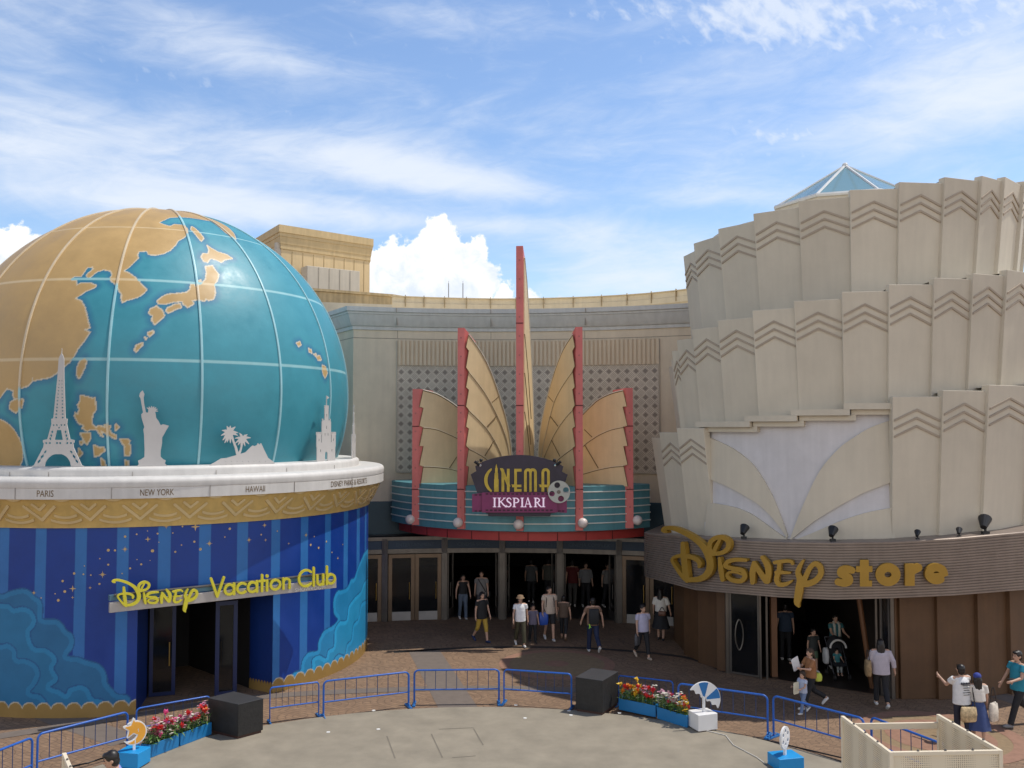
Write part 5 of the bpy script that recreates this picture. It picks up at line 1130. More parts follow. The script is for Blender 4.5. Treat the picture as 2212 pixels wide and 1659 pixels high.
cu = dict(l1=[(372, 190), (485, 240), (562, 281), (664, 368), (760, 520), (830, 690), Kp], l2=[(400, 442), (510, 485), (613, 541), (700, 597), (790, 690), Kp], l3=[(405, 580), (510, 597), (587, 618), (664, 654), (770, 730), Kp],
          r1=[(1462, 102), (1330, 150), (1230, 210), (1150, 270), (1040, 400), (940, 610), Kp], r2=[(1462, 460), (1300, 520), (1150, 600), (1020, 680), (930, 750), Kp], r3=[(1462, 608), (1300, 640), (1150, 690), (1010, 750), (920, 785), Kp])
cu = {k: smooth_pts(v, 5) for k, v in cu.items()}
polys = [np.concatenate([cu['l1'], cu['l2'][::-1]]), np.concatenate([cu['l3'], [[868, 900], [372, 900]]]), np.concatenate([cu['r1'], cu['r2'][::-1]]), np.concatenate([cu['r3'], [[868, 900], [1470, 900]]])]
polys = [azpoly(p) for p in polys]
def relief_sd(U, V):
    d = np.full(U.shape, 1e9)
    for p in polys: d = np.minimum(d, poly_sd(U, V, p))
    return d
plate('relief_band', relief_sd, (aL * PRr + .01, aR * PRr - .01, 3.6, 7.6), .05, -.02, .07, lambda u, v, w: pol(SC, PRr + w, u / PRr, v) if np.isscalar(w) else None, STORE, shop, back=False)
# the sign band
def band_mat():
    m = M('ribbed_brown_band', (.27, .215, .18), .42, .3, var=.12, streak=.12); return m
BANDM = band_mat(); BR_ = 6.4
tx_ = [1391, 1400, 1500, 1681, 1800, 1925, 2060, 2212, 2330]; ty_ = [1149, 1152, 1161, 1170, 1171.5, 1170, 1163, 1149, 1128]; by_ = [1243, 1248, 1275, 1291, 1296, 1293, 1287, 1275, 1262]
pxs = np.concatenate([np.linspace(1390.5, 1410, 10), np.linspace(1420, 2330, 70)]); A_, Zt = cyl_az(pxs, np.interp(pxs, tx_, ty_), SC, BR_); _, Zb = cyl_az(pxs, np.interp(pxs, tx_, by_), SC, BR_)
k_ = np.concatenate([[True], np.diff(A_) > 1e-5]); A_, Zt, Zb = A_[k_], Zt[k_], Zb[k_]
A_ = np.concatenate([[A_[0] - .5], A_, [A_[-1] + .5, A_[-1] + 1.0]]); Zt = np.concatenate([[Zt[0]], Zt, [Zt[-1]] * 2]); Zb = np.concatenate([[Zb[0]], Zb, [Zb[-1]] * 2])
mb = MB(); vs = []
for a, zt, zb in zip(A_, Zt, Zb):
    row = [(4.6, zb), (BR_ - .03, zb)]
    for q in range(21): z0_ = zb + (zt - zb) * q / 21; h_ = (zt - zb) / 21; row += [(BR_ - .02, z0_ + h_ * .06), (BR_ + .008, z0_ + h_ * .2), (BR_ + .008, z0_ + h_ * .75), (BR_ - .02, z0_ + h_ * .9)]
    row += [(BR_ - .03, zt), (4.8, zt)]; NR = len(row)
    for r, z in row: vs.append(tuple(pol(SC, r, np.array(a), z)))
mb.add(vs, [(NR * i + j, NR * i + NR + j, NR * i + NR + 1 + j, NR * i + 1 + j) for i in range(len(A_) - 1) for j in range(NR - 1)]); mb.build('sign_band', BANDM, shop)
# lower brown walls
def wall_run(bounds, z1=2.75):
    for p0, p1 in zip(bounds[:-1], bounds[1:]): panel(p0, p1, z1, 0, 5.42, 5.42, shop, chev=False, th=.15, mat=BROWN).name = 'wall_panel'
def az_px(px, r=5.4, py=1400): return float(cyl_az(px, py, SC, r)[0])
lb = [az_px(p) for p in (1458, 1482, 1512, 1552, 1571)]; wall_run([lb[0] - rad(44), lb[0] - rad(22)] + lb)
rb_ = [az_px(p, py=1490) for p in (1936, 1945, 2025, 2112, 2181, 2240)]; wall_run(rb_ + [rb_[-1] + rad(12 * k) for k in range(1, 5)])
aO0, aO1 = lb[-1], rb_[0]
for px, r, w in ((1572, 5.42, .10), (1643, 5.2, .05), (1657, 5.1, .05), (1894, 5.15, .05), (1904, 5.2, .05), (1928, 5.42, .09)):
    p = pol(SC, r, np.array(az_px(px, r, 1450)), 1.35); mb = MB(); mb.box(tuple(p), (w, w, 2.72)); mb.build('steel_post', STEEL, shop)
def pp2(px, r): p = pol(SC, r, np.array(az_px(px, r, 1450)), 0); return (float(p[0]), float(p[1]))
for a, b in ((pp2(1578, 5.4), pp2(1642, 5.15)), (pp2(1905, 5.2), pp2(1925, 5.4))):
    g_ = glass_leaf(shop, a, b, .02, 2.6, .05, STEEL, DKGLASS, handle=False)
a = pp2(1592, 5.45); mb = MB(); mb.tube([(a[0] + .16 * math.cos(t) , a[1] - .1, 1.15 + .45 * math.sin(t)) for t in np.linspace(-1.2, 1.2, 9)], .018, 6); mb.tube([(a[0] + .1 - .16 * math.cos(t), a[1] - .1, 1.15 + .45 * math.sin(t)) for t in np.linspace(-1.2, 1.2, 9)], .018, 6); mb.build('door_handle', STEEL, g_)
mb = MB(); c = pp2(1672, 4.7); mb.box((c[0], c[1], 1.3), (.16, .16, 2.6)); mb.build('brown_pillar', M('brown_pillar', (.16, .07, .03), .5), shop); mb = MB(); c = pp2(1876, 4.6); mb.tube([(c[0] + .1, c[1], .0), (c[0] - .25, c[1], 2.6)], .07, 8); mb.build('brown_pillar', M('brown_pillar', (.16, .07, .03), .5), shop)
mb = MB(); w0, w1 = pol(SC, 5.3, np.array(aO0), 0), pol(SC, 5.3, np.array(aO1), 0); e0_, e1_ = (w0[0] - .2, 33.0), (w1[0] + .6, 33.0)
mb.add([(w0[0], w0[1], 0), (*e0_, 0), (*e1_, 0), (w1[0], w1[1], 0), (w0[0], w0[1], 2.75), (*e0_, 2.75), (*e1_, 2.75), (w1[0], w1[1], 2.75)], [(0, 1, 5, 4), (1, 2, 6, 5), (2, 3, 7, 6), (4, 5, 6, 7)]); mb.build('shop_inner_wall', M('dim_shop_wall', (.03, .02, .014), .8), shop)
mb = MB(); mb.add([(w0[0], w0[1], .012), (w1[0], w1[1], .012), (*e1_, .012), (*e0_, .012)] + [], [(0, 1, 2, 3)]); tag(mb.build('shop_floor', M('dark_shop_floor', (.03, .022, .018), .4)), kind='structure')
p = at(1838, 1352, 28.5); lampm = MB(); lampm.ball(tuple(p), .05, 10, 8); lo_ = thing('table_lamp', 'small glowing orange lamp standing inside the dark shop', 'lamp', (p[0], p[1], 0)); lampm.build('bulb', M('lit_bulb', (1, .30, .05), .5, emit=4), lo_); mb = MB(); mb.cone((p[0], p[1], .012), (p[0], p[1], p[2] - .045), .12, .02); mb.build('stand', DARKIN, lo_)
# glass pyramid on the roof
sky_r = 2.28; zb_ = 13.80; zap = at(1826, 358, SC[1])[2]; angs = [rad(-131 + 45 * k) for k in range(8)]
oc = [(SC[0] + sky_r * math.cos(a), SC[1] + sky_r * math.sin(a)) for a in angs]
mb = MB()
for a, b in zip(oc, oc[1:] + oc[:1]): mb.add([(*a, zb_), (*b, zb_), (SC[0], SC[1], zap)], [(0, 1, 2)])
sk_ = mb.build('glass_skylight', glass('skylight_glass', (.20, .36, .42), .05, .72), shop)
mb = MB()
for a in oc: mb.tube([(*a, zb_), (SC[0], SC[1], zap)], .045, 6)
mb.tube([(*a, zb_) for a in oc], .06, 6, closed=True); mb.ball((SC[0], SC[1], zap), .1, 8, 6); mb.build('skylight_frame', M('white_frame', (.66, .66, .64), .4), sk_)
mb = MB(); mb.hexa([(SC[0] + (x - SC[0]) * .93, SC[1] + (y - SC[1]) * .93, 12.6) for x, y in oc], [(SC[0] + (x - SC[0]) * .985, SC[1] + (y - SC[1]) * .985, zb_ - .02) for x, y in oc]); mb.build('skylight_kerb', STORE, shop)
# ------------------------------------------------------------------ shop sign letters
ss = thing('shop_sign', 'big gold raised letters across the ribbed brown band of the round shop', 'sign', tuple(pol(SC, BR_, np.array(rad(-15)), 2.6)))
pxu = 22.9 / FPX     # metres per photo unit on the band
SR = BR_ + .02
C4 = lambda x, y: (1415.7 + .16 * np.asarray(x, float), 1132.5 + .16 * np.asarray(y, float))
def band_map(conv, w_in=0.0):
    def mp(u, v, w):
        a, z = cyl_az(*conv(u, -v), SC, SR); return pol(SC, SR + w, a, z)
    return mp
plate('logo_lettering', lambda U, V: logo_sd(U, -V), (100, 2320, -1150, 10), 9.0, .03, .17, band_map(C4), GOLDSIGN, ss)
STO = [[(1224, 966, 19), (1192, 958, 21), (1166, 966, 22), (1163, 984, 22), (1186, 997, 22), (1206, 1010, 22), (1206, 1030, 22), (1180, 1039, 21), (1146, 1032, 20)],
       [(1425 + 45 * math.cos(t), 990 + 41 * math.sin(t), 25) for t in np.linspace(0, 2 * math.pi, 24)],
       [(1737, 978, 19)] + [(1695 + 41 * math.cos(t), 985 + 37 * math.sin(t), 23) for t in np.linspace(-.15, -2 * math.pi + 1.0, 20)], [(1665, 990, 9), (1752, 988, 9)]]
STO = [smooth_pts(q, 3) if len(q) == 9 else q for q in STO]
def store_sd(U, V):
    d = np.full(U.shape, 1e9)
    for s in STO: d = np.minimum(d, seg_sd(U, -V, s))
    def bx(x0, x1, y0, y1): return np.maximum(np.maximum(x0 - U, U - x1), np.maximum(y0 + V, -V - y1))
    for q in ((1268, 1318, 906, 1058), (1246, 1338, 942, 976), (1268, 1336, 1024, 1058), (1520, 1574, 928, 1054)): d = np.minimum(d, bx(*q))
    return np.minimum(d, seg_sd(U, -V, [(1570, 962, 24), (1592, 950, 24)]))
plate('lettering', store_sd, (1120, 1780, -1080, -880), 3.4, .03, .15, band_map(C6), GOLDSIGN, ss)
for x, y, where in ((603, 790, 'nearest the big gold first letter'), (1113, 795, 'above the gold y of the sign'), (1990, 752, 'large one towards its right end'), (1600, 782, 'small one above the letter o'), (1840, 776, 'small one above the last letter')):
    p = cyl(*C6(x, y), SC, 6.18); big = x > 1900; f_ = 1.25 if big else (.6 if x in (1600, 1840) else 1.0); p[2] = float(np.interp((1380.3 + .376 * x), pxs[k_], Zt[1:-2])) ; ft = thing('floodlight', 'black floodlight on top of the brown sign band, ' + where, 'floodlight', tuple(p), group='floodlights along the sign band')
    mb = MB(); mb.box((p[0], p[1], p[2] + .03 * f_), (.13 * f_, .10 * f_, .06 * f_)); mb.tube([(p[0], p[1], p[2] + .05 * f_), (p[0], p[1], p[2] + .15 * f_)], .025 * f_, 8); mb.build('base', BLACK, ft)
    mb = MB(); mb.tube([(p[0] - .05 * f_, p[1] - .04, p[2] + .14 * f_), (p[0] + .06 * f_, p[1] + .12 * f_, p[2] + .30 * f_)], [.06 * f_, .13 * f_], 12); mb.build('head', BLACK, ft)
    mb = MB(); mb.tube([(p[0] + .061 * f_, p[1] + .122 * f_, p[2] + .302 * f_), (p[0] + .064 * f_, p[1] + .128 * f_, p[2] + .31 * f_)], .11 * f_, 12); mb.build('lens', M('lamp_lens', (.5, .5, .5), .15, .6), ft)
# ================================================================== barriers round the stage
BLEN = 2.08
proto = thing('barrier', 'x', 'barrier')
def round_frame(L_, h, r):
    pts = [(-L_ / 2, 0, 0), (-L_ / 2, 0, h - r)]
    pts += [(-L_ / 2 + r - r * math.cos(t), 0, h - r + r * math.sin(t)) for t in np.linspace(.3, math.pi / 2, 5)]
    pts += [(L_ / 2 - r + r * math.sin(t), 0, h - r + r * math.cos(t)) for t in np.linspace(0, math.pi / 2 - .3, 5)]
    return pts + [(L_ / 2, 0, h - r), (L_ / 2, 0, 0)]
mb = MB(); mb.tube(round_frame(BLEN, .95, .11), .024, 10); mb.build('frame', BLUEFR, proto, smooth=60, local=True)
mb = MB(); mb.tube([(-BLEN / 2, 0, .41), (BLEN / 2, 0, .41)], .02, 8); mb.build('lower_rail', BLUEFR, proto, smooth=60, local=True)
BARM = M('dark_blue_bar', (.012, .04, .13), .5)
for k in range(7):
    x = -BLEN / 2 + BLEN * (k + 1) / 8; mb = MB(); mb.tube([(x, 0, .41), (x, 0, .93)], .0085, 6); mb.build('bar', BARM, proto, local=True)
for s in (-1, 1):
    mb = MB(); mb.box((s * BLEN / 2, 0, .025), (.07, .46, .035)); mb.tube([(s * BLEN / 2, -.2, .045), (s * BLEN / 2, 0, .12), (s * BLEN / 2, .2, .045)], .012, 6); mb.build('foot', M('light_blue_foot', (.03, .17, .45), .4), proto, local=True)
def copy_tree(o, parent=None):
    c = o.copy(); COL.objects.link(c); c.parent = parent
    for ch in list(o.children): copy_tree(ch, c)
    return c
def ztop(px, py, zt): d = ray(px, py); t = (zt - CAMH) / d[2]; return np.array([d[0] * t, d[1] * t])
bars = [((-115, 1665), (72, 1592), .92, 'blue crowd barrier cut off by the left edge of the picture'), ((79, 1587), (278, 1537), .92, 'blue crowd barrier in front of the left cloud wall, beside the orange crescent prop'), ((293, 1531), (455, 1503), .74, 'blue crowd barrier behind the pink and red planters, left of the black cube'),
        ((582, 1486), (690, 1473), .82, 'short visible blue crowd barrier right of the left black cube'), ((697, 1472), (885, 1451), .86, 'blue crowd barrier crossed by the grey paving strip behind it'), ((893, 1448), (1080, 1446), .84, 'blue crowd barrier in the middle, half in the curved shadow edge'),
        ((1087, 1446), (1236, 1456), .84, 'blue crowd barrier ending at the left side of the right black cube'), ((1334, 1459), (1455, 1472), .72, 'blue crowd barrier behind the red and yellow flower planters'), ((1463, 1476), (1660, 1503), .90, 'blue crowd barrier behind the white umbrella prop'),
        ((1668, 1502), (1868, 1553), .92, 'blue crowd barrier behind the white wheel prop on its blue box'), ((1880, 1548), (2065, 1618), .92, 'blue crowd barrier seen through the cream mesh enclosure')]
for i, (l, r, zt, lab) in enumerate(bars):
    a, b = ztop(*l, zt), ztop(*r, zt); c = (a + b) / 2; o = proto if i == 0 else copy_tree(proto)
    o.location = (c[0], c[1], 0); o.rotation_euler = (0, 0, math.atan2(b[1] - a[1], b[0] - a[0])); o.scale = (np.hypot(*(b - a)) / (BLEN + .05), 1, zt / .95); tag(o, lab, 'barrier', 'blue crowd barriers round the stage')
# ------------------------------------------------------------------ black speaker cubes
CLOTH = M('black_speaker_cloth', (.016, .015, .015), .65, var=.3, scale=6, bump=.35, bscale=14)
PED = M('brown_plinth', (.06, .025, .018), .6)
def cube(name, label, F, Lp, Rp, Bk, zt):
    quad = [np.array(q) for q in (F, Rp, Bk, Lp)]; c = sum(quad) / 4; t = thing(name, label, 'speaker', (c[0], c[1], .045))
    def pts(s, z): return [(*(c + (q - c) * s), z) for q in quad]
    mb = MB(); mb.hexa(pts(.93, .045), pts(.93, .10)); mb.build('plinth', PED, t)
    mb = MB(); mb.hexa(pts(1.0, .10), pts(1.0, zt - .012)); mb.build('cabinet', CLOTH, t, bevel=.012)
    mb = MB(); mb.hexa(pts(1.012, zt - .010), pts(1.006, zt)); mb.build('cover', M('black_cover', (.04, .04, .043), .5, var=.15, bump=.2, bscale=9), t, bevel=.006)
cube('speaker_box', 'black cloth covered cube at the edge of the stage beside the pink flowers', (-6.0, 20.6), (-6.83, 21.1), (-5.57, 21.05), (-6.40, 21.6), .80)
cube('speaker_box', 'black cloth covered cube at the edge of the stage beside the red and yellow flowers', (2.15, 22.27), (1.53, 22.6), (2.62, 23.1), (2.0, 23.45), .86)
# ------------------------------------------------------------------ flower planters
TROUGH = M('blue_trough', (.010, .17, .42), .5, var=.08); SOIL = M('soil', (.05, .035, .02), .9)
LEAF = [M('leaf_green', (.07, .16, .03), .5, var=.3, scale=9), M('leaf_pale', (.22, .30, .12), .5, var=.3, scale=9)]
PET = {'pink': M('pink_petal', (.72, .10, .28), .5, var=.2, scale=12), 'red': M('red_petal', (.62, .03, .03), .5, var=.2, scale=12), 'yellow': M('yellow_petal', (.75, .50, .04), .5, var=.2, scale=12), 'orange': M('orange_petal', (.72, .24, .03), .5, var=.2, scale=12),
       'white': M('white_petal', (.70, .66, .58), .5, var=.15, scale=12), 'mauve': M('mauve_petal', (.50, .26, .34), .5, var=.2, scale=12), 'crimson': M('crimson_petal', (.60, .03, .10), .5, var=.2, scale=12)}
def leaf(mb, p, d, L_, w, droop=.3):
    d = Vector(d).normalized(); s = d.cross(Vector((0, 0, 1))); s = s.normalized() if s.length > .01 else Vector((1, 0, 0)); q = [Vector(p) + d * L_ * t - Vector((0, 0, droop * L_ * t * t)) for t in (0, .35, .7, 1)]
    ws = (.25, 1, .7, .05); vs = []
    for a, k in zip(q, ws): vs += [tuple(a - s * w * k + Vector((0, 0, .15 * w))), tuple(a), tuple(a + s * w * k + Vector((0, 0, .15 * w)))]
    mb.add(vs, [f for i in range(3) for f in ((3 * i, 3 * i + 1, 3 * i + 4, 3 * i + 3), (3 * i + 1, 3 * i + 2, 3 * i + 5, 3 * i + 4))])
def planter(label, a, b, depth_dir, seed, cols, h=.27):
    rn = random.Random(seed); a, b, dd = Vector((*a, 0)), Vector((*b, 0)), Vector((*depth_dir, 0)).normalized() * .25
    t = thing('flower_planter', label, 'planter', tuple((a + b + dd) / 2 + Vector((0, 0, .045))), group='blue flower planters on the stage'); L_ = (b - a).length
    def q(s, d, z): v = a + (b - a) * s + dd * d; return (v.x, v.y, z)
    mb = MB(); z0 = .047
    for s0, s1, d0, d1 in ((0, 1, 0, .07), (0, 1, .93, 1), (0, .03, .07, .93), (.97, 1, .07, .93)): mb.hexa([q(s0, d0, z0), q(s1, d0, z0), q(s1, d1, z0), q(s0, d1, z0)], [q(s0, d0, h + z0), q(s1, d0, h + z0), q(s1, d1, h + z0), q(s0, d1, h + z0)])
    mb.build('trough', TROUGH, t, bevel=.005); mb = MB(); mb.add([q(.03, .07, h), q(.97, .07, h), q(.97, .93, h), q(.03, .93, h)], [(0, 1, 2, 3)]); mb.build('soil', SOIL, t)
    for k, lm in enumerate(LEAF):
        mb = MB()
        for _ in range(110 if k == 0 else 40):
            p = q(rn.uniform(.02, .98), rn.uniform(0, 1), h + rn.uniform(.02, .22)); ang = rn.uniform(0, 6.283); leaf(mb, p, (math.cos(ang), math.sin(ang), rn.uniform(.0, 1.1)), rn.uniform(.10, .20), rn.uniform(.018, .04), rn.uniform(0, .7))
        for _ in range(40): p = q(rn.uniform(.02, .98), rn.uniform(.1, .9), h); mb.tube([p, (p[0] + rn.uniform(-.05, .05), p[1] + rn.uniform(-.05, .05), h + rn.uniform(.15, .4))], .004, 4)
        mb.build('foliage', lm, t)
    for _ in range(36):
        s = rn.uniform(.03, .97); c = rn.choice(cols(s)); p = Vector(q(s, rn.uniform(-.05, .95), h + rn.uniform(.14, .38) + (.1 if rn.random() < .2 else 0))); mb = MB(); kind = rn.random()
        if c in ('mauve', 'white') or kind < .3:      # a cluster of small florets
            for _k in range(9):
                o = p + Vector((rn.uniform(-.07, .07), rn.uniform(-.07, .07), rn.uniform(-.04, .05)))
                for j in range(5): leaf(mb, o, (math.cos(1.257 * j), math.sin(1.257 * j), .35), .036, .017, .2)
        else:                                           # tulip or lily like bloom
            ax = Vector((rn.uniform(-.5, .5), rn.uniform(-.6, .2), 1)).normalized(); opn = rn.uniform(.25, 1.0)
            for j in range(6):
                an = 1.047 * j; e = ax.orthogonal().normalized(); f = ax.cross(e); leaf(mb, p, tuple(ax + (e * math.cos(an) + f * math.sin(an)) * opn), rn.uniform(.10, .15), .04, .15)
            mb.ball(tuple(p), .018, 6, 5)
        mb.build('blossom', PET[c], t)
planter('blue flower planter with pink blossoms beside the orange crescent prop', (-7.48, 19.42), (-7.12, 20.12), (-1, .45), 3, lambda s: ['pink', 'pink', 'mauve', 'white', 'red'])
planter('blue flower planter with pink and red blossoms against the left black cube', (-7.10, 20.15), (-6.68, 20.92), (-1, .45), 4, lambda s: ['red', 'red', 'pink', 'orange', 'white', 'mauve'])
planter('blue flower planter with red, yellow and crimson blossoms against the right black cube', (2.58, 22.72), (3.38, 22.12), (.5, 1), 5, lambda s: ['red', 'yellow', 'orange'] if s < .5 else ['crimson', 'red', 'mauve', 'white'])
planter('blue flower planter with mauve and red blossoms beside the white umbrella prop', (3.40, 22.04), (3.98, 21.36), (.6, 1), 6, lambda s: ['mauve', 'mauve', 'white', 'crimson'] if s < .55 else ['yellow', 'red', 'white'])
# ------------------------------------------------------------------ prop boxes with cut-out signs
SKYB = M('bright_blue_box', (.01, .27, .62), .45, var=.05); PW = M('prop_white', (.76, .75, .74), .45, var=.03); ORG = M('prop_orange', (.78, .36, .04), .45); PBL = M('prop_blue', (.02, .16, .42), .45)
def prop(name, label, c, size, rz, mat, z0=.045, feet=True):
    t = thing(name, label, 'prop', (c[0], c[1], z0)); mb = MB(); mb.box((c[0], c[1], z0 + .02 + size[2] / 2), size, rz); mb.build('box', mat, t, bevel=.012); mb = MB(); mb.box((c[0], c[1], z0 + .012), (size[0] * .9, size[1] * .9, .022), rz); mb.build('plinth', PED, t); return t
def pmap(c, rz, z): return plane_map((c[0], c[1], z), (math.cos(rz), math.sin(rz), 0), (math.sin(rz), -math.cos(rz), 0))
c = (-7.66, 19.05); t = prop('crescent_prop', 'bright blue box carrying a white edged orange crescent sign on a post', c, (.50, .44, .30), rad(-12), SKYB)
mb = MB(); mb.box((c[0] + .02, c[1] - .02, .44), (.05, .05, .26), rad(30)); mb.build('post', PW, t)
rz = rad(38); mp = pmap((c[0] + .02, c[1] - .02), rz, .70)
def moon(U, V, g=0.0):
    m_ = np.maximum(np.hypot(U, V) - .22, .19 - np.hypot(U + .11, V - .02)); s = poly_sd(U, V, [(.19 * (1 if i % 2 == 0 else .45) * math.cos(1.571 + .628 * i) - .02, .19 * (1 if i % 2 == 0 else .45) * math.sin(1.571 + .628 * i) + .09) for i in range(10)]); return np.minimum(m_, s) + g
plate('sign_back', lambda U, V: moon(U, V, -.02), (-.3, .3, -.3, .35), .012, -.02, .02, mp, PW, t); plate('crescent', lambda U, V: moon(U, V, .004), (-.3, .3, -.3, .35), .012, .02, .026, mp, ORG, t)
c = (4.33, 21.33); t = prop('umbrella_prop', 'white box carrying a striped blue and white umbrella cut-out', c, (.50, .44, .36), rad(20), PW)
mb = MB(); mb.box((c[0] + .02, c[1] - .02, .58), (.05, .05, .40), rad(20)); mb.build('post', PW, t)
rz = rad(12); mp = pmap((c[0] + .02, c[1] - .02), rz, .70)
def dome(U, V): q = U * .83 - V * .56; w_ = U * .56 + V * .83; sc_ = .05 * np.abs(np.sin(q / .40 * 2.5 * math.pi + math.pi / 2)); return np.maximum(np.hypot(q, w_) - .40, sc_ - w_), q, w_
def um(U, V): return dome(U, V)[0]
def um_blue(U, V):
    d, q, w_ = dome(U, V); a = np.degrees(np.arctan2(w_, q)); st = ((a / 36.0) % 2) - 1.5; return np.maximum(d + .012, (np.abs(st) - .5) * .2)
plate('canopy', um, (-.46, .46, -.40, .46), .012, -.02, .02, mp, PW, t); plate('blue_stripes', um_blue, (-.46, .46, -.40, .46), .010, .02, .025, mp, PBL, t)
c = (5.52, 19.0); t = prop('wheel_prop', 'bright blue box carrying a white spoked wheel cut-out with coloured holes', c, (.55, .48, .26), rad(14), SKYB, z0=0)
mb = MB(); mb.box((c[0] - .02, c[1] - .02, .36), (.05, .05, .22), rad(50)); mb.build('post', PW, t)
rz = rad(52); mp = pmap((c[0] - .02, c[1] - .02), rz, .62)
def wheel(U, V):
    d = np.hypot(U, V) - .22
    for k in range(6): d = np.maximum(d, .042 - np.hypot((U - .135 * math.cos(1.047 * k + .5)) , (V - .135 * math.sin(1.047 * k + .5))))
    return d
plate('wheel', wheel, (-.3, .3, -.3, .3), .009, -.02, .02, mp, PW, t)
mb = MB()
for k in range(6): q = mp(np.array([.135 * math.cos(1.047 * k + .5)]), np.array([.135 * math.sin(1.047 * k + .5)]), -.015)[0]; mb.disc(tuple(q), (math.sin(rz), -math.cos(rz), 0), .041, 12, .004)
mb.build('coloured_hole', PBL, t)
# ------------------------------------------------------------------ cables
def cable(name, pts, z, r, mat, label):
    mb = MB(); P = [gnd(x, y, z) for x, y in pts]; mb.tube([tuple(p) for p in P], r, 6); tag(mb.build(name, mat, smooth=80), label, 'cable')
C6B = lambda x, y: (1238.7 + .24 * x, 1415.7 + .24 * y)
cable('cable', [C6B(1155, 670), C6B(1260, 693), C6B(1372, 722), C6B(1440, 808), C6B(1540, 860), C6B(1650, 918), C6B(1722, 972)], .055, .014, M('pale_cable', (.5, .47, .42), .6), 'pale cable across the grey stage from the umbrella prop to the wheel prop')
C3B = lambda x, y: (1548.4 + .3 * x, 1221 + .3 * y)
cable('cable', [C3B(260, 1240), C3B(450, 1280), C3B(640, 1325), C3B(900, 1385)], .014, .013, BLACK, 'black cable on the brick paving, the one farther from the stage')
cable('cable', [C3B(330, 1265), C3B(560, 1330), C3B(780, 1380), C3B(900, 1412)], .014, .013, BLACK, 'black cable on the brick paving, the one nearer the stage')
cable('cable', [(155, 1655), (190, 1648), (250, 1628)], .014, .014, BLACK, 'black cable on the brick paving beside the bending man')
# ------------------------------------------------------------------ cream mesh screens
def mesh_mat():
    m = bpy.data.materials.new('cream_perforated_mesh'); m.use_nodes = True; nt = m.node_tree; N = nt.nodes; L = nt.links; b = N['Principled BSDF']; b.inputs['Base Color'].default_value = (.72, .62, .46, 1); b.inputs['Roughness'].default_value = .6
    tc = N.new('ShaderNodeTexCoord'); mp = N.new('ShaderNodeMapping'); mp.inputs['Rotation'].default_value = (.0, .0, .0); L.new(tc.outputs['Object'], mp.inputs[0]); v = N.new('ShaderNodeTexVoronoi'); v.inputs['Scale'].default_value = 30; v.inputs['Randomness'].default_value = 0; L.new(mp.outputs[0], v.inputs['Vector'])
    g_ = N.new('ShaderNodeMath'); g_.operation = 'GREATER_THAN'; g_.inputs[1].default_value = .36; L.new(v.outputs['Distance'], g_.inputs[0]); r = N.new('ShaderNodeMapRange'); r.inputs[3].default_value = .25; r.inputs[4].default_value = 1; L.new(g_.outputs[0], r.inputs[0]); L.new(r.outputs[0], b.inputs['Alpha']); return m
MESHM = mesh_mat(); CFR = M('cream_frame', (.76, .66, .50), .45, var=.05)
def screen_panel(parent, a, b, zt, z0=.08):
    a, b = Vector((*a, 0)), Vector((*b, 0)); t = b - a; L_ = t.length; rz = math.atan2(t.y, t.x); c = (a + b) / 2; mb = MB()
    for p in (a, b): mb.box((p.x, p.y, zt / 2), (.06, .06, zt), rz)
    mb.box((c.x, c.y, zt - .03), (L_ - .06, .055, .06), rz); mb.box((c.x, c.y, z0), (L_ - .06, .055, .06), rz); f = mb.build('frame', CFR, parent, bevel=.004)
    mb = MB(); mb.box((c.x, c.y, (zt + z0) / 2), (L_ - .06, .006, zt - z0 - .08), rz); mb.build('perforated_sheet', MESHM, f)
    mb = MB()
    for k in range(1, 4): p = a + t * (k / 4); mb.ball((p.x, p.y, zt + .008), .02, 8, 6)
    mb.build('bolt_heads', STEEL, f)
ZS = 1.85
def zhit(px, py, z): d = ray(px, py); q = (z - CAMH) / d[2]; return (d[0] * q, d[1] * q)
BLq, FLq, FRq, BRq = zhit(1821, 1547, ZS), zhit(1924, 1624, ZS), zhit(2160, 1620, ZS), zhit(2028, 1544, ZS)
en = thing('mesh_enclosure', 'cream perforated metal enclosure open at the top, on the brick paving', 'enclosure', ((FLq[0] + FRq[0]) / 2, (FLq[1] + BLq[1]) / 2, 0))
screen_panel(en, BLq, FLq, ZS); screen_panel(en, FLq, FRq, ZS + .002); screen_panel(en, BRq, FRq, ZS + .004)
mb = MB(); a = Vector((*BLq, 0)); b = Vector((*BRq, 0)); c = (a + b) / 2; mb.box((c.x, c.y, ZS - .18), ((b - a).length - .07, .05, .10), math.atan2((b - a).y, (b - a).x)); mb.build('cross_bar', CFR, en)
a, b = zhit(139, 1627, ZS), zhit(166, 1690, ZS); en2 = thing('mesh_screen', 'cream metal screen edge rising beside the bending man', 'screen', (a[0], a[1], 0)); screen_panel(en2, a, b, ZS)
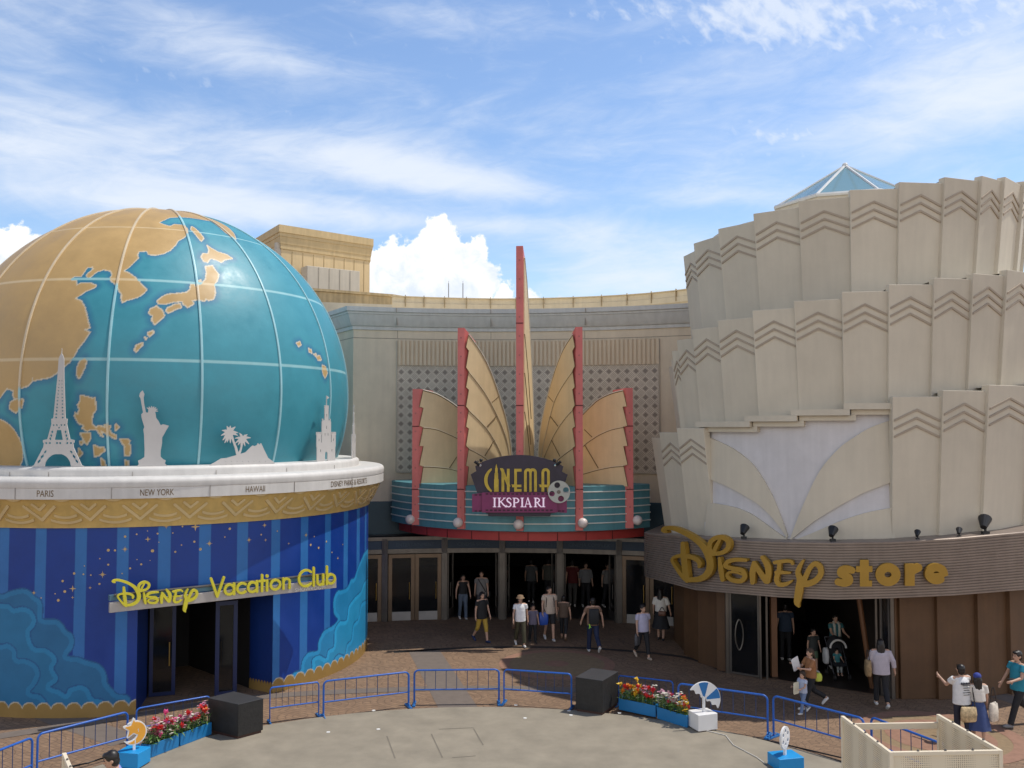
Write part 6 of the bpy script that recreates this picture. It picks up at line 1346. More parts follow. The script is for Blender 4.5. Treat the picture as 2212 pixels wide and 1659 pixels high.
# ================================================================== people
def solid(prims, vox, smooth_it=3):
    """one continuous surface from overlapping round prims"""
    mb = MB()
    for p in prims:
        if p[0] == 'c': mb.tube([p[1], p[2]], [p[3], p[4]], 12); mb.ball(p[1], p[3], 12, 8); mb.ball(p[2], p[4], 12, 8)
        elif p[0] == 'f': mb.tube([p[1], p[2]], [p[3], p[4]], 14)
        elif p[0] == 'e': mb.ball(p[1], p[2], 16, 11, p[3] if len(p) > 3 else None)
    me = bpy.data.meshes.new('tmp'); me.from_pydata(mb.v, [], mb.f); o = bpy.data.objects.new('tmp', me); COL.objects.link(o)
    r = o.modifiers.new('r', 'REMESH'); r.mode = 'VOXEL'; r.voxel_size = vox; s = o.modifiers.new('s', 'SMOOTH'); s.factor = .5; s.iterations = smooth_it
    dg = bpy.context.evaluated_depsgraph_get(); out = bpy.data.meshes.new_from_object(o.evaluated_get(dg)); bpy.data.objects.remove(o); bpy.data.meshes.remove(me); out.shade_smooth(); return out
SKIN = M('skin', (.50, .30, .21), .55, var=.06, scale=6); HAIRB = M('black_hair', (.012, .009, .008), .45, var=.2, scale=20); EYE = M('eye_dark', (.015, .01, .01), .3); LIP = M('lip', (.36, .12, .10), .5)
def cl(name, rgb, rough=.8): return M(name, rgb, rough, var=.10, scale=7, bump=.15, bscale=24)
def V3(*a): return Vector(a)
def person(label, px, py, H, yaw, sL=0, sR=None, kL=8, kR=8, aL=(8, 10, 12), aR=(-8, 10, 12), lean=0, turn=0, tilt=0, shirt=('white_tee', (.70, .70, .70)), sleeve=.55, hem=.93, loose=.018, bottom='trousers', bcol=('black_cloth', (.015, .015, .018)), blen=1.0, shoe=('white_shoe', (.62, .60, .58)),
           hair='short', hcol=None, hat=None, child=False, vox=.013, loc=None, face=True, skirt_hem=.45, build=1.0, group=None, z0=0.0):
    sR = -sL if sR is None else sR; s = H / 1.72; hs = (1.28 if child else 1.0); R = rad
    p = gnd(px, py, z0) if loc is None else np.array(loc); t = thing('person', label, 'person', (float(p[0]), float(p[1]), float(p[2])), R(yaw)); P = lambda v: V3(v[0] * s, v[1] * s, v[2] * s)
    hipz = .90
    def leg(sg, a, k):
        h = V3(sg * .09, 0, hipz); kn = h + .42 * V3(sg * .005, -math.sin(R(a)), -math.cos(R(a))); an = kn + .41 * V3(0, -math.sin(R(a - k)), -math.cos(R(a - k))); return h, kn, an, a - k
    LL, RL = leg(1, sL, kL), leg(-1, sR, kR); drop = min(LL[2].z, RL[2].z) - .075; dv = V3(0, 0, -drop)
    LL = tuple(q + dv for q in LL[:3]) + (LL[3],); RL = tuple(q + dv for q in RL[:3]) + (RL[3],)
    ML = Matrix.Rotation(R(lean), 3, 'X'); hip = V3(0, 0, hipz - drop)
    def up(v): return hip + ML @ (V3(*v) - V3(0, 0, .90))
    def arm(sg, sw, ab, el, inw=0):
        sh = up((sg * .175 * build, 0, 1.39)); d = V3(sg * math.sin(R(ab)), -math.sin(R(sw)) * math.cos(R(ab)), -math.cos(R(sw)) * math.cos(R(ab))); e = sh + .27 * d
        f = V3(sg * math.sin(R(ab * .4 - inw)), -math.sin(R(sw + el)) * math.cos(R(inw)), -math.cos(R(sw + el)) * math.cos(R(inw))).normalized(); w = e + .235 * f; return sh, e, w, f
    LA, RA = arm(1, *aL), arm(-1, *aR)
    hc = up((0, -.012, 1.565 if not child else 1.55)); HM = ML @ Matrix.Rotation(R(turn), 3, 'Z') @ Matrix.Rotation(R(tilt), 3, 'X')
    def hd(x, y, z): return hc + HM @ V3(x * hs, y * hs, z * hs)
    # ---- body
    B = []; c = lambda a, b, r0, r1: B.append(('c', P(a), P(b), r0 * s, r1 * s)); e = lambda q, r, M_=None: B.append(('e', P(q), tuple(k * s for k in r), M_ if M_ is not None else ML))
    e(up((0, 0, 1.26)), (.15 * build, .10, .19)); e(up((0, .0, 1.06)), (.13 * build, .09, .15)); e(up((0, .01, .93)), (.155 * build, .105, .12)); c(up((.15 * build, 0, 1.385)), up((-.15 * build, 0, 1.385)), .06, .06); c(up((0, .01, 1.38)), hd(0, .01, -.06), .055, .05)
    e(hd(0, .005, .02), (.077 * hs, .094 * hs, .108 * hs), HM); e(hd(0, -.025, -.05), (.055 * hs, .062 * hs, .062 * hs), HM); c(hd(0, -.088, .012), hd(0, -.104, -.018), .009, .014)
    for sg in (-1, 1): e(hd(sg * .078, .012, .0), (.012, .022, .032), HM)
    for L_ in (LL, RL):
        c(L_[0], L_[1], .085 * build, .055); c(L_[1], L_[2], .055, .038); q = L_[2]; fa = max(min(-L_[3], 50), -8); fd = V3(0, -math.cos(R(fa)), -math.sin(R(fa)) ); c(q + V3(0, .03, -.035), q + fd * .14 + V3(0, 0, -.042), .036, .028)
    for sg, A in ((1, LA), (-1, RA)):
        c(A[0], A[1], .048, .037); c(A[1], A[2], .037, .026); f = A[3]; sd = V3(sg, 0, 0); sd = (sd - f * sd.dot(f)).normalized(); nn = f.cross(sd).normalized()
        c(A[2], A[2] + f * .07, .026, .030)
        for k, ln in enumerate((.066, .078, .074, .058)):      # four curled fingers
            b0 = A[2] + f * .082 + nn * ((k - 1.5) * .019); m1 = b0 + f * ln * .55 - sd * .006; m2 = m1 + (f * .75 - sd * .6).normalized() * ln * .5; c(b0, m1, .0095, .009); c(m1, m2, .009, .008)
        th = A[2] + f * .02 - nn * .028; c(th, th + (f * .8 - nn * .75).normalized() * .05, .012, .010); q = th + (f * .8 - nn * .75).normalized() * .05; c(q, q + f * .03, .010, .008)
    me = solid(B, vox * min(s, 1.0) if not child else vox * .8); b = link_mesh('body', me, SKIN, t)
    if face:
        for sg in (-1, 1):
            m_ = MB(); m_.ball(P(hd(sg * .031, -.083, .018)), (.013 * s * hs, .008 * s * hs, .007 * s * hs), 8, 6, HM); m_.build('eye', EYE, b, local=True)
            m_ = MB(); m_.ball(P(hd(sg * .032, -.086, .042)), (.020 * s * hs, .006 * s * hs, .004 * s * hs), 8, 6, HM); m_.build('eyebrow', HAIRB, b, local=True)
        m_ = MB(); m_.ball(P(hd(0, -.088, -.052)), (.021 * s * hs, .008 * s * hs, .006 * s * hs), 8, 6, HM); m_.build('mouth', LIP, b, local=True)
    # ---- clothes
    G = []; lo = loose
    ge = lambda q, r, M_=None: G.append(('e', P(q), tuple(k * s for k in r), M_ if M_ is not None else ML)); gf = lambda a, b_, r0, r1: G.append(('f', P(a), P(b_), r0 * s, r1 * s))
    ge(up((0, 0, 1.25)), (.152 * build + lo, .104 + lo, .19)); ge(up((0, 0, 1.08)), (.14 * build + lo, .098 + lo, .17)); G.append(('c', P(up((.145 * build, .0, 1.375))), P(up((-.145 * build, 0, 1.375))), .066 * s, .066 * s))
    zt_, zb_ = 1.2, hem; n_ = 8
    for k in range(n_):                                            # straight fall down to a clean hem
        pass
    M4 = ML; top_c, bot_c = up((0, .0, 1.22)), up((0, .005, hem)); sx, sy = (.155 * build + lo) * s, (.112 + lo) * s
    ringmb = MB(); m_pts = []
    if sleeve > 0:
        for A in (LA, RA):
            if sleeve <= 1: gf(A[0], A[0].lerp(A[1], sleeve), .058 + lo * .3, .054 + lo * .5)
            else: gf(A[0], A[1], .058 + lo * .3, .047 + lo * .4); G.append(('c', P(A[1]), P(A[1]), (.046 + lo * .4) * s, (.046 + lo * .4) * s)); gf(A[1], A[1].lerp(A[2], sleeve - 1), .046 + lo * .4, .036 + lo * .4)
    me = solid_with_fall(G, P(top_c), P(bot_c), sx, sy, ML, vox, s); link_mesh('shirt', me, cl(*shirt), t)
    bm_ = cl(*bcol); G = []
    if bottom in ('trousers', 'shorts'):
        G.append(('e', P(up((0, .008, .93))), ((.160 * build + .012) * s, (.112 + .010) * s, .125 * s), ML))
        for L_ in (LL, RL):
            if blen <= .5: G.append(('f', P(L_[0]), P(L_[0].lerp(L_[1], blen * 2)), .098 * build * s, .085 * s))
            else:
                G.append(('f', P(L_[0]), P(L_[1]), .098 * build * s, .072 * s)); G.append(('e', P(L_[1]), (.072 * s,) * 3)); G.append(('f', P(L_[1]), P(L_[1].lerp(L_[2], (blen - .5) * 2)), .071 * s, (.064 if blen > .9 else .062) * s))
        link_mesh('trousers' if blen > .5 else 'shorts', solid(G, vox * s), bm_, t)
    else:
        m_ = MB(); n = 28; rws = []
        for k in range(9):
            q = k / 8; z = (1.0 * (1 - q) + skirt_hem * q); cx_ = hip + V3(0, (.01 + .0 * q), z - .90) if k else up((0, .005, 1.0))
            rx, ry = (.135 * build + (.16 if bottom == 'skirt' else .12) * q ** .8), (.105 + .15 * q ** .8)
            for j in range(n): a = 6.2832 * j / n; w_ = 1 + .05 * q * math.sin(a * 7 + k * .3); m_.v.append(tuple(P(cx_ + V3(rx * w_ * math.cos(a), ry * w_ * math.sin(a), 0))))
        m_.f = [(k * n + j, k * n + (j + 1) % n, (k + 1) * n + (j + 1) % n, (k + 1) * n + j) for k in range(8) for j in range(n)]; m_.build('skirt', bm_, t, smooth=70, local=True)
    for L_ in (LL, RL):
        q = L_[2]; fa = max(min(-L_[3], 50), -8); fd = V3(0, -math.cos(R(fa)), -math.sin(R(fa)))
        link_mesh('shoe', solid([('c', P(q + V3(0, .035, -.030)), P(q + fd * .10 + V3(0, 0, -.040)), .044 * s, .042 * s), ('c', P(q + fd * .10 + V3(0, 0, -.040)), P(q + fd * .16 + V3(0, 0, -.045)), .042 * s, .032 * s)], .010 * s, 2), cl(*shoe), t)
    hm = HAIRB if hcol is None else cl(*hcol); G = [('e', P(hd(0, .018, .038)), (.089 * hs * s, .098 * hs * s, .098 * hs * s), HM), ('e', P(hd(0, .04, -.02)), (.080 * hs * s, .072 * hs * s, .09 * hs * s), HM), ('e', P(hd(0, -.05, .088)), (.066 * hs * s, .052 * hs * s, .03 * hs * s), HM)]
    if hair == 'bob':
        for sg in (-1, 1): G.append(('c', P(hd(sg * .07, .02, .0)), P(hd(sg * .07, .015, -.09)), .032 * s, .026 * s))
    if hair == 'long':
        for sg in (-1, 1): G.append(('c', P(hd(sg * .068, .03, .0)), P(hd(sg * .075, .05, -.17)), .034 * s, .030 * s))
        G += [('c', P(hd(0, .06, .0)), P(hd(0, .09, -.30)), .075 * s, .05 * s), ('c', P(hd(.05, .07, -.05)), P(hd(.05, .10, -.30)), .05 * s, .03 * s), ('c', P(hd(-.05, .07, -.05)), P(hd(-.05, .10, -.28)), .05 * s, .03 * s)]
    if hair == 'tail': G += [('c', P(hd(0, .10, .02)), P(hd(0, .15, -.16)), .03 * s, .014 * s)]
    link_mesh('hair', solid(G, .011 * s, 2), hm, t)
    if hat == 'bucket':
        m_ = MB(); 
        for (z, r) in ((.045, .145), (.065, .112), (.13, .095), (.145, .06), (.148, .001)):
            for j in range(20): a = 6.2832 * j / 20; m_.v.append(tuple(P(hd(r * math.cos(a), r * 1.05 * math.sin(a) + .01, z))))
        m_.f = [(k * 20 + j, k * 20 + (j + 1) % 20, (k + 1) * 20 + (j + 1) % 20, (k + 1) * 20 + j) for k in range(4) for j in range(20)]; m_.build('sun_hat', cl('brown_hat', (.22, .14, .08)), t, smooth=70, local=True)
    if hat == 'cap':
        link_mesh('cap', solid([('e', P(hd(0, .015, .055)), (.096 * s, .104 * s, .09 * s), HM), ('e', P(hd(0, -.11, .06)), (.06 * s, .06 * s, .008 * s), HM)], .009 * s, 2), cl('blue_cap', (.03, .05, .26)), t)
    J = dict(LW=LA[2], RW=RA[2], LF=LA[3], RF=RA[3], LS=LA[0], RS=RA[0], chest=up((0, -.13, 1.2)), back=up((0, .16, 1.18)), hipL=up((.22, 0, .85)), hipR=up((-.22, 0, .85)))
    Mw = Matrix.Rotation(R(yaw), 3, 'Z'); return t, {k: Vector(tuple(p)) + Mw @ (v * s) for k, v in J.items()}, Mw, s
def solid_with_fall(G, top, bot, sx, sy, ML, vox, s):
    mb = MB()
    for p in G:
        if p[0] == 'c': mb.tube([p[1], p[2]], [p[3], p[4]], 12); mb.ball(p[1], p[3], 12, 8); mb.ball(p[2], p[4], 12, 8)
        elif p[0] == 'f': mb.tube([p[1], p[2]], [p[3], p[4]], 14)
        elif p[0] == 'e': mb.ball(p[1], p[2], 16, 11, p[3])
    n = 20; vs = [c + ML @ Vector((sx * k * math.cos(6.2832 * j / n), sy * k * math.sin(6.2832 * j / n), 0)) for c, k in ((bot, 1.06), (top, .98)) for j in range(n)]
    mb.add([tuple(v) for v in vs], [(j, (j + 1) % n, n + (j + 1) % n, n + j) for j in range(n)] + [tuple(reversed(range(n))), tuple(range(n, 2 * n))])
    me = bpy.data.meshes.new('tmp'); me.from_pydata(mb.v, [], mb.f); o = bpy.data.objects.new('tmp', me); COL.objects.link(o)
    r = o.modifiers.new('r', 'REMESH'); r.mode = 'VOXEL'; r.voxel_size = vox * s; q = o.modifiers.new('s', 'SMOOTH'); q.factor = .5; q.iterations = 3
    dg = bpy.context.evaluated_depsgraph_get(); out = bpy.data.meshes.new_from_object(o.evaluated_get(dg)); bpy.data.objects.remove(o); bpy.data.meshes.remove(me); out.shade_smooth(); return out
def bag(name, label, cat, top, size, rz, mat, straps=None, hang=True, curve=.0):
    """a soft bag whose upper edge is at `top`"""
    w, d, h = size; t = thing(name, label, cat, (top[0], top[1], top[2] - h)); mb = MB(); ca, sa = math.cos(rz), math.sin(rz); ring = []
    for z, kw, kd in ((0, .82, .7), (.08, .96, 1), (.5, 1.04, 1.1), (.9, .98, .8), (1, .95, .35)):
        ring.append([(top[0] + (w / 2 * kw * math.copysign(abs(math.cos(a)) ** .5, math.cos(a))) * ca - (d / 2 * kd * math.copysign(abs(math.sin(a)) ** .7, math.sin(a))) * sa, top[1] + (w / 2 * kw * math.copysign(abs(math.cos(a)) ** .5, math.cos(a))) * sa + (d / 2 * kd * math.copysign(abs(math.sin(a)) ** .7, math.sin(a))) * ca, top[2] - h + h * z) for a in np.linspace(0, 2 * math.pi, 20, endpoint=False)])
    vs = [p for r in ring for p in r]; mb.add(vs, [(k * 20 + j, k * 20 + (j + 1) % 20, (k + 1) * 20 + (j + 1) % 20, (k + 1) * 20 + j) for k in range(4) for j in range(20)] + [tuple(reversed(range(20))), tuple(range(80, 100))]); mb.build('pouch', mat, t, smooth=50)
    if straps:
        mb = MB()
        for s_ in straps: mb.tube([tuple(p) for p in s_], .012, 6)
        mb.build('strap', M('dark_strap', (.03, .022, .02), .6), t)
    return t
def arcup(a, b, h, n=7): return [Vector(a).lerp(Vector(b), k / n) + Vector((0, 0, h * math.sin(math.pi * k / n))) for k in range(n + 1)]
DKT = ('black_cloth', (.015, .015, .018)); NAVYT = ('navy_cloth', (.012, .02, .06)); GRP = None
# --- before the cinema doors
t, J, Mw, s = person('woman in a brown sun hat, white tee and olive trousers walking towards the square', 1124, 1396, 1.62, 12, 16, -14, 6, 22, (-6, 14, 10), (10, 16, 14), shirt=('bright_white_tee', (.74, .74, .76)), loose=.03, hem=.84, bcol=('olive_cloth', (.06, .055, .03)), hair='bob', hat='bucket', build=.95, blen=.93)
tp = J['hipR'] + Vector((0, 0, .06)); bag('shoulder_bag', 'dark brown shoulder bag worn by the woman in the sun hat', 'bag', tp, (.30, .12, .28), rad(80), cl('dark_brown_leather', (.06, .035, .025), .5), [arcup(tp + Vector((-.02, -.1, 0)), tp + Vector((-.02, .1, 0)), J['RS'].z - tp.z)])
t, J, Mw, s = person('young man in a beige tee and black shorts, rucksack straps over his shoulders', 1187, 1383, 1.78, 10, 14, -12, 6, 20, (-8, 8, 15), (8, 12, 22), turn=15, shirt=('beige_tee', (.52, .42, .34)), loose=.028, hem=.84, bottom='shorts', blen=.46, bcol=DKT)
for sg in (-1, 1):
    pass
tp = J['RW'] + J['RF'].normalized() * .09 + Vector((.03, 0, -.03)); bag('shopping_bag', 'blue and white plastic shopping bag carried by the man in the beige tee', 'bag', tp, (.30, .10, .40), rad(10), cl('blue_plastic', (.03, .09, .42), .4), [arcup(tp + Vector((-.07, 0, 0)), tp + Vector((.07, 0, 0)), .10)])
bk = J['back']; bag('backpack', 'dark rucksack on the back of the man in the beige tee', 'bag', bk + Vector((0, .02, .17)), (.28, .16, .42), rad(10), cl('dark_canvas', (.02, .02, .022)), [[bk + Mw @ Vector((sg * .11, -.03, .16)), bk + Mw @ Vector((sg * .12, -.16, .235)), bk + Mw @ Vector((sg * .12, -.295, .12)), bk + Mw @ Vector((sg * .13, -.27, -.12)), bk + Mw @ Vector((sg * .12, -.05, -.2))] for sg in (-1, 1)])
person('small child in a grey purple top behind the woman in the sun hat', 1151, 1387.5, 1.22, 15, 10, -10, 5, 14, child=True, shirt=('grey_purple_top', (.16, .14, .20)), hem=.80, loose=.03, hair='short', bcol=DKT, shoe=('dark_shoe', (.03, .03, .03)))
person('short woman in a dark brown blouse walking away towards the doors', 1218, 1381, 1.44, 172, 14, -12, 6, 24, (8, 14, 10), (-8, 14, 12), shirt=('dark_brown_blouse', (.10, .065, .045)), hem=.86, loose=.03, hair='bob', bcol=DKT, blen=.85, shoe=('tan_shoe', (.20, .13, .08)))
t, J, Mw, s = person('person in a brown tee and navy trousers with a black backpack', 1281, 1410, 1.70, 188, 14, -20, 4, 40, (10, 26, 18), (-10, 22, 14), shirt=('brown_tee', (.20, .115, .075)), loose=.03, hem=.86, bcol=NAVYT, hair='short')
bag('backpack', 'black backpack with a lime green tag, worn by the person in navy trousers', 'bag', J['back'] + Vector((0, 0, .2)), (.31, .18, .46), rad(8), cl('dark_canvas', (.02, .02, .022)))
tg = MB(); q = J['back'] + Vector((-.16, -.10, -.24)); tg.tube([tuple(q), tuple(q + Vector((.05, -.01, -.1)))], .014, 6); tg.tube([tuple(q + Vector((.03, 0, -.02))), tuple(q + Vector((.0, -.01, -.13)))], .010, 6); tag(tg.build('bag_tag', M('lime_tag', (.35, .75, .05), .4)), 'lime green tag dangling from the black backpack', 'tag')
t, J, Mw, s = person('woman in a lavender top and black trousers walking with a bag in her hand', 1389, 1422.5, 1.64, 18, 18, -16, 5, 26, (-14, 14, 12), (10, 12, 8), turn=20, shirt=('lavender_top', (.44, .42, .56)), loose=.034, hem=.86, sleeve=.62, bcol=DKT, blen=.9, hair='short', shoe=('beige_sandal', (.45, .36, .28)))
tp = J['RW'] + J['RF'].normalized() * .09; bag('hand_bag', 'black and white bag hanging from the hand of the woman in lavender', 'bag', tp - Vector((0, 0, .08)), (.28, .10, .34), rad(60), cl('black_white_bag', (.09, .09, .10), .5), [arcup(tp + Vector((-.06, 0, -.08)), tp + Vector((.06, 0, -.08)), .1)])
t, J, Mw, s = person('woman in a white blouse and long black skirt standing before the right cinema door', 1428, 1382.5, 1.66, 160, 5, -4, 2, 4, (-4, 14, 30), (-4, 22, 20), turn=-20, shirt=('white_blouse', (.68, .64, .58)), loose=.035, hem=.95, sleeve=.85, bottom='skirt', skirt_hem=.40, hair='long', bcol=DKT, shoe=('dark_shoe', (.03, .03, .03)))
tp = J['back'] + Vector((.06, -.05, -.18)); bag('hand_bag', 'small brown handbag behind the woman in the white blouse', 'bag', tp, (.24, .10, .15), rad(-10), cl('brown_leather', (.17, .08, .05), .5), [arcup(tp + Vector((-.08, 0, 0)), tp + Vector((.08, 0, 0)), .12)])
person('person in a black top and yellow knee length trousers in the shade', 1041, 1387, 1.64, 35, 16, -16, 6, 26, shirt=('black_top', (.012, .012, .013)), bcol=('yellow_cloth', (.42, .27, .04)), blen=.66, hair='bob', shoe=('navy_shoe', (.02, .03, .09)), hem=.80, loose=.03)
# --- inside the hall: the hall's shade is worked into darker shirt colours
person('woman in a strapless black top and ripped jeans in the first open doorway', 1000, 1337, 1.62, 15, 10, -8, 5, 12, (-5, 16, 20), (-5, 16, 20), shirt=('black_top', (.012, .012, .013)), sleeve=0, hem=.95, loose=.008, bcol=('washed_jeans', (.10, .13, .18)), hair='long', vox=.016)
t, J, Mw, s = person('man in a white tee with a dark strap across his chest', 1040, 1335, 1.73, 0, 10, -10, 5, 14, shirt=('shade_dimmed_white_tee', (.20, .19, .185)), loose=.035, hem=.84, bcol=('grey_trousers', (.07, .07, .08)), vox=.016)
mb = MB(); mb.tube([J['chest'] + Vector((-.12, .05, .20)), J['chest'] + Vector((0, -.025, .02)), J['chest'] + Vector((.15, .03, -.25))], .022, 6); sl_ = bag('sling_bag', 'dark sling bag of the man in the first doorway', 'bag', J['hipL'] + Vector((.0, .06, .1)), (.2, .1, .22), 0, cl('dark_canvas', (.02, .02, .022))); mb.build('strap', M('dark_strap', (.03, .022, .02), .6), sl_)
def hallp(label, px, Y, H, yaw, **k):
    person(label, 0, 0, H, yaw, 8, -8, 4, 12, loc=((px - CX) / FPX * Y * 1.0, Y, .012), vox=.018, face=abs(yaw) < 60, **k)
hallp('man in a pale grey tee deep inside the middle doorway', 1147, 36.5, 1.72, 175, shirt=('shade_dimmed_grey_tee', (.09, .095, .10)), loose=.035, hem=.84, bcol=DKT)
hallp('man in an olive tee deep inside the middle doorway, beside the pilaster', 1184, 36.8, 1.70, 170, shirt=('shade_dimmed_olive_tee', (.09, .09, .075)), loose=.035, hem=.84, bcol=DKT)
hallp('person in a red tee and grey trousers inside the right open doorway', 1236, 35.8, 1.80, 172, shirt=('shade_dimmed_red_tee', (.11, .012, .013)), loose=.035, hem=.84, bcol=('warm_grey_trousers', (.07, .063, .058)))
hallp('woman in a white blouse and dark trousers inside the right open doorway', 1264, 35.6, 1.73, 5, shirt=('shade_dimmed_white_blouse', (.19, .19, .20)), loose=.03, hem=.92, sleeve=1.2, bcol=DKT, hair='bob')
hallp('person in a white tee beside the open door leaf of the right doorway', 1311, 35.6, 1.70, 25, shirt=('shade_dimmed_white_tee', (.20, .19, .185)), hem=.9, bcol=DKT)
# --- before the shop
t, J, Mw, s = person('woman in a rust orange top walking with a child past the shop', 1752, 1531, 1.52, -80, 20, -20, 5, 40, (30, 10, 70), (30, 10, 75), shirt=('rust_top', (.30, .13, .05)), loose=.03, hem=.90, sleeve=.8, bcol=DKT, blen=.95, hair='tail', hcol=('brown_hair', (.05, .03, .018)), shoe=('white_shoe', (.62, .60, .58)))
q = (J['LW'] + J['RW']) / 2 + Vector((-.06, 0, .06)); tag(plate('leaflet', lambda U, V: np.maximum(np.abs(U * .9 + V * .3) - .11, np.abs(V * .9 - U * .3) - .15), (-.25, .25, -.25, .25), .03, -.003, .003, plane_map(q, (math.cos(.5), math.sin(.5), 0), (math.sin(.5), -math.cos(.5), 0)), M('paper', (.72, .70, .68), .7)), 'white leaflet held up by the woman in the rust top', 'leaflet')
tp = J['back'] + Vector((0, 0, -.05)); bag('side_bag', 'small lime yellow bag at the back of the woman in the rust top', 'bag', tp + Vector((.05, 0, -.1)), (.12, .18, .2), rad(-80), cl('lime_bag', (.50, .55, .08)))
t, J, Mw, s = person('child in a pale blue tee and light jeans beside the woman in rust', 1735, 1541.5, 1.02, -62, 16, -16, 5, 30, (20, 8, 60), (18, 8, 60), child=True, shirt=('pale_blue_tee', (.42, .47, .60)), loose=.03, hem=.86, bcol=('light_jeans', (.16, .22, .36)), hcol=('brown_hair', (.05, .03, .018)), hair='bob')
tp = J['hipR'] + Vector((0, 0, .1)); bag('small_bag', 'small white bag on the cross strap of the child in light jeans', 'bag', tp, (.14, .06, .12), rad(-60), cl('white_bag', (.62, .58, .52)), [[tp, J['LS'] + Vector((0, 0, .03))]])
q = (J['LW'] + J['RW']) / 2 + Vector((-.03, -.03, .0)); tag(plate('paper_sheet', lambda U, V: np.maximum(np.abs(U) - .10, np.abs(V) - .14), (-.2, .2, -.2, .2), .03, -.003, .003, plane_map(q, (math.cos(.6), math.sin(.6), 0), (math.sin(.6), -math.cos(.6), 0)), M('cream_paper', (.60, .56, .42), .7)), 'cream paper sheet held by the child in light jeans', 'leaflet')
t, J, Mw, s = person('woman with long black hair in a pale lilac cardigan walking into the shop', 1904, 1526, 1.68, 170, 12, -12, 6, 24, (6, 14, 12), (-6, 24, 14), shirt=('lilac_cardigan', (.44, .40, .45)), loose=.05, hem=.82, sleeve=1.7, bcol=DKT, hair='long', blen=.95, build=1.05)
tp = J['LS'] + Mw @ Vector((.12, .0, 0)) + Vector((0, 0, -.22)); bag('tote_bag', 'patterned tan tote bag on the shoulder of the woman in the lilac cardigan', 'bag', tp, (.14, .34, .40), rad(-10), M('tan_tote', (.30, .20, .10), .8, var=.45, scale=14), [arcup(tp + Vector((0, -.1, 0)), tp + Vector((0, .1, 0)), .24)])
t, J, Mw, s = person('person in a teal top with a pale towel round the neck, pushing a pushchair', 1806, 1452, 1.58, 5, 8, -8, 4, 12, (35, 6, 40), (35, 6, 40), loc=tuple(at(1806, 1446, 26.6) * [1, 1, 0]), shirt=('teal_top', (.05, .17, .19)), loose=.03, hem=.88, bcol=DKT, vox=.015)
mb = MB()
for sg in (-1, 1): mb.tube([J['chest'] + Vector((sg * .055, .13, .24)), J['chest'] + Vector((sg * .07, .03, .16)), J['chest'] + Vector((sg * .06, -.01, -.16))], .035, 8)
tag(mb.build('towel', cl('pale_towel', (.55, .52, .45))), 'pale towel hanging round the neck of the pushchair pusher', 'towel')
# pushchair
sp_ = at(1808, 1461, 25.8); sx_, sy_ = float(sp_[0]), 25.7
pc = thing('pushchair', 'dark pushchair with a white lined hood coming out of the shop', 'pushchair', (sx_, sy_, .012)); FRM = M('pushchair_frame', (.10, .10, .11), .4, .6)
for i, (x, y) in enumerate(((-.2, -.3), (.2, -.3), (-.22, .3), (.22, .3))):
    mb = MB(); mb.tube([(sx_ + x - .02, sy_ + y, .10), (sx_ + x + .02, sy_ + y, .10)], .085, 14); w_ = mb.build('wheel', BLACK, pc)
    mb = MB(); mb.tube([(sx_ + x - .026, sy_ + y, .10), (sx_ + x + .026, sy_ + y, .10)], .045, 12); mb.build('hub', STEEL, w_)
mb = MB()
for sg in (-1, 1):
    mb.tube([(sx_ + sg * .2, sy_ - .3, .11), (sx_ + sg * .21, sy_ + .05, .55), (sx_ + sg * .22, sy_ + .42, 1.02)], .014, 8); mb.tube([(sx_ + sg * .22, sy_ + .3, .11), (sx_ + sg * .21, sy_ - .05, .55)], .014, 8)
mb.tube([(sx_ - .22, sy_ + .42, 1.02), (sx_ + .22, sy_ + .42, 1.02)], .016, 8); mb.build('frame', FRM, pc)
mb = MB(); mb.grid(lambda a, b: (sx_ + (a - .5) * .38, sy_ + [-.24, -.12, .16, .30][int(min(b * 3, 3))], .012 + [.36, .40, .42, .95][int(min(b * 3, 3))]), 4, 3); mb.build('seat', cl('dark_seat', (.02, .02, .025)), pc, smooth=60)
mb = MB(); mb.grid(lambda a, b: (sx_ - .21 * math.cos(math.pi * a), sy_ + .30 - .34 * math.sin(1.35 * b), .80 + .28 * math.sin(math.pi * a) * (1 - .25 * b * b) + .02), 12, 6); hd_ = mb.build('hood', cl('dark_seat', (.02, .02, .025)), pc, smooth=60)
mb = MB(); mb.tube([(sx_ - .215 * math.cos(math.pi * a), sy_ - .035, .82 + .215 * math.sin(math.pi * a)) for a in np.linspace(0, 1, 13)], .028, 8); mb.build('hood_lining', cl('white_lining', (.55, .53, .50)), hd_, smooth=60)
person('toddler in a teal top sitting in the pushchair', 0, 0, .85, 0, 75, 75, 70, 70, (30, 8, 40), (30, 8, 40), loc=(sx_, sy_ + .08, .10), child=True, shirt=('teal_tee', (.05, .20, .22)), bcol=('grey_leggings', (.25, .27, .26)), blen=.9, shoe=('skin_shoe', (.40, .26, .20)), vox=.02)
bag('shopping_bag', 'white bag hanging from the side of the pushchair', 'bag', (sx_ - .30, sy_ + .1, .80), (.12, .3, .42), 0, cl('white_bag2', (.50, .50, .50)))
person('boy in a dark printed tee standing beside the pushchair', 0, 0, 1.22, 15, 8, -6, 4, 8, loc=(float(at(1757, 1400, 26.3)[0]), 26.3, .012), child=True, shirt=('charcoal_tee', (.03, .035, .035)), loose=.035, hem=.84, bottom='shorts', blen=.45, bcol=('green_print_shorts', (.08, .13, .08)), vox=.015)
person('person in a dark blue top standing in the dim left side of the shop entrance', 0, 0, 1.70, 178, 4, -4, 2, 4, loc=(float(at(1697, 1400, 27.6)[0]), 27.6, .012), shirt=('dark_blue_top', (.03, .05, .09)), loose=.035, hem=.86, bcol=DKT, vox=.016)
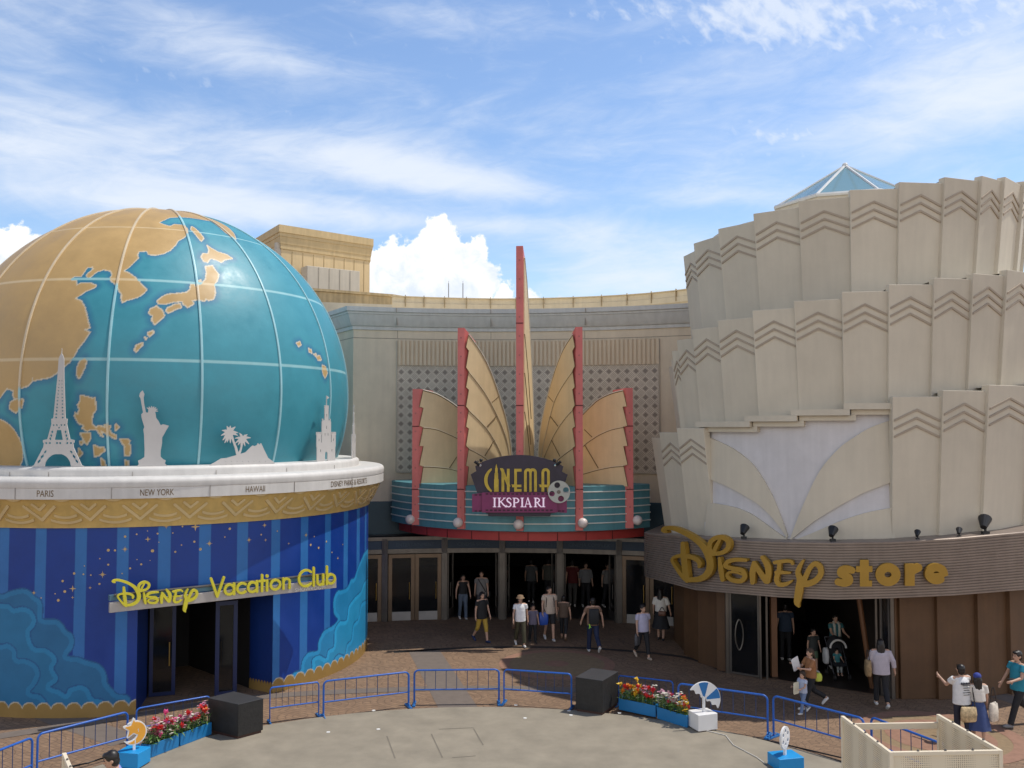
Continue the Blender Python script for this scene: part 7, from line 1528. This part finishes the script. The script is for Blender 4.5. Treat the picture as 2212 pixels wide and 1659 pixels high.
# --- at the right edge
t, J, Mw, s = person('man in a white printed tee with a dark collar, seen from behind', 2079, 1600, 1.68, 190, 5, -5, 3, 6, (45, 14, 75), (50, 12, 80), turn=-10, shirt=('white_print_tee', (.68, .68, .68)), loose=.04, hem=.82, bottom='trousers', bcol=('dark_navy_cloth', (.02, .022, .04)))
bq = J['back']; tee_map = plane_map(bq + Mw @ Vector((0, .005, .0)), tuple(Mw @ Vector((-1, 0, 0))), tuple(Mw @ Vector((0, 1, 0))))
def print_sd(U, V):
    d = np.full(U.shape, 1e9)
    for k, x in enumerate(np.linspace(-.10, .10, 8)): d = np.minimum(d, np.minimum(seg_sd(U, V, [(x, .10, .006), (x + .008 * (-1) ** k, .135, .006)]), seg_sd(U, V, [(x, .118 + .01 * (k % 2), .005), (x + .016, .12, .005)])))
    for k in range(5): d = np.minimum(d, np.maximum(np.abs(V - .075 + .05 * k) - .004, np.abs(U - .02) - .09 + .012 * (k % 3)))
    return d
mb_ = plate('shirt_print', print_sd, (-.15, .15, -.16, .16), .006, -.03, .004, tee_map, M('dark_print', (.06, .06, .07), .8)); mb_.parent = t; mb_.location = (0, 0, 0); mb_.matrix_parent_inverse = (Matrix.Translation(Vector(t.location)) @ Mw.to_4x4()).inverted()
tp = J['back'] + Vector((.02, -.06, -.36)); bag('shoulder_bag', 'cream and red patterned bag hanging behind the man in the white tee', 'bag', tp, (.36, .12, .32), rad(8), M('cream_red_pattern', (.48, .36, .20), .7, var=.6, scale=11), [[tp + Vector((.14, 0, 0)), J['RS'] + Vector((.04, -.05, .02))]])
t, J, Mw, s = person('woman in a blue cap, white blouse and long navy dress', 2114, 1602, 1.50, 172, 5, -5, 3, 6, (0, 14, 15), (0, 10, 15), shirt=('white_blouse', (.68, .64, .58)), loose=.03, hem=1.02, sleeve=.7, bottom='skirt', skirt_hem=.32, bcol=('denim_navy', (.035, .06, .17)), hair='long', hat='cap', shoe=('dark_shoe', (.03, .03, .03)))
tp = J['LS'] + Mw @ Vector((.12, 0, 0)) + Vector((0, 0, -.34)); tp = J['RS'] + Vector((.17, -.02, -.36)); bag('tote_bag', 'white tote bag with a red print on the arm of the woman in navy', 'bag', tp, (.26, .12, .40), rad(35), M('white_red_tote', (.62, .55, .46), .7, var=.3, scale=9), [arcup(tp + Vector((-.07, 0, 0)), tp + Vector((.07, 0, 0)), .34)])
t, J, Mw, s = person('man in a teal tee and black trousers striding with a dark phone', 2202, 1568, 1.80, -78, 24, -22, 5, 34, (25, 12, 55), (10, 22, 20), shirt=('bright_teal_tee', (.02, .24, .34)), loose=.035, hem=.84, bcol=DKT, hair='short', shoe=('grey_shoe', (.20, .20, .21)))
q = J['LW'] + J['LF'].normalized() * .1; mb = MB(); mb.box((q.x - .05, q.y - .02, q.z + .03), (.17, .09, .012), .3); o = mb.build('phone', BLACK); o.rotation_euler = (0, 0, 0); tag(o, 'dark phone held out by the man in the teal tee', 'phone')
person('man in a periwinkle shirt bending forward at the lower left', 0, 0, 1.92, -70, 6, -6, 6, 8, (20, 8, 30), (20, 8, 30), lean=16, tilt=-4, loc=(-6.02, 14.7, 0), shirt=('periwinkle_shirt', (.25, .28, .60)), loose=.035, hem=.86, sleeve=.6, bcol=DKT, hair='short', vox=.011)
